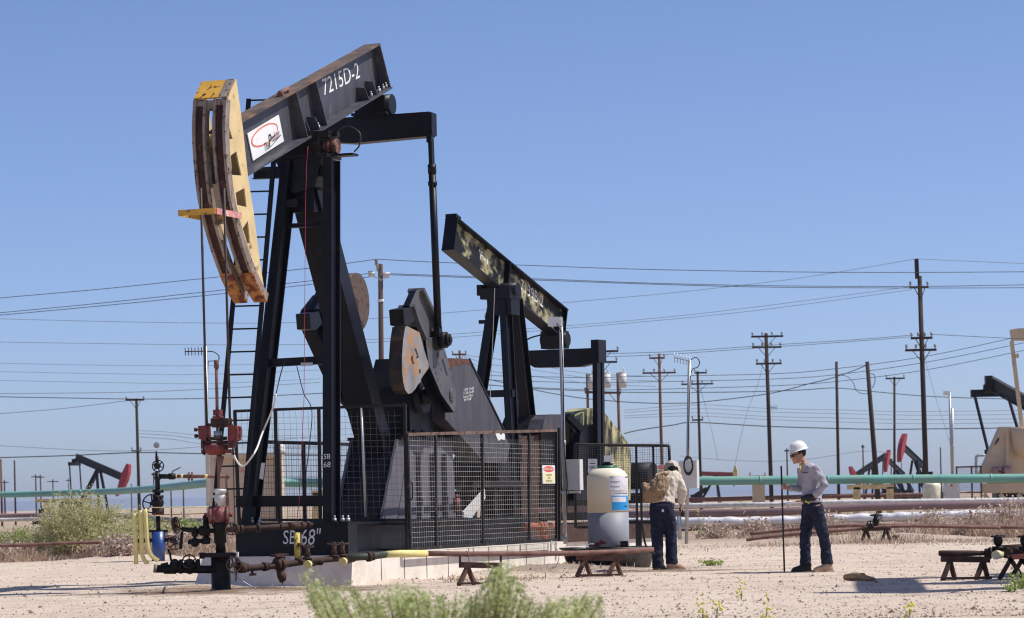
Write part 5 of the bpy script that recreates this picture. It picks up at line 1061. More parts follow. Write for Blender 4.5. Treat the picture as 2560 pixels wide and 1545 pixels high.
t = thing('beige_stand', 'beige pipe stand with two lugs behind the thin staff of the walking man', 'pipe stand', GX(1895, 118)); q = lambda x, y, d=0: W(x, y, 118 + d)
mb = MB(); a_ = q(1883, 1262); b_ = q(1912, 1200); mb.box(((a_.x + b_.x) / 2, 118.2, (a_.z + b_.z) / 2), (b_.x - a_.x, .3, b_.z - a_.z)); part('panel', mb, MT['beige'], t, True)
mb = MB(); mb.bar(q(1872, 1193, -.35), q(1915, 1192, -.35), .2, .13); mb.bar(q(1875, 1193, -.35), q(1875, 1181, -.35), .06, .06); mb.bar(q(1912, 1193, -.35), q(1912, 1181, -.35), .06, .06); part('cross_beam', mb, MT['beige'], t, True)
# ------------------------------------------------------------------ pipes on stands at the right front
RY = 35.2; q = lambda x, y, d=0: W(x, y, RY + d)
sawhorse('dark rusty pipe stand with four splayed legs at the lower right', 2353, 2474, 1397, 1449, RY, MT['darkrust'], False)
t = thing('pipe_stand', 'crossed leg pipe stand cut by the right edge', 'pipe stand', GX(2530, RY - .3), 0, 'low pipe stands')
for a_, b_, d in (((2528, 1396), (2498, 1450), -.3), ((2523, 1392), (2558, 1450), -.3), ((2556, 1398), (2528, 1444), .3), ((2550, 1394), (2592, 1446), .3)):
    mb = MB(); p0 = q(*a_, d); p1 = q(*b_, d); p1.z = 0; mb.bar(p0, p1, .05, .05); part('leg', mb, MT['darkrust'], t, True)
mb = MB(); mb.bar(q(2524, 1394, -.3), q(2590, 1385, .3), .06, .06); part('cross_bar', mb, pmat('salmon_rust', (.40, .13, .08), .8), t, True)
t = thing('valve_manifold', 'dark pipe end with cream cap and valves resting on the right pipe stands', 'pipeline', q(2470, 1400))
mb = MB(); mb.tube([q(2347, 1383), q(2350, 1383), q(2430, 1383), q(2446, 1383), q(2470, 1383)], [.03, .036, .036, .03, .03], 12); mb.cyl(q(2462, 1383), q(2472, 1383), .06, 8); mb.cyl(q(2472, 1383), q(2478, 1383), .075, 8); mb.cyl(q(2478, 1383), q(2488, 1383), .04, 10)
mb.cyl(q(2488, 1386), q(2525, 1381, .1), .05, 12); mb.cyl(q(2515, 1383), q(2521, 1382, .1), .065, 12); mb.cyl(q(2525, 1381, .1), q(2620, 1376, .3), .06, 12); mb.cyl(q(2500, 1373, .25), q(2620, 1366, .4), .05, 12)
part('pipe_run', mb, MT['darkrust'], t, True)
mb = MB(); mb.cyl(q(2489, 1388, -.14), q(2500, 1385, .02), .055, 16); part('pipe_cap', mb, pmat('cap_cream', (.62, .56, .34), .5), t, True)
for x in (2495, 2562):
    mb = MB(); mb.cyl(q(x, 1380), q(x, 1344), .028, 10); mb.ball(q(x, 1352), (.06, .05, .07)); mb.cyl(q(x, 1366), q(x, 1376), .075, 8); part('valve_body', mb, MT['grime'], t, True)
    mb = MB(); mb.wheel(q(x, 1341), V((0, -.08, 1)), .085, .010, 5, .02, 0); part('hand_wheel', mb, MT['grime'], t, True)
# ------------------------------------------------------------------ utility poles
WOOD = pmat('creosote_wood', (.045, .028, .022), .9, var=.4, scale=6, stretch=(4, 4, .3)); WOOD2 = pmat('brown_wood', (.14, .065, .04), .9, var=.35, scale=6, stretch=(4, 4, .3)); CER = pmat('insulator_grey', (.30, .29, .30), .4, bump=0)
def pole(label, xt, yt, xb, yb, Y, wpx, arms=(), m=WOOD, ins=True, extra=None, tap=.8):
    a_ = W(xt, yt, Y); b_ = W(xb, yb, Y); d = (b_ - a_); g = a_ + d * (a_.z / (a_.z - b_.z)); r = wpx * Y / F / 2
    t = thing('utility_pole', label, 'utility pole', g, 0, 'wooden utility poles'); mb = MB(); mb.cyl(g - Z * .3, a_, r, 10, r * tap); part('trunk', mb, m, t, True)
    for y, xl, xr in arms:
        mb = MB(); p0 = W(xl, y + .01 * (xr - xl), Y - .12); p1 = W(xr, y - .01 * (xr - xl), Y - .12); mb.bar(p0, p1, .09, .10)
        c = a_ + d * ((y - yt) / (yb - yt))
        if xr - xl > 35:
            for p in (p0, p1): mb.bar(p * .6 + c * .4 + V((0, -.06, 0)), c - Z * .55 + V((0, -.12, 0)), .03, .03)
        part('crossarm', mb, MT['darkrust'] if m is WOOD else m, t, True)
        mb = MB(); n = 4 if xr - xl > 50 else 2
        for i in range(n):
            if wpx < 6: break
            p = p0 + (p1 - p0) * (.04 + .92 * i / (n - 1)); mb = MB(); mb.cyl(p, p + Z * .12, .02, 5); mb.cyl(p + Z * .1, p + Z * .24, .05, 6); part('insulator', mb, CER, t, True)
    return t, a_, d
t, a_, d = pole('brown utility pole in the middle with three insulators, no crossarm', 951, 660, 953, 892, 116, 15, m=pmat('dark_brown_wood', (.075, .042, .03), .9, var=.4, scale=6, stretch=(4, 4, .3)))
mb = MB(); mb.cyl(a_ + V((-.1, -.1, -.3)), a_ + V((-.16, -.1, .18)), .05, 8)
for k in range(4): mb.cyl(a_ + V((-.15, -.1, -.05 + k * .06)), a_ + V((-.155, -.1, -.02 + k * .06)), .085, 8)
part('insulator', mb, CER, t, True)
for x0, x1, y in ((937, 921, 684), (958, 974, 687)): mb = MB(); mb.cyl(W(x0, y, 115.9), W(x1, y + 1, 115.9), .10, 8, .13); mb.bar(W(x1, y + 2, 115.9), W(951, y + 14, 115.9), .04, .04); part('side_insulator', mb, MT['boxgrey'], t, True)
mb = MB(); mb.cyl(W(951.7, 749, 116), W(951.8, 755, 116), .135, 10); part('tag_band', mb, MT['white'], t, True)
pole('tallest utility pole on the right with three short crossarms', 2299, 690, 2315, 1190, 120, 14, ((718, 2274, 2321), (845, 2277, 2331), (875, 2263, 2341)))
mb = MB(); tp_ = [o for o in COL.objects if o.get('label', '').startswith('tallest utility')][0]; mb.bar(W(2291, 647, 119.8), W(2293, 697, 119.8), .16, .14); part('pole_top_extension', mb, WOOD, tp_, True)
t, a_, d = pole('dark utility pole with three wide crossarms left of the walking man', 1915, 833, 1927, 1190, 150, 11, ((841, 1878, 1958), (868, 1880, 1954), (909, 1890, 1954)))
mb = MB(); yagi(mb, W(1942, 1019, 149.8), W(1920, 1018, 149.8), 5, .14); part('yagi_antenna', mb, MT['darkrust'], t, True)
pole('orange brown utility pole with two crossarms above the stooping man', 1648, 884, 1655, 1175, 165, 8.5, ((895, 1623, 1662), (932, 1606, 1690)), WOOD2)
pole('dark utility pole with a wide lower crossarm behind the square box post', 1744, 928, 1751, 1180, 180, 7.5, ((932, 1736, 1767), (960, 1703, 1783), (1050, 1730, 1758)))
pole('plain dark pole without crossarms right of the walking man', 2091, 904, 2096, 1190, 150, 8.5)
pole('thick leaning dark pole without crossarms', 2168, 904, 2191, 1190, 137, 15, tap=.65)
pole('thin utility pole with a single top crossarm beside the leaning pole', 2236, 942, 2236, 1185, 190, 7, ((946, 2214, 2262),))
pole('dark utility pole left of the gauge tree, short pale top crossarm', 341, 996, 347, 1220, 175, 8.5, ((1000, 314, 361), (1127, 329, 353)))
def xf(t, x, y, Y, s=1):
    mb = MB(); c = W(x, y, Y); mb.cyl(c, c + Z * .72, .19, 14); mb.cyl(c + Z * .72, c + Z * .76, .2, 14); mb.cyl(c + V((.05, 0, .76)), c + V((.05, 0, .98)), .035, 6); part('transformer', mb, MT['boxgrey'], t, True)
t, _, _ = pole('brown transformer pole just left of the camouflage unit pitman', 1468, 935, 1470, 1040, 140, 8, ((981, 1462, 1490),), WOOD2); xf(t, 1479, 974, 139.6)
t, _, _ = pole('taller middle pole of the three transformer poles, two side crossarms', 1503, 868, 1507, 1040, 140, 9, ((878, 1506, 1546), (905, 1506, 1543))); xf(t, 1517, 970, 139.6)
t, _, _ = pole('right hand transformer pole above the yellow belt guard', 1544, 932, 1548, 1080, 140, 8.5, ((982, 1505, 1553),), WOOD2); xf(t, 1557, 969, 139.6)
pole('short pole top with crossarm peeping over the grey belt guard', 1149, 876, 1151, 950, 170, 8, ((886, 1130, 1166),), WOOD2)
for lab, x, y0, Y, wd, arm in (('reddish pole cut by the left edge', 2, 1148, 200, 6, 0), ('thin bare pole near the left edge', 36, 1151, 210, 5, 0), ('low pole with crossarm at the far left', 11, 1200, 300, 4.5, 22), ('left one of two crossarm poles standing close together', 89, 1186, 320, 4, 22), ('right one of two crossarm poles standing close together', 101, 1187, 318, 4, 20), ('far crossarm pole left of the red horsehead unit', 132, 1198, 330, 4, 28), ('thinnest far pole left of the red horsehead unit', 171, 1195, 350, 2.5, 14), ('tiny far pole right of the red horsehead', 328, 1209, 330, 3, 0), ('left far post seen under the green pipe near the gauge tree', 427, 1209, 230, 4, 0), ('right far post seen under the green pipe near the gauge tree', 458, 1208, 230, 4, 0), ('short far pole behind the walking man', 1967, 1121, 200, 4.5, 12), ('short far pole left of the leaning pole', 2157, 1111, 205, 4, 8), ('short far pole right of the tallest pole', 2351, 1118, 205, 4, 0), ('thin post behind the black valve tree', 384, 1180, 150, 4, 10), ('tiny pole between the tan and cream equipment', 2253, 1150, 330, 2.5, 0)):
    pole(lab, x, y0, x + 2, y0 + 90, Y, wd, ((y0 + 6, x - arm // 2, x + arm // 2),) if arm else (), WOOD if x > 5 else WOOD2)
q = lambda x, y, d=0: W(x, y, 135 + d)
t = antenna_post('thin far post with small white antenna left of the black equalizer', 2374, 980, 2380, 1190, 135, .055)
mb = MB(); mb.box(q(2367, 983, -.1), (.32, .1, .2)); part('panel_antenna', mb, MT['white'], t, True)
t = antenna_post('shorter bare post touching the far antenna post', 2381, 1020, 2382, 1190, 134, .055)
# ------------------------------------------------------------------ power lines
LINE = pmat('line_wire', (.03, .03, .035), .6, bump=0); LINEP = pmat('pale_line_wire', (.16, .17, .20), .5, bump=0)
def wire(label, pts, Y, px=1.7, m=LINE):
    n = len(pts); P = smooth_pl([W(x, y, Y if not isinstance(Y, tuple) else Y[0] + (Y[1] - Y[0]) * i / (n - 1)) for i, (x, y) in enumerate(pts)], 6)
    y0 = Y if not isinstance(Y, tuple) else (Y[0] + Y[1]) / 2
    mb = MB(); mb.tube(P, px * y0 / F / 2, 5, caps=False); solo('power_line', mb, m, label, 'power line', 'overhead power lines')
wire('power line rising from the left edge to the top insulator of the middle pole', [(-60, 753), (0, 745), (260, 722), (520, 695), (760, 672), (942, 648)], 115.8)
wire('power line from the top insulator of the middle pole to the right edge', [(942, 648), (1100, 656), (1310, 663), (1600, 673), (2000, 680), (2292, 681), (2620, 679)], 115.8)
wire('upper of two close lines rising from the left edge to the middle pole', [(-60, 788), (0, 782), (260, 757), (520, 729), (760, 704), (928, 683)], 115.9)
wire('lower of two close lines rising from the left edge to the middle pole', [(-60, 794), (0, 788), (260, 764), (520, 738), (760, 713), (925, 692)], 115.7)
wire('upper of the paired lines running right from the middle pole', [(968, 684), (1200, 692), (1420, 700), (1600, 707), (1900, 714), (2290, 716), (2620, 711)], 115.9)
wire('lower of the paired lines running right from the middle pole', [(974, 687), (1200, 695), (1420, 703), (1600, 709.5), (1900, 717.5), (2290, 720), (2620, 719)], 115.7)
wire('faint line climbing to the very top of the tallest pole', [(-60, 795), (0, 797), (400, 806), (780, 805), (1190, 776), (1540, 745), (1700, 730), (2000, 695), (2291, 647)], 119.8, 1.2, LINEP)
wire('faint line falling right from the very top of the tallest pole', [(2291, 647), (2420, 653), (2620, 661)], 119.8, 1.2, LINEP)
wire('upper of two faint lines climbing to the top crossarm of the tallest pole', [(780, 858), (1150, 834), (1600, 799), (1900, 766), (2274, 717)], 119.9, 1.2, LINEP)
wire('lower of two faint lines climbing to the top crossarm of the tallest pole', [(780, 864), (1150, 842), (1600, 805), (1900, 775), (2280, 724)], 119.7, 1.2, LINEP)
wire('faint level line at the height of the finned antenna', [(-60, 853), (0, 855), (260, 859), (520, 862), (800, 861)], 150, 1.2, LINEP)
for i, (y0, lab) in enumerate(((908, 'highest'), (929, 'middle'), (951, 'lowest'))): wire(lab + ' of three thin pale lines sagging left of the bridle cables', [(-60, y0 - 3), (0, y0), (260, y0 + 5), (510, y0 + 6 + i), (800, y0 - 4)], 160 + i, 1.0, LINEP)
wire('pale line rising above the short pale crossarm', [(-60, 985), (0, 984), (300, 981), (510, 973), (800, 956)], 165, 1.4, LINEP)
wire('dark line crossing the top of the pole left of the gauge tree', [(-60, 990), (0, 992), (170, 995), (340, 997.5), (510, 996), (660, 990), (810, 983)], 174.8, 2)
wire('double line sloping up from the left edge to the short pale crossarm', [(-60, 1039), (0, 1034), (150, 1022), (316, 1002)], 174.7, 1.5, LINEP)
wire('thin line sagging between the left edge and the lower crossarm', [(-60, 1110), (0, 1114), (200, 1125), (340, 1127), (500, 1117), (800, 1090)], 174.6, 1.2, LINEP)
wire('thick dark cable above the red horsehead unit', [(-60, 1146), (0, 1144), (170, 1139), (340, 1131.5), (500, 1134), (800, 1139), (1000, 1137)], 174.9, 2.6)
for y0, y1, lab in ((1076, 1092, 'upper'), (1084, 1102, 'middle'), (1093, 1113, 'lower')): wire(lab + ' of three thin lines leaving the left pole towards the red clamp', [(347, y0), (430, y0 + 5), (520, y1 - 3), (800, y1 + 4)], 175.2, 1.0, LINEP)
R1 = [('upper of three lines climbing to the right edge behind the tan unit', [(1080, 936), (1315, 941), (1480, 944), (1600, 941), (1919, 935), (2087, 922), (2313, 891), (2527, 846), (2600, 830)], 126, 1.5), ('middle of three lines climbing to the right edge behind the tan unit', [(1080, 945), (1315, 953), (1480, 957), (1600, 955), (1919, 948), (2087, 937), (2313, 906), (2560, 857), (2620, 844)], 127, 1.5), ('lower of three lines climbing to the right edge behind the tan unit', [(1080, 955), (1315, 968), (1480, 974), (1600, 974), (1919, 965), (2087, 954), (2313, 925), (2560, 876), (2620, 864)], 128, 1.5),
 ('thick cable sagging from behind the grey guard to the plain dark pole', [(1222, 948), (1315, 970), (1400, 987), (1480, 998), (1600, 1007), (1700, 1008), (1756, 1005), (1923, 984), (2020, 960), (2087, 943), (2153, 919), (2168, 912)], 148, 2.2), ('dark line reaching the plain pole then falling to the black equalizer', [(1222, 962), (1315, 970), (1480, 978), (1600, 981), (1841, 980), (2000, 975), (2090, 970), (2184, 979), (2309, 990), (2427, 995), (2540, 998)], 149.8, 2),
 ('upper line from the orange brown pole to the short crossarm of the tallest pole', [(1510, 884), (1600, 882), (1700, 878), (1880, 866), (2000, 858), (2140, 849), (2278, 838)], 121, 1.3), ('lower line from the orange brown pole to the short crossarm of the tallest pole', [(1510, 892), (1600, 889), (1700, 884), (1880, 871), (2000, 863), (2140, 853), (2278, 842)], 121.3, 1.3), ('line falling right from the short crossarm of the tallest pole', [(2332, 836), (2430, 841), (2530, 846), (2620, 849)], 121, 1.4),
 ('thick dark cable above the green pipe, right half', [(1560, 1084), (1600, 1075), (1680, 1063), (1740, 1056), (1923, 1066), (2184, 1073), (2340, 1072), (2500, 1070), (2620, 1066)], 179.5, 2.5)]
for lab, pts, Y, px in R1: wire(lab, pts, Y, px)
for i, (y0, y1, y2) in enumerate(((1012, 1028, 1028), (1021, 1037, 1038), (1032, 1048, 1049), (1040, 1058, 1059))):
    wire('%s of four thin lines running right from the square box post' % ('first', 'second', 'third', 'lowest')[i], [(1560, y0 + 14 - i * 3), (1740, y0), (1920, y0 + 9), (2100, y1 - 3), (2300, y1 + 1), (2620, y2 - 3)], 181 + i, 1.1, LINEP)
for i, (y0, y1) in enumerate(((897, 941), (912, 952), (928, 966))): wire('%s of three pale lines fanning right from the pole top over the guard' % ('upper', 'middle', 'lower')[i], [(1160, 888 + i * 2), (1215, y0 - 3), (1315, y0 + 10), (1420, y1 - 14), (1500, y1 - 5), (1640, y1)], 168 + i, 1.2, LINEP)
wire('faint far line at head height of the walking man', [(1700, 1140), (1850, 1152), (2000, 1150), (2157, 1128), (2230, 1134)], 210, 1.1, LINEP)
wire('slanting guy wire beside the dark three crossarm pole', [(1908, 905), (1895, 960), (1868, 1030), (1848, 1110), (1838, 1160)], 149, .9, LINEP)
wire('slanting guy wire right of the tallest pole', [(2308, 880), (2335, 980), (2360, 1060), (2375, 1110)], 119, .9, LINEP)
wire('slanting guy wire right of the square box post', [(1750, 965), (1775, 1060), (1795, 1150)], 179, .9, LINEP)
wire('looping jumper cable left of the leaning pole', [(2087, 938), (2115, 940), (2132, 955), (2140, 975), (2155, 984), (2170, 984)], 137, 1.6)
wire('short bent cable hugging the top of the leaning pole', [(2176, 934), (2186, 938), (2187, 955), (2181, 970)], 136.6, 2)
# ------------------------------------------------------------------ people
SKIN = pmat('skin', (.42, .22, .145), .5, var=.08, scale=12, spec=.35, bump=.05)
JEAN = pmat('blue_denim', (.006, .010, .030), .85, var=.35, scale=7, c2=(.03, .045, .10), c2amt=.2, c2scale=5, c2sharp=.3, bump=.5, bscale=22)
def ring(c, rx, ry, ux=X, uy=Yv, n=18): return [V(c) + ux * (math.cos(2 * math.pi * i / n) * rx) + uy * (math.sin(2 * math.pi * i / n) * ry) for i in range(n)]
def fold(amp, sc, st=(1, 1, 1)):
    return lambda q: amp * (NZ.noise(V((q.x * sc * st[0], q.y * sc * st[1], q.z * sc * st[2]))) + .6 * NZ.noise(V((q.x * sc * 2.1 * st[0], q.y * sc * 2.1, q.z * sc * 2.3 * st[2] + 7))))
def hand(mb, wrist, d, side, curl, r=.0088, grip=None):
    """palm and five fingers. d: direction of the fingers, side: thumb side, curl: bending direction"""
    d = d.normalized(); side = (side - d * side.dot(d)).normalized(); curl = (curl - d * curl.dot(d)).normalized()
    pc = wrist + d * .05
    mb.loft([[wrist + d * t + side * (math.cos(a) * w_) + curl * (math.sin(a) * h_) for a in [k * math.pi / 5 for k in range(10)]] for t, w_, h_ in ((-.02, .026, .02), (.02, .034, .018), (.06, .040, .017), (.088, .038, .013))])
    for k, ln in ((-.030, .060), (-.010, .078), (.010, .084), (.030, .074)):
        b = wrist + d * .085 + side * k; a = grip if grip else .35; pts = [b - d * .02, b]; ang = 0; q = b
        for s_ in (.42, .32, .26):
            ang += a; q = q + (d * math.cos(ang) + curl * math.sin(ang)) * ln * s_; pts.append(q)
        mb.tube(pts, [r * 1.05, r * 1.05, r, r * .95, r * .8], 8)
    b = wrist + d * .03 + side * .032
    mb.tube([b - side * .012, b + side * .018 + d * .02, b + side * .02 + d * .045 + curl * .02 * (2 if grip else 1), b + side * .008 + d * .066 + curl * .035 * (1.3 if grip else 1)], [r * 1.35, r * 1.3, r * 1.1, r * .85], 8)
def head(mb, c, fw, up):
    """head with face looking along fw"""
    fw = fw.normalized(); up = (up - fw * up.dot(fw)).normalized(); sd_ = fw.cross(up)
    def P(f, s, u): return c + fw * f + sd_ * s + up * u
    prof = [(-.115, .0, .05, .05), (-.10, .03, .058, .062), (-.075, .028, .066, .078), (-.04, .01, .073, .096), (0, .0, .077, .102), (.04, -.005, .078, .102), (.08, -.005, .068, .09), (.11, -.005, .042, .06)]
    mb.loft([[P(f + math.cos(a) * l, math.sin(a) * w_, u) for a in [k * math.pi / 10 for k in range(20)]] for u, f, w_, l in prof])
    mb.tube([P(.096, 0, .028), P(.112, 0, .0), P(.124, 0, -.018), P(.105, 0, -.028)], [.008, .011, .014, .011], 8)          # nose
    for k in (-.012, .012): mb.tube([P(.104, k, -.052), P(.106, 0, -.049), P(.104, -k, -.052)], .0065, 6)                    # lips
    mb.tube([P(.097, -.014, -.064), P(.102, 0, -.063), P(.097, .014, -.064)], .008, 6); mb.ball(P(.088, 0, -.097), .02)       # lower lip, chin
    for k in (-1, 1):
        mb.tube([P(.09, k * .014, .03), P(.098, k * .034, .034), P(.082, k * .058, .028)], .009, 6)                          # brow
        mb.tube([P(-.008, k * .076, .02), P(-.02, k * .086, .01), P(-.014, k * .086, -.02), P(0, k * .077, -.03)], [.009, .013, .012, .008], 8)   # ear
        mb.ball(P(.083, k * .033, .008), .0135)                                                                             # eye
        mb.ball(P(.062, k * .048, -.03), .026)                                                                              # cheek
    return P
def hat_mesh(c, fw, up, mat_, par, ridge=True):
    fw = fw.normalized(); up = (up - fw * up.dot(fw)).normalized(); sd_ = fw.cross(up); mb = MB()
    def rg(u, f0, w_, l): return [c + fw * (f0 + math.cos(a) * l) + sd_ * (math.sin(a) * w_) + up * u for a in [k * math.pi / 14 for k in range(28)]]
    mb.loft([rg(-.006, .012, .128, .168), rg(.0, .008, .112, .146), rg(.008, 0, .104, .130), rg(.04, 0, .102, .126), (rg(.08, 0, .092, .113)), rg(.112, -.004, .068, .085), rg(.128, -.004, .036, .046), rg(.132, -.004, .004, .004)])
    if ridge:
        for k in (-.03, 0, .03): mb.tube([c + fw * f + up * u + sd_ * k for f, u in ((.112, .055), (.085, .098), (.04, .126), (-.02, .132), (-.07, .112), (-.105, .07))], .008, 6)
    return part('hard_hat', mb, mat_, par, True)
def boots(par, specs, m):
    for ank, toe, mm in specs:
        mb = MB(); d = (toe - ank); d.z = 0; d.normalize(); s_ = d.cross(Z); zb = ank.z - .0
        rr = []
        for t, w_, h0, h1 in ((-.075, .030, 0, .10), (-.06, .042, 0, .15), (0, .046, 0, .16), (.05, .045, 0, .115), (.11, .048, 0, .09), (.17, .042, .002, .072), (.205, .022, .01, .05)):
            rr.append([V((ank.x, ank.y, 0)) + d * t + s_ * (math.cos(a) * w_) + Z * (.0 + (h0 + h1) / 2 + math.sin(a) * (h1 - h0) / 2 + GZ) for a in [k * math.pi / 7 for k in range(14)]])
        mb.loft(rr); mb.box(V((ank.x, ank.y, .012 + GZ)) + d * .06, (.29, .10, .026), M.Rotation(math.atan2(d.y, d.x), 3, 'Z'))
        part('boot', mb, mm, par, True)
# --- walking man
AYp = 40.0; c0 = G(2032, 1428); AYp = c0.y; GZ = ground_h(c0.x, c0.y)
q = lambda x, y, d=0.0: W(x, y, AYp + d)
pa = thing('person', 'walking man in white hard hat, grey shirt and jeans holding a thin staff', 'person', (c0.x, c0.y, GZ))
fwA = V((-.96, -.28, -.22))
hc = q(1996, 1137); mb = MB(); Pf = head(mb, hc, fwA, V((-.18, 0, 1)))
mb.tube([q(1999, 1143), q(2008, 1156), q(2017, 1170)], [.052, .054, .07], 12)
tors = [(2030, 1262, .13, .15), (2030, 1240, .115, .14), (2027, 1210, .115, .15), (2024, 1182, .12, .165), (2022, 1166, .10, .15), (2018, 1157, .06, .09)]
mb.loft([ring(q(x, y), a_, b_) for x, y, a_, b_ in tors])
shN = q(2036, 1170, -.17); elN = q(2062, 1212, -.24); wrN = q(2032, 1243, -.20)
shF = q(2010, 1172, .16); elF = q(2000, 1222, .19); wrF = q(1969, 1219, .06)
for a_, b_, c_ in ((shN, elN, wrN), (shF, elF, wrF)): mb.tube([a_, a_ * .5 + b_ * .5, b_, b_ * .4 + c_ * .6, c_], [.052, .045, .04, .036, .027], 12)
stx = q(1955.5, 1217, .03); hand(mb, wrF, (stx - wrF) + V((0, .0, 0)), Z, V((0, -1, 0)), grip=.85)
hand(mb, wrN, q(2008, 1247, -.2) - wrN, Z, V((0, 1, .0)), grip=.4)
hipF = q(2024, 1264, .09); hipN = q(2038, 1264, -.09)
knF = q(2013, 1345, .08); anF = q(2014, 1411, .08); knN = q(2060, 1344, -.09); anN = q(2068, 1405, -.09)
for a_, b_, c_ in ((hipF, knF, anF), (hipN, knN, anN)): mb.tube([a_, a_ * .5 + b_ * .5, b_, b_ * .6 + c_ * .4, c_], [.085, .072, .052, .05, .036], 12)
part('body', remesh(mb, .0085, 2), SKIN, pa, True)
mb = MB(); mb.loft([ring(q(x, y), a_ + .022, b_ + .022) for x, y, a_, b_ in [(2030, 1256, .128, .150)] + tors[1:5]] + [ring(q(2018, 1157), .072, .09)])
for a_, b_, c_ in ((shN, elN, wrN), (shF, elF, wrF)): d_ = (c_ - b_); mb.tube([a_ + V((-.02, 0, .012)), a_ * .5 + b_ * .5, b_, b_ * .5 + c_ * .5, c_ - d_ * .12], [.078, .068, .06, .053, .043], 12)
shirt = remesh(mb, .011, 2, fold(.015, 13, (1, 1, .8)))
part('shirt', shirt, pmat('grey_work_shirt', (.36, .34, .39), .85, var=.08, scale=8, bump=.4, bscale=16), pa, True)
mb = MB(); mb.tube([q(2000, 1166, -.10), q(1999, 1158, -.11), q(2001, 1155, -.11)], .010, 6); mb.tube([q(2000, 1180, -.15), q(2001, 1165, -.12)], .012, 6); part('badge_clip', mb, pmat('brass_tag', (.55, .38, .08), .5), pa, True)
mb = MB(); mb.bar(q(2003, 1180, -.20), q(2019, 1182, -.205), .006, .012); part('pocket', mb, MT['ink'], pa, True)
mb = MB(); mb.loft([ring(q(2030, 1246), .126, .150), ring(q(2030, 1258), .134, .158), ring(q(2031, 1272), .140, .165), ring(q(2032, 1286), .12, .15)])
for a_, b_, c_, o in ((hipF, knF, anF, .0), (hipN, knN, anN, 0)): mb.tube([a_, a_ * .5 + b_ * .5, b_, b_ * .5 + c_ * .5, c_ - Z * .03], [.108, .098, .079, .077, .083], 14)
part('jeans', remesh(mb, .011, 2, fold(.014, 13, (1, 1, 1.4))), JEAN, pa, True)
mb = MB(); mb.loft([ring(q(2030, 1252), .143, .168), ring(q(2030, 1246), .143, .168)], caps=False); part('belt', mb, MT['rubber'], pa, True)
TANB = pmat('tan_suede', (.46, .31, .22), .85, c2=(.2, .12, .08), c2amt=.25, c2scale=9); DKB = pmat('shaded_boot_leather', (.025, .02, .018), .6)  # dark leather carries the shade on the leading boot as colour
boots(pa, ((anF, q(1990, 1425, .05), DKB), (anN, q(2050, 1424, -.12), TANB)), None)
mb = MB(); gd_ = (q(2006, 1247, -.2) - wrN).normalized(); mb.loft([ring(wrN + gd_ * t, r_, r_ * .8, Z, Yv) for t, r_ in ((-.02, .045), (.03, .048), (.08, .055), (.13, .05), (.17, .03))]); part('glove', remesh(mb, .01, 2, fold(.006, 30)), MT['rubber'], pa, True)
mb = MB(); mb.bar(q(2013, 1252, -.25), q(2024, 1259, -.26), .012, .02); part('tool_grip', mb, pmat('lime_plastic', (.55, .60, .05), .5), pa, True)
hat_mesh(q(1997, 1126), V((-.96, -.25, -.27)), V((-.27, 0, .96)), MT['white'], pa)
sdA = fwA.normalized().cross((V((-.18, 0, 1)) - fwA.normalized() * V((-.18, 0, 1)).dot(fwA.normalized())).normalized())
mb = MB(); mb.loft([[Pf(f, s_ * k, u) for f, u in ((.10, .026), (.108, .024), (.106, -.006), (.098, -.014), (.092, 0))] for s_, k in ((-1, .062), (-.5, .058), (0, .012), (.5, .058), (1, .062))])
for k in (-1, 1): mb.bar(Pf(.092, k * .06, .014), Pf(-.01, k * .084, .016), .006, .012)
part('sunglasses', mb, MT['ink'], pa, True)
mb = MB(); mb.loft([[Pf(-.02 + math.cos(a) * l, math.sin(a) * w_, u) for a in [k * math.pi / 10 for k in range(20)]] for u, w_, l in ((-.045, .05, .06), (-.02, .074, .090), (.02, .083, .100), (.05, .083, .104))]); mb.v = [v_ for v_ in mb.v]
part('hair', mb, pmat('black_hair', (.012, .010, .009), .6), pa, True)
mb = MB(); mb.cyl(q(1961, 1429, .03), q(1953, 1165, .03), .0125, 8); solo('staff', mb, MT['rubber'], 'thin black staff held upright by the walking man', 'staff')
mb = MB(); mb.cyl(q(2006, 1253, -.14), q(1990, 1254, -.10), .014, 8); mb.mi = 1; mb.cyl(q(1990, 1254, -.10), q(1925, 1263, .3), .006, 6); solo('probe', mb, [pmat('wooden_handle', (.52, .27, .08), .6), MT['galv']], 'slim steel probe with a wooden handle at the belt of the walking man', 'tool')
# --- stooping man with backpack
c0 = G(1662, 1424); BYp = c0.y; GZ = ground_h(c0.x, c0.y); q = lambda x, y, d=0.0: W(x, y, BYp + d)
pb = thing('person', 'stooping man seen from behind in tan hard hat, cream jacket and jeans', 'person', (c0.x, c0.y, GZ))
fwB = V((.55, .75, -.75)); hc = q(1684, 1180, .28)
mb = MB(); Pg = head(mb, hc, fwB, V((.3, .45, .8)))
mb.tube([q(1674, 1190, .15), q(1678, 1183, .2), hc], [.06, .055, .06], 12)
tb = [(1655, 1268, 0, .17, .14), (1658, 1246, .02, .155, .13), (1664, 1222, .06, .165, .13), (1670, 1202, .10, .175, .13), (1675, 1188, .13, .15, .11)]
tilt = V((0, .25, -.0)); uy = V((.2, .93, -.3)).normalized(); ux = V((1, -.2, 0)).normalized()
mb.loft([ring(q(x, y, d), a_, b_, ux, uy) for x, y, d, a_, b_ in tb])
shR = q(1693, 1192, .10); elR = q(1706, 1228, .06); wrR = q(1702, 1262, .10); shL = q(1656, 1192, .2); elL = q(1640, 1222, .35); wrL = q(1652, 1245, .5)
for a_, b_, c_ in ((shR, elR, wrR), (shL, elL, wrL)): mb.tube([a_, a_ * .5 + b_ * .5, b_, b_ * .4 + c_ * .6, c_], [.052, .046, .04, .036, .028], 12)
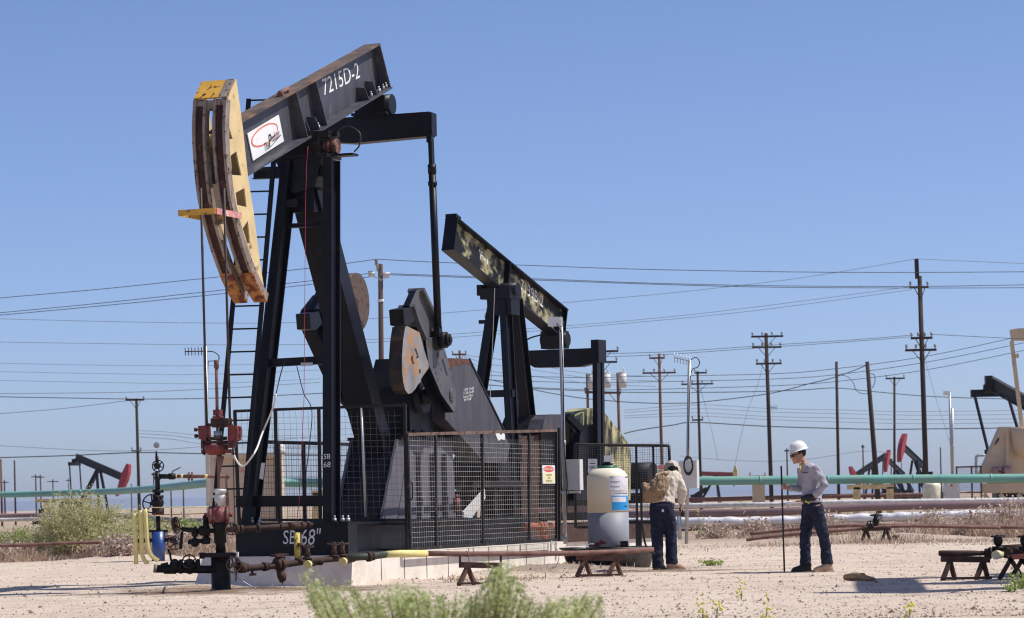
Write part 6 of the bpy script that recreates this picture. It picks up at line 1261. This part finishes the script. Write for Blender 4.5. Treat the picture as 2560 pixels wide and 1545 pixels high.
hand(mb, wrR, V((.12, .12, -1)), V((.2, .9, 0)), V((-1, .2, 0)), grip=.45); hand(mb, wrL, V((.3, .6, -.5)), V((1, 0, 0)), V((0, .3, -1)))
hL = q(1642, 1272, 0); hR = q(1669, 1272, 0); kL = q(1643, 1345, .02); aL = q(1645, 1415, -.02); kR = q(1678, 1342, .06); aR = q(1679, 1405, .04)
for a_, b_, c_ in ((hL, kL, aL), (hR, kR, aR)): mb.tube([a_, a_ * .5 + b_ * .5, b_, b_ * .6 + c_ * .4, c_], [.09, .075, .055, .052, .038], 12)
part('body', remesh(mb, .0085, 2), SKIN, pb, True)
mb = MB(); mb.loft([ring(q(x, y, d), a_ + .024, b_ + .03, ux, uy) for x, y, d, a_, b_ in [(1658, 1262, .0, .165, .14)] + tb[1:]] + [ring(q(1679, 1180, .17), .09, .08, ux, uy)])
for a_, b_, c_ in ((shR, elR, wrR), (shL, elL, wrL)): d_ = c_ - b_; mb.tube([a_ + V((-.02, 0, .0)), a_ * .5 + b_ * .5, b_, b_ * .5 + c_ * .5, c_ - d_ * .1], [.088, .08, .07, .064, .05], 12)
part('jacket', remesh(mb, .012, 3, fold(.018, 12, (1, 1, .7))), pmat('cream_canvas', (.62, .54, .44), .9, var=.1, scale=6, bump=.5, bscale=14), pb, True)
mb = MB(); mb.loft([ring(q(1656, 1252, 0), .172, .145, ux, Yv), ring(q(1654, 1266, 0), .19, .15, ux, Yv), ring(q(1655, 1284, 0), .195, .15, ux, Yv), ring(q(1657, 1298, 0), .17, .13, ux, Yv)])
for a_, b_, c_ in ((hL, kL, aL), (hR, kR, aR)): mb.tube([a_ - Z * .03, a_ * .5 + b_ * .5, b_, b_ * .5 + c_ * .5, c_ - Z * .03], [.108, .105, .092, .088, .092], 14)
jn = part('jeans', remesh(mb, .012, 3, fold(.011, 12, (1, 1, 1.4))), JEAN, pb, True)
mb = MB(); p_ = q(1657, 1276.5, -.166); mb.box(p_, (.034, .01, .04)); mb.mi = 1; text(mb, 'C', p_ + V((0, -.007, 0)), X, Z, .03); part('pocket_patch', mb, [MT['white'], MT['boxgrey']], jn, True)
mb = MB()
for k in range(8): mb.tube([q(1641 + k * 4, 1262.5, -.155), q(1643 + k * 4, 1262.7, -.156)], .003, 4)
part('pocket_stitch', mb, pmat('pale_thread', (.25, .27, .34), .8, bump=0), jn, True)
boots(pb, ((aL, q(1660, 1424, .15), pmat('brown_boot', (.20, .125, .085), .85)), (aR, q(1706, 1420, .06), TANB)), None)
hat_mesh(q(1681, 1173, .20), V((.30, .50, -.80)), V((.12, .80, .58)), pmat('tan_hat', (.58, .52, .45), .55, var=.05), pb, False)
mb = MB(); mb.ball(q(1682, 1177, .20), (.088, .085, .092), 14, 10); part('hair', mb, pmat('dark_hair', (.014, .011, .010), .7), pb, True)
# backpack with hose
bp0 = q(1634, 1224, -.10); kp = thing('backpack', 'stuffed tan canvas backpack on the back of the stooping man', 'backpack', bp0)
mb = MB(); ubx = V((.55, -.72, .30)).normalized(); A_x = V((.80, .55, .1)).normalized()
rings = [((1652, 1190), .05, .05), ((1650, 1198), .13, .09), ((1643, 1212), .185, .12), ((1637, 1226), .205, .135), ((1633, 1238), .20, .135), ((1630, 1248), .17, .12), ((1630, 1255), .10, .07)]
mb.loft([ring(q(x, y, -.12), a_, b_, V((1, .1, .12)).normalized(), V((-.1, 1, .1)).normalized()) for (x, y), a_, b_ in rings])
mb.ball(q(1646, 1220, -.26), (.11, .06, .12)); mb.ball(q(1622, 1236, -.22), (.09, .07, .13)); mb.ball(q(1612, 1222, -.14), (.06, .08, .10))
CANV = pmat('tan_canvas', (.30, .205, .125), .9, var=.12, scale=8, c2=(.16, .10, .06), c2amt=.22, c2scale=8, c2sharp=.3, bump=.5, bscale=18)
part('pack_body', remesh(mb, .012, 2, fold(.014, 14)), CANV, kp, True)
mb = MB(); 
for (x0, y0), (x1, y1) in (((1644, 1186), (1649, 1245)), ((1656, 1186), (1660, 1243)), ((1636, 1200), (1662, 1196)), ((1632, 1212), (1664, 1209)), ((1628, 1226), (1664, 1223))):
    P_ = [q(x0 + (x1 - x0) * k / 6, y0 + (y1 - y0) * k / 6, -.30 + .09 * abs(k - 3) / 3) for k in range(7)]; mb.tube(P_, .010, 5)
part('strap', mb, pmat('brown_webbing', (.20, .135, .085), .9), kp, True)
mb = MB(); mb.tube(smooth_pl([q(1663, 1186, -.08), q(1672, 1180, .04), q(1668, 1176, .16)], 4), .02, 8); mb.tube(smooth_pl([q(1640, 1192, -.12), q(1650, 1184, -.04), q(1660, 1180, .1)], 4), .018, 8); part('shoulder_strap', mb, CANV, kp, True)
mb = MB(); mb.tube(smooth_pl([q(1606, 1208, -.16), q(1602, 1222, -.2), q(1603, 1250, -.22), q(1604, 1290, -.22), q(1608, 1330, -.2), q(1614, 1362, -.18), q(1624, 1378, -.16), q(1638, 1385, -.1), q(1646, 1384, .05)], 5), .016, 8); solo('black_hose', mb, MT['rubber'], 'black hose hanging from the backpack to the ground beside the tub', 'hose')
mb = MB(); a_ = wrR + V((.015, .01, -.12)); mb.bar(a_ - V((-.01, 0, .05)), a_ + V((-.02, 0, .08)), .02, .05); solo('hand_meter', mb, MT['rubber'], 'small black meter in the right hand of the stooping man', 'tool')
# ------------------------------------------------------------------ vegetation
def leafy(R_, mb, base, tip, n, leaf, spread, sag=0):
    """short leaves clustered along a twig"""
    base = V(base); tip = V(tip)
    for i in range(n):
        t = R_.random() ** .7; c = base.lerp(tip, t) + V((R_.gauss(0, spread), R_.gauss(0, spread), R_.gauss(0, spread)))
        d = V((R_.gauss(0, 1), R_.gauss(0, 1), R_.gauss(.5, 1))).normalized(); s_ = d.cross(V((R_.gauss(0, 1), R_.gauss(0, 1), R_.gauss(0, 1)))).normalized()
        l = leaf * R_.uniform(.6, 1.35); w_ = l * R_.uniform(.25, .4); mb.mi = R_.choice((0, 0, 0, 1, 1, 2))
        mb.add([c, c + d * l * .5 + s_ * w_, c + d * l, c + d * l * .5 - s_ * w_], [(0, 1, 2, 3)])
def lmat(name, c, k=.55):
    m = pmat(name, c, .85, var=.22, scale=3, bump=0, spec=.1); nt = m.node_tree; b = nt.nodes['Principled BSDF']; o = nt.nodes['Material Output']
    tr = nt.nodes.new('ShaderNodeBsdfTranslucent'); mx = nt.nodes.new('ShaderNodeMixShader'); mx.inputs[0].default_value = k
    nt.links.new(b.inputs['Base Color'].links[0].from_socket, tr.inputs[0]); nt.links.new(b.outputs[0], mx.inputs[1]); nt.links.new(tr.outputs[0], mx.inputs[2]); nt.links.new(mx.outputs[0], o.inputs[0]); return m
LEAF = [lmat('saltbush_leaf', (.56, .54, .29)), lmat('pale_leaf', (.68, .65, .40)), lmat('dark_leaf', (.32, .32, .13))]  # third tone is darker; tones are mixed at random per leaf
GLEAF = [lmat('fresh_leaf', (.36, .44, .14)), lmat('fresh_pale_leaf', (.52, .56, .24)), lmat('fresh_dark_leaf', (.20, .26, .08))]
STEM = pmat('twig', (.20, .14, .09), .9, bump=0)
def bush(label, px, Y, w_, h_, n, leaf, mats, seed, dpt=.8, lean=0, name='desert_shrub', group='desert shrubs', dense=60, rough=.18):
    R_ = random.Random(seed); c = GX(px, Y); c.z = ground_h(c.x, c.y); t = thing(name, label, 'shrub', c, 0, group); fol = MB(); st = MB()
    for i in range(n):
        an = R_.uniform(0, 2 * math.pi); el = math.acos(R_.uniform(.0, 1)) ; k = R_.uniform(.62, 1.02) * (1 + rough * NZ.noise(V((math.cos(an) * 1.5, math.sin(an) * 1.5, el * 1.7 + seed))))
        d = V((math.cos(an) * math.sin(el) * w_ / 2 + lean * math.cos(el), math.sin(an) * math.sin(el) * w_ / 2 * dpt, math.cos(el) * h_ * .92 + .06 * h_)) * k
        tip = c + d; mid = c + d * R_.uniform(.45, .65) + V((R_.gauss(0, .04) * w_, R_.gauss(0, .04) * w_, .05 * h_))
        if i % 2 == 0: st.tube([c + d * .05, mid, tip], [.012, .007, .003], 4, caps=False)
        leafy(R_, fol, mid, tip + V((0, 0, R_.uniform(0, .06) * h_)), dense, leaf, leaf * 1.5)
    part('stems', st, STEM, t, True); part('foliage', fol, mats, t, True); return t
bush('big rounded pale green shrub beside the yellow guard pipes', 207, 62.5, 2.85, 1.60, 330, .045, LEAF, 5, lean=.0, dense=75, rough=.14)
for lab, px, Y, w_, h_, n, s_ in (('low green shrub left of the big pale shrub, under the green pipe', 48, 88, 1.5, .62, 50, 11), ('green shrub behind the black valve tree wheel', 345, 92, 1.7, 1.15, 60, 12), ('spreading green shrub between valve tree and wellhead', 455, 90, 1.9, .85, 70, 13), ('green shrub just left of the beige cabinet', 500, 93, 1.3, .75, 40, 15), ('small round green bush far behind the square box post', 1845, 170, .9, .8, 14, 17)):
    bush(lab, px, Y, w_, h_, n, .06, GLEAF, s_, dense=50)
SLEAF = [lmat('straw_twig', (.56, .43, .33), .3), lmat('pale_twig', (.66, .55, .46), .3), lmat('brown_twig', (.30, .20, .15), .2)]
for lab, px, Y, w_, h_, n, s_ in (('dry straw shrub at the foot of the big green shrub', 265, 61, 1.1, .34, 40, 31), ('dry tangled shrub just left of the yellow guard pipes', 312, 60, .8, .42, 40, 32), ('dry brown shrub right of the blue casing', 455, 62, 1.3, .62, 60, 33), ('dry straw shrub behind the wellhead wing valve', 520, 61, 1.0, .55, 46, 34), ('dry shrub in front of the foil pipe behind the walking man', 2060, 72, 1.5, .55, 60, 35), ('dry shrub right of the valve stand', 2330, 74, 1.7, .50, 56, 36), ('tall dry shrub in front of the foil pipe at the right edge', 2520, 72, 1.7, .85, 80, 37), ('low dry shrub at the far left edge', 30, 62, 1.4, .40, 44, 38), ('dry shrub left of the walking man near the thin pipe ends', 1890, 72, .9, .42, 36, 39), ('wispy dry shrub above the right pipe stands', 2430, 68, 1.3, .6, 50, 40), ('low dry shrub right of the square box post', 1790, 73, 1.0, .34, 34, 41)):
    bush(lab, px, Y, w_, h_, n, .075, SLEAF, s_, dense=26, name='dry_shrub', group='dry shrubs along the pipes', rough=.4)
# blurred shrub close to the camera
R_ = random.Random(21); FYb = 14.5; t = thing('desert_shrub', 'soft out of focus green shrub close to the camera at the bottom', 'shrub', GX(1130, FYb), 0, 'desert shrubs'); fol = MB(); st = MB()
prof = [(735, 1440), (770, 1432), (830, 1450), (860, 1442), (920, 1485), (1000, 1470), (1060, 1478), (1130, 1490), (1190, 1478), (1230, 1425), (1250, 1412), (1275, 1425), (1310, 1460), (1360, 1490), (1420, 1500), (1480, 1465), (1505, 1450), (1520, 1540)]
def py_at(x):
    for (x0, y0), (x1, y1) in zip(prof[:-1], prof[1:]):
        if x0 <= x <= x1: return y0 + (y1 - y0) * (x - x0) / (x1 - x0)
    return 1540
for i in range(165):
    x = R_.uniform(735, 1520) if i > 40 else R_.choice((1235, 1250, 1262, 845, 1010, 1190, 770, 1300, 1490)) + R_.gauss(0, 14); y = py_at(x) + abs(R_.gauss(0, 1)) * 34 + 4
    dY = R_.uniform(-.45, .5); tip = W(x, y, FYb + dY); bs_ = GX(1130 + (x - 1130) * .62, FYb + dY * .5); mid = bs_.lerp(tip, .6) + V((0, 0, .06)); st.tube([bs_, mid, tip], [.006, .004, .002], 5, caps=False)
    leafy(R_, fol, mid.lerp(bs_, .15), tip, 70, .017, .014)
    for k in range(3):
        b_ = mid.lerp(tip, R_.random()); t2 = b_ + V((R_.gauss(0, .05), R_.gauss(0, .05), R_.uniform(.02, .07))); leafy(R_, fol, b_, t2, 22, .015, .008)
part('stems', st, STEM, t, True); part('foliage', fol, [lmat('blur_leaf', (.50, .56, .24)), lmat('blur_pale_leaf', (.66, .68, .40)), lmat('blur_dark_leaf', (.32, .38, .13))], t, True)
# dry grass and tumble weeds along the pipes
R_ = random.Random(9); mb = MB()
def tuft(x, y, n, h_, r):
    z = ground_h(x, y)
    for k in range(n):
        b = V((x + R_.gauss(0, r), y + R_.gauss(0, r), z - .02)); l = h_ * R_.uniform(.4, 1.25); d = V((R_.gauss(0, .5), R_.gauss(0, .5), R_.uniform(.5, 1))).normalized(); s_ = V((-d.y, d.x, 0))
        s_ = V((R_.uniform(.5, 1), R_.gauss(0, .3), 0)).normalized() * R_.uniform(.004, .010); m_ = b + d * l * .55; e = m_ + (d + V((R_.gauss(0, .4), R_.gauss(0, .4), -.1))).normalized() * l * .5
        mb.mi = R_.choice((0, 0, 1, 1, 2)); mb.add([b - s_, b + s_, m_ + s_ * .7, m_ - s_ * .7, e], [(0, 1, 2, 3), (3, 2, 4)])
def zone(px0, px1, y0, y1, n, h_, nb, r=.16, thr=-.15):
    for i in range(n):
        Y = R_.uniform(y0, y1); px = R_.uniform(px0, px1); g_ = GX(px, Y)
        if NZ.noise(V((g_.x * .35, g_.y * .22, 2))) < thr: continue
        tuft(g_.x, g_.y, nb, h_ * R_.uniform(.6, 1.2), r)
zone(1540, 2600, 72, 100, 560, .22, 14, .22, .08); zone(1850, 2600, 65.5, 80, 330, .26, 15, .25, .05); zone(2250, 2600, 65.5, 76, 190, .5, 18, .25, -.2); zone(1900, 2600, 60.5, 63, 160, .12, 12, .25, .0); zone(-60, 560, 61, 74, 520, .28, 15, .22, -.1); zone(-60, 560, 74, 100, 380, .30, 14, .22, -.05); zone(300, 760, 62, 100, 420, .32, 14, .2)
zone(2080, 2330, 62, 66, 90, .16, 14, .2, -1); zone(1100, 1340, 38.6, 40.8, 26, .10, 12, .10, -1); zone(1420, 1560, 43.3, 44.3, 14, .08, 10, .1, -1); zone(480, 900, 37.6, 38.8, 24, .06, 8, .1, -1); zone(1560, 2600, 57, 66, 260, .08, 9, .3, -.05)
zone(1000, 1560, 58, 100, 200, .3, 12, .2); zone(-60, 2600, 110, 150, 500, .4, 10, .4)
for px, Y, s_ in ((60, 61.5, .5), (290, 61, .42), (355, 60.5, .36), (255, 61, .4), (450, 62, .5), (505, 60, .45), (560, 61, .4), (2500, 66, .6), (2540, 65, .6), (2440, 68, .5), (1985, 70, .5), (2060, 71, .6), (610, 58, .4)):
    g_ = GX(px, Y)
    for k in range(14): tuft(g_.x + R_.gauss(0, .28), g_.y + R_.gauss(0, .2), 16, s_, .1)
o = bpy.data.objects.new('dry_grass', mesh_of('dry_grass', mb, [pmat('straw', (.46, .33, .235), .9, var=.2, bump=0, spec=.15), pmat('pale_straw', (.60, .48, .38), .9, var=.2, bump=0, spec=.15), pmat('dead_stalk', (.26, .17, .12), .9, var=.2, bump=0, spec=.15)])); COL.objects.link(o); o['kind'] = 'stuff'
# small weeds and sticks on the bare ground
def weed(label, px, py, w_, h_, n, fl=False, seed=1):
    R2 = random.Random(seed); c = G(px, py); t = thing('weed', label, 'weed', c, 0, 'small weeds on the bare ground'); f = MB()
    for i in range(n):
        d = V((R2.gauss(0, 1) * w_ / 2, R2.gauss(0, .5) * w_ / 2, abs(R2.gauss(0, .5)) * h_ + .3 * h_)); leafy(R2, f, c, c + d, 12, .035 if w_ > .1 else .016, .015)
    if fl:
        f.mi = 2; f.tube([c, c + V((.01, 0, h_ * 1.5))], .004, 4)
    part('foliage', f, GLEAF, t, True)
    if fl:
        f = MB()
        for i in range(14): f.ball(c + V((R2.gauss(0, .025), R2.gauss(0, .02), h_ * 1.5 + R2.gauss(0, .05))), .012, 5, 4)
        part('flower', f, pmat('mustard_flower', (.66, .60, .08), .7, bump=0), t, True)
weed('flat green weed on the bare dirt between the two men', 1775, 1412, .30, .06, 26, False, 3); weed('tiny green weed right of the flat one between the two men', 1800, 1411, .14, .05, 10, False, 4)
weed('green weed at the foot of the pipe stands at the right edge', 2556, 1468, .25, .16, 26, False, 5); weed('low weed left of the one at the right edge', 2524, 1475, .18, .06, 14, False, 6)
for lab, px, py, s_ in (('yellow flowered weed in the middle of the bare dirt', 1853, 1500, 11), ('yellow flowered weed lowest on the bare dirt', 1756, 1549, 12), ('yellow flowered weed second from the left at the bottom edge', 1792, 1546, 13), ('yellow flowered weed below the shadow on the right', 2272, 1549, 14), ('yellow flowered weed near the bottom between the other two groups', 1915, 1550, 15)): weed(lab, px, py, .04, .065, 3, True, s_)
weed('yellow flowered weed at the foot of the square box post', 1747, 1345, .2, .45, 12, True, 16)
WD = pmat('weathered_wood', (.30, .20, .11), .9, var=.3, scale=10)
mb = MB(); mb.tube([G(2116, 1449) + Z * .03, G(2140, 1452) + Z * .06, G(2186, 1453) + Z * .02], [.045, .05, .025], 7); mb.tube([G(2133, 1449) + Z * .06, G(2160, 1452) + Z * .08], [.035, .02], 6); solo('driftwood', mb, WD, 'broken piece of brown wood lying right of the walking man', 'wood')
mb = MB(); mb.tube(smooth_pl([G(2235, 1352) + Z * .08, G(2250, 1347) + Z * .05, G(2262, 1338) + Z * .1], 3), .05, 7); solo('dark_stick', mb, MT['darkrust'], 'short dark stick lying beyond the walking man near the valve stand', 'wood')
# a neighbouring unit of the same kind just out of the frame, whose shadow reaches into it
def copy_tree(o, par):
    c = o.copy(); COL.objects.link(c); c.parent = par
    for k in o.children: copy_tree(k, c)
    return c
nb = copy_tree(pj, None); nb.location = (8.9, 34.3, 0); nb['label'] = 'black pumping unit just beyond the right edge, throwing its shadow in'
nb2 = copy_tree(pad, None); nb2.location = nb.location; nb2['label'] = 'concrete pad under the black unit just beyond the right edge'
# ------------------------------------------------------------------ thin desert haze
hm_ = bpy.data.materials.new('desert_haze'); hm_.use_nodes = True; nt = hm_.node_tree; nt.nodes.remove(nt.nodes['Principled BSDF'])
pv_ = nt.nodes.new('ShaderNodeVolumePrincipled'); pv_.inputs['Color'].default_value = (.78, .86, 1, 1); pv_.inputs['Density'].default_value = .00012; pv_.inputs['Anisotropy'].default_value = .2
nt.links.new(pv_.outputs[0], nt.nodes['Material Output'].inputs['Volume'])
mb = MB(); mb.box((0, 7000, 21), (19000, 14300, 44)); ho = bpy.data.objects.new('haze', mesh_of('haze', mb, hm_)); COL.objects.link(ho); ho['kind'] = 'stuff'
bpy.context.view_layer.update()
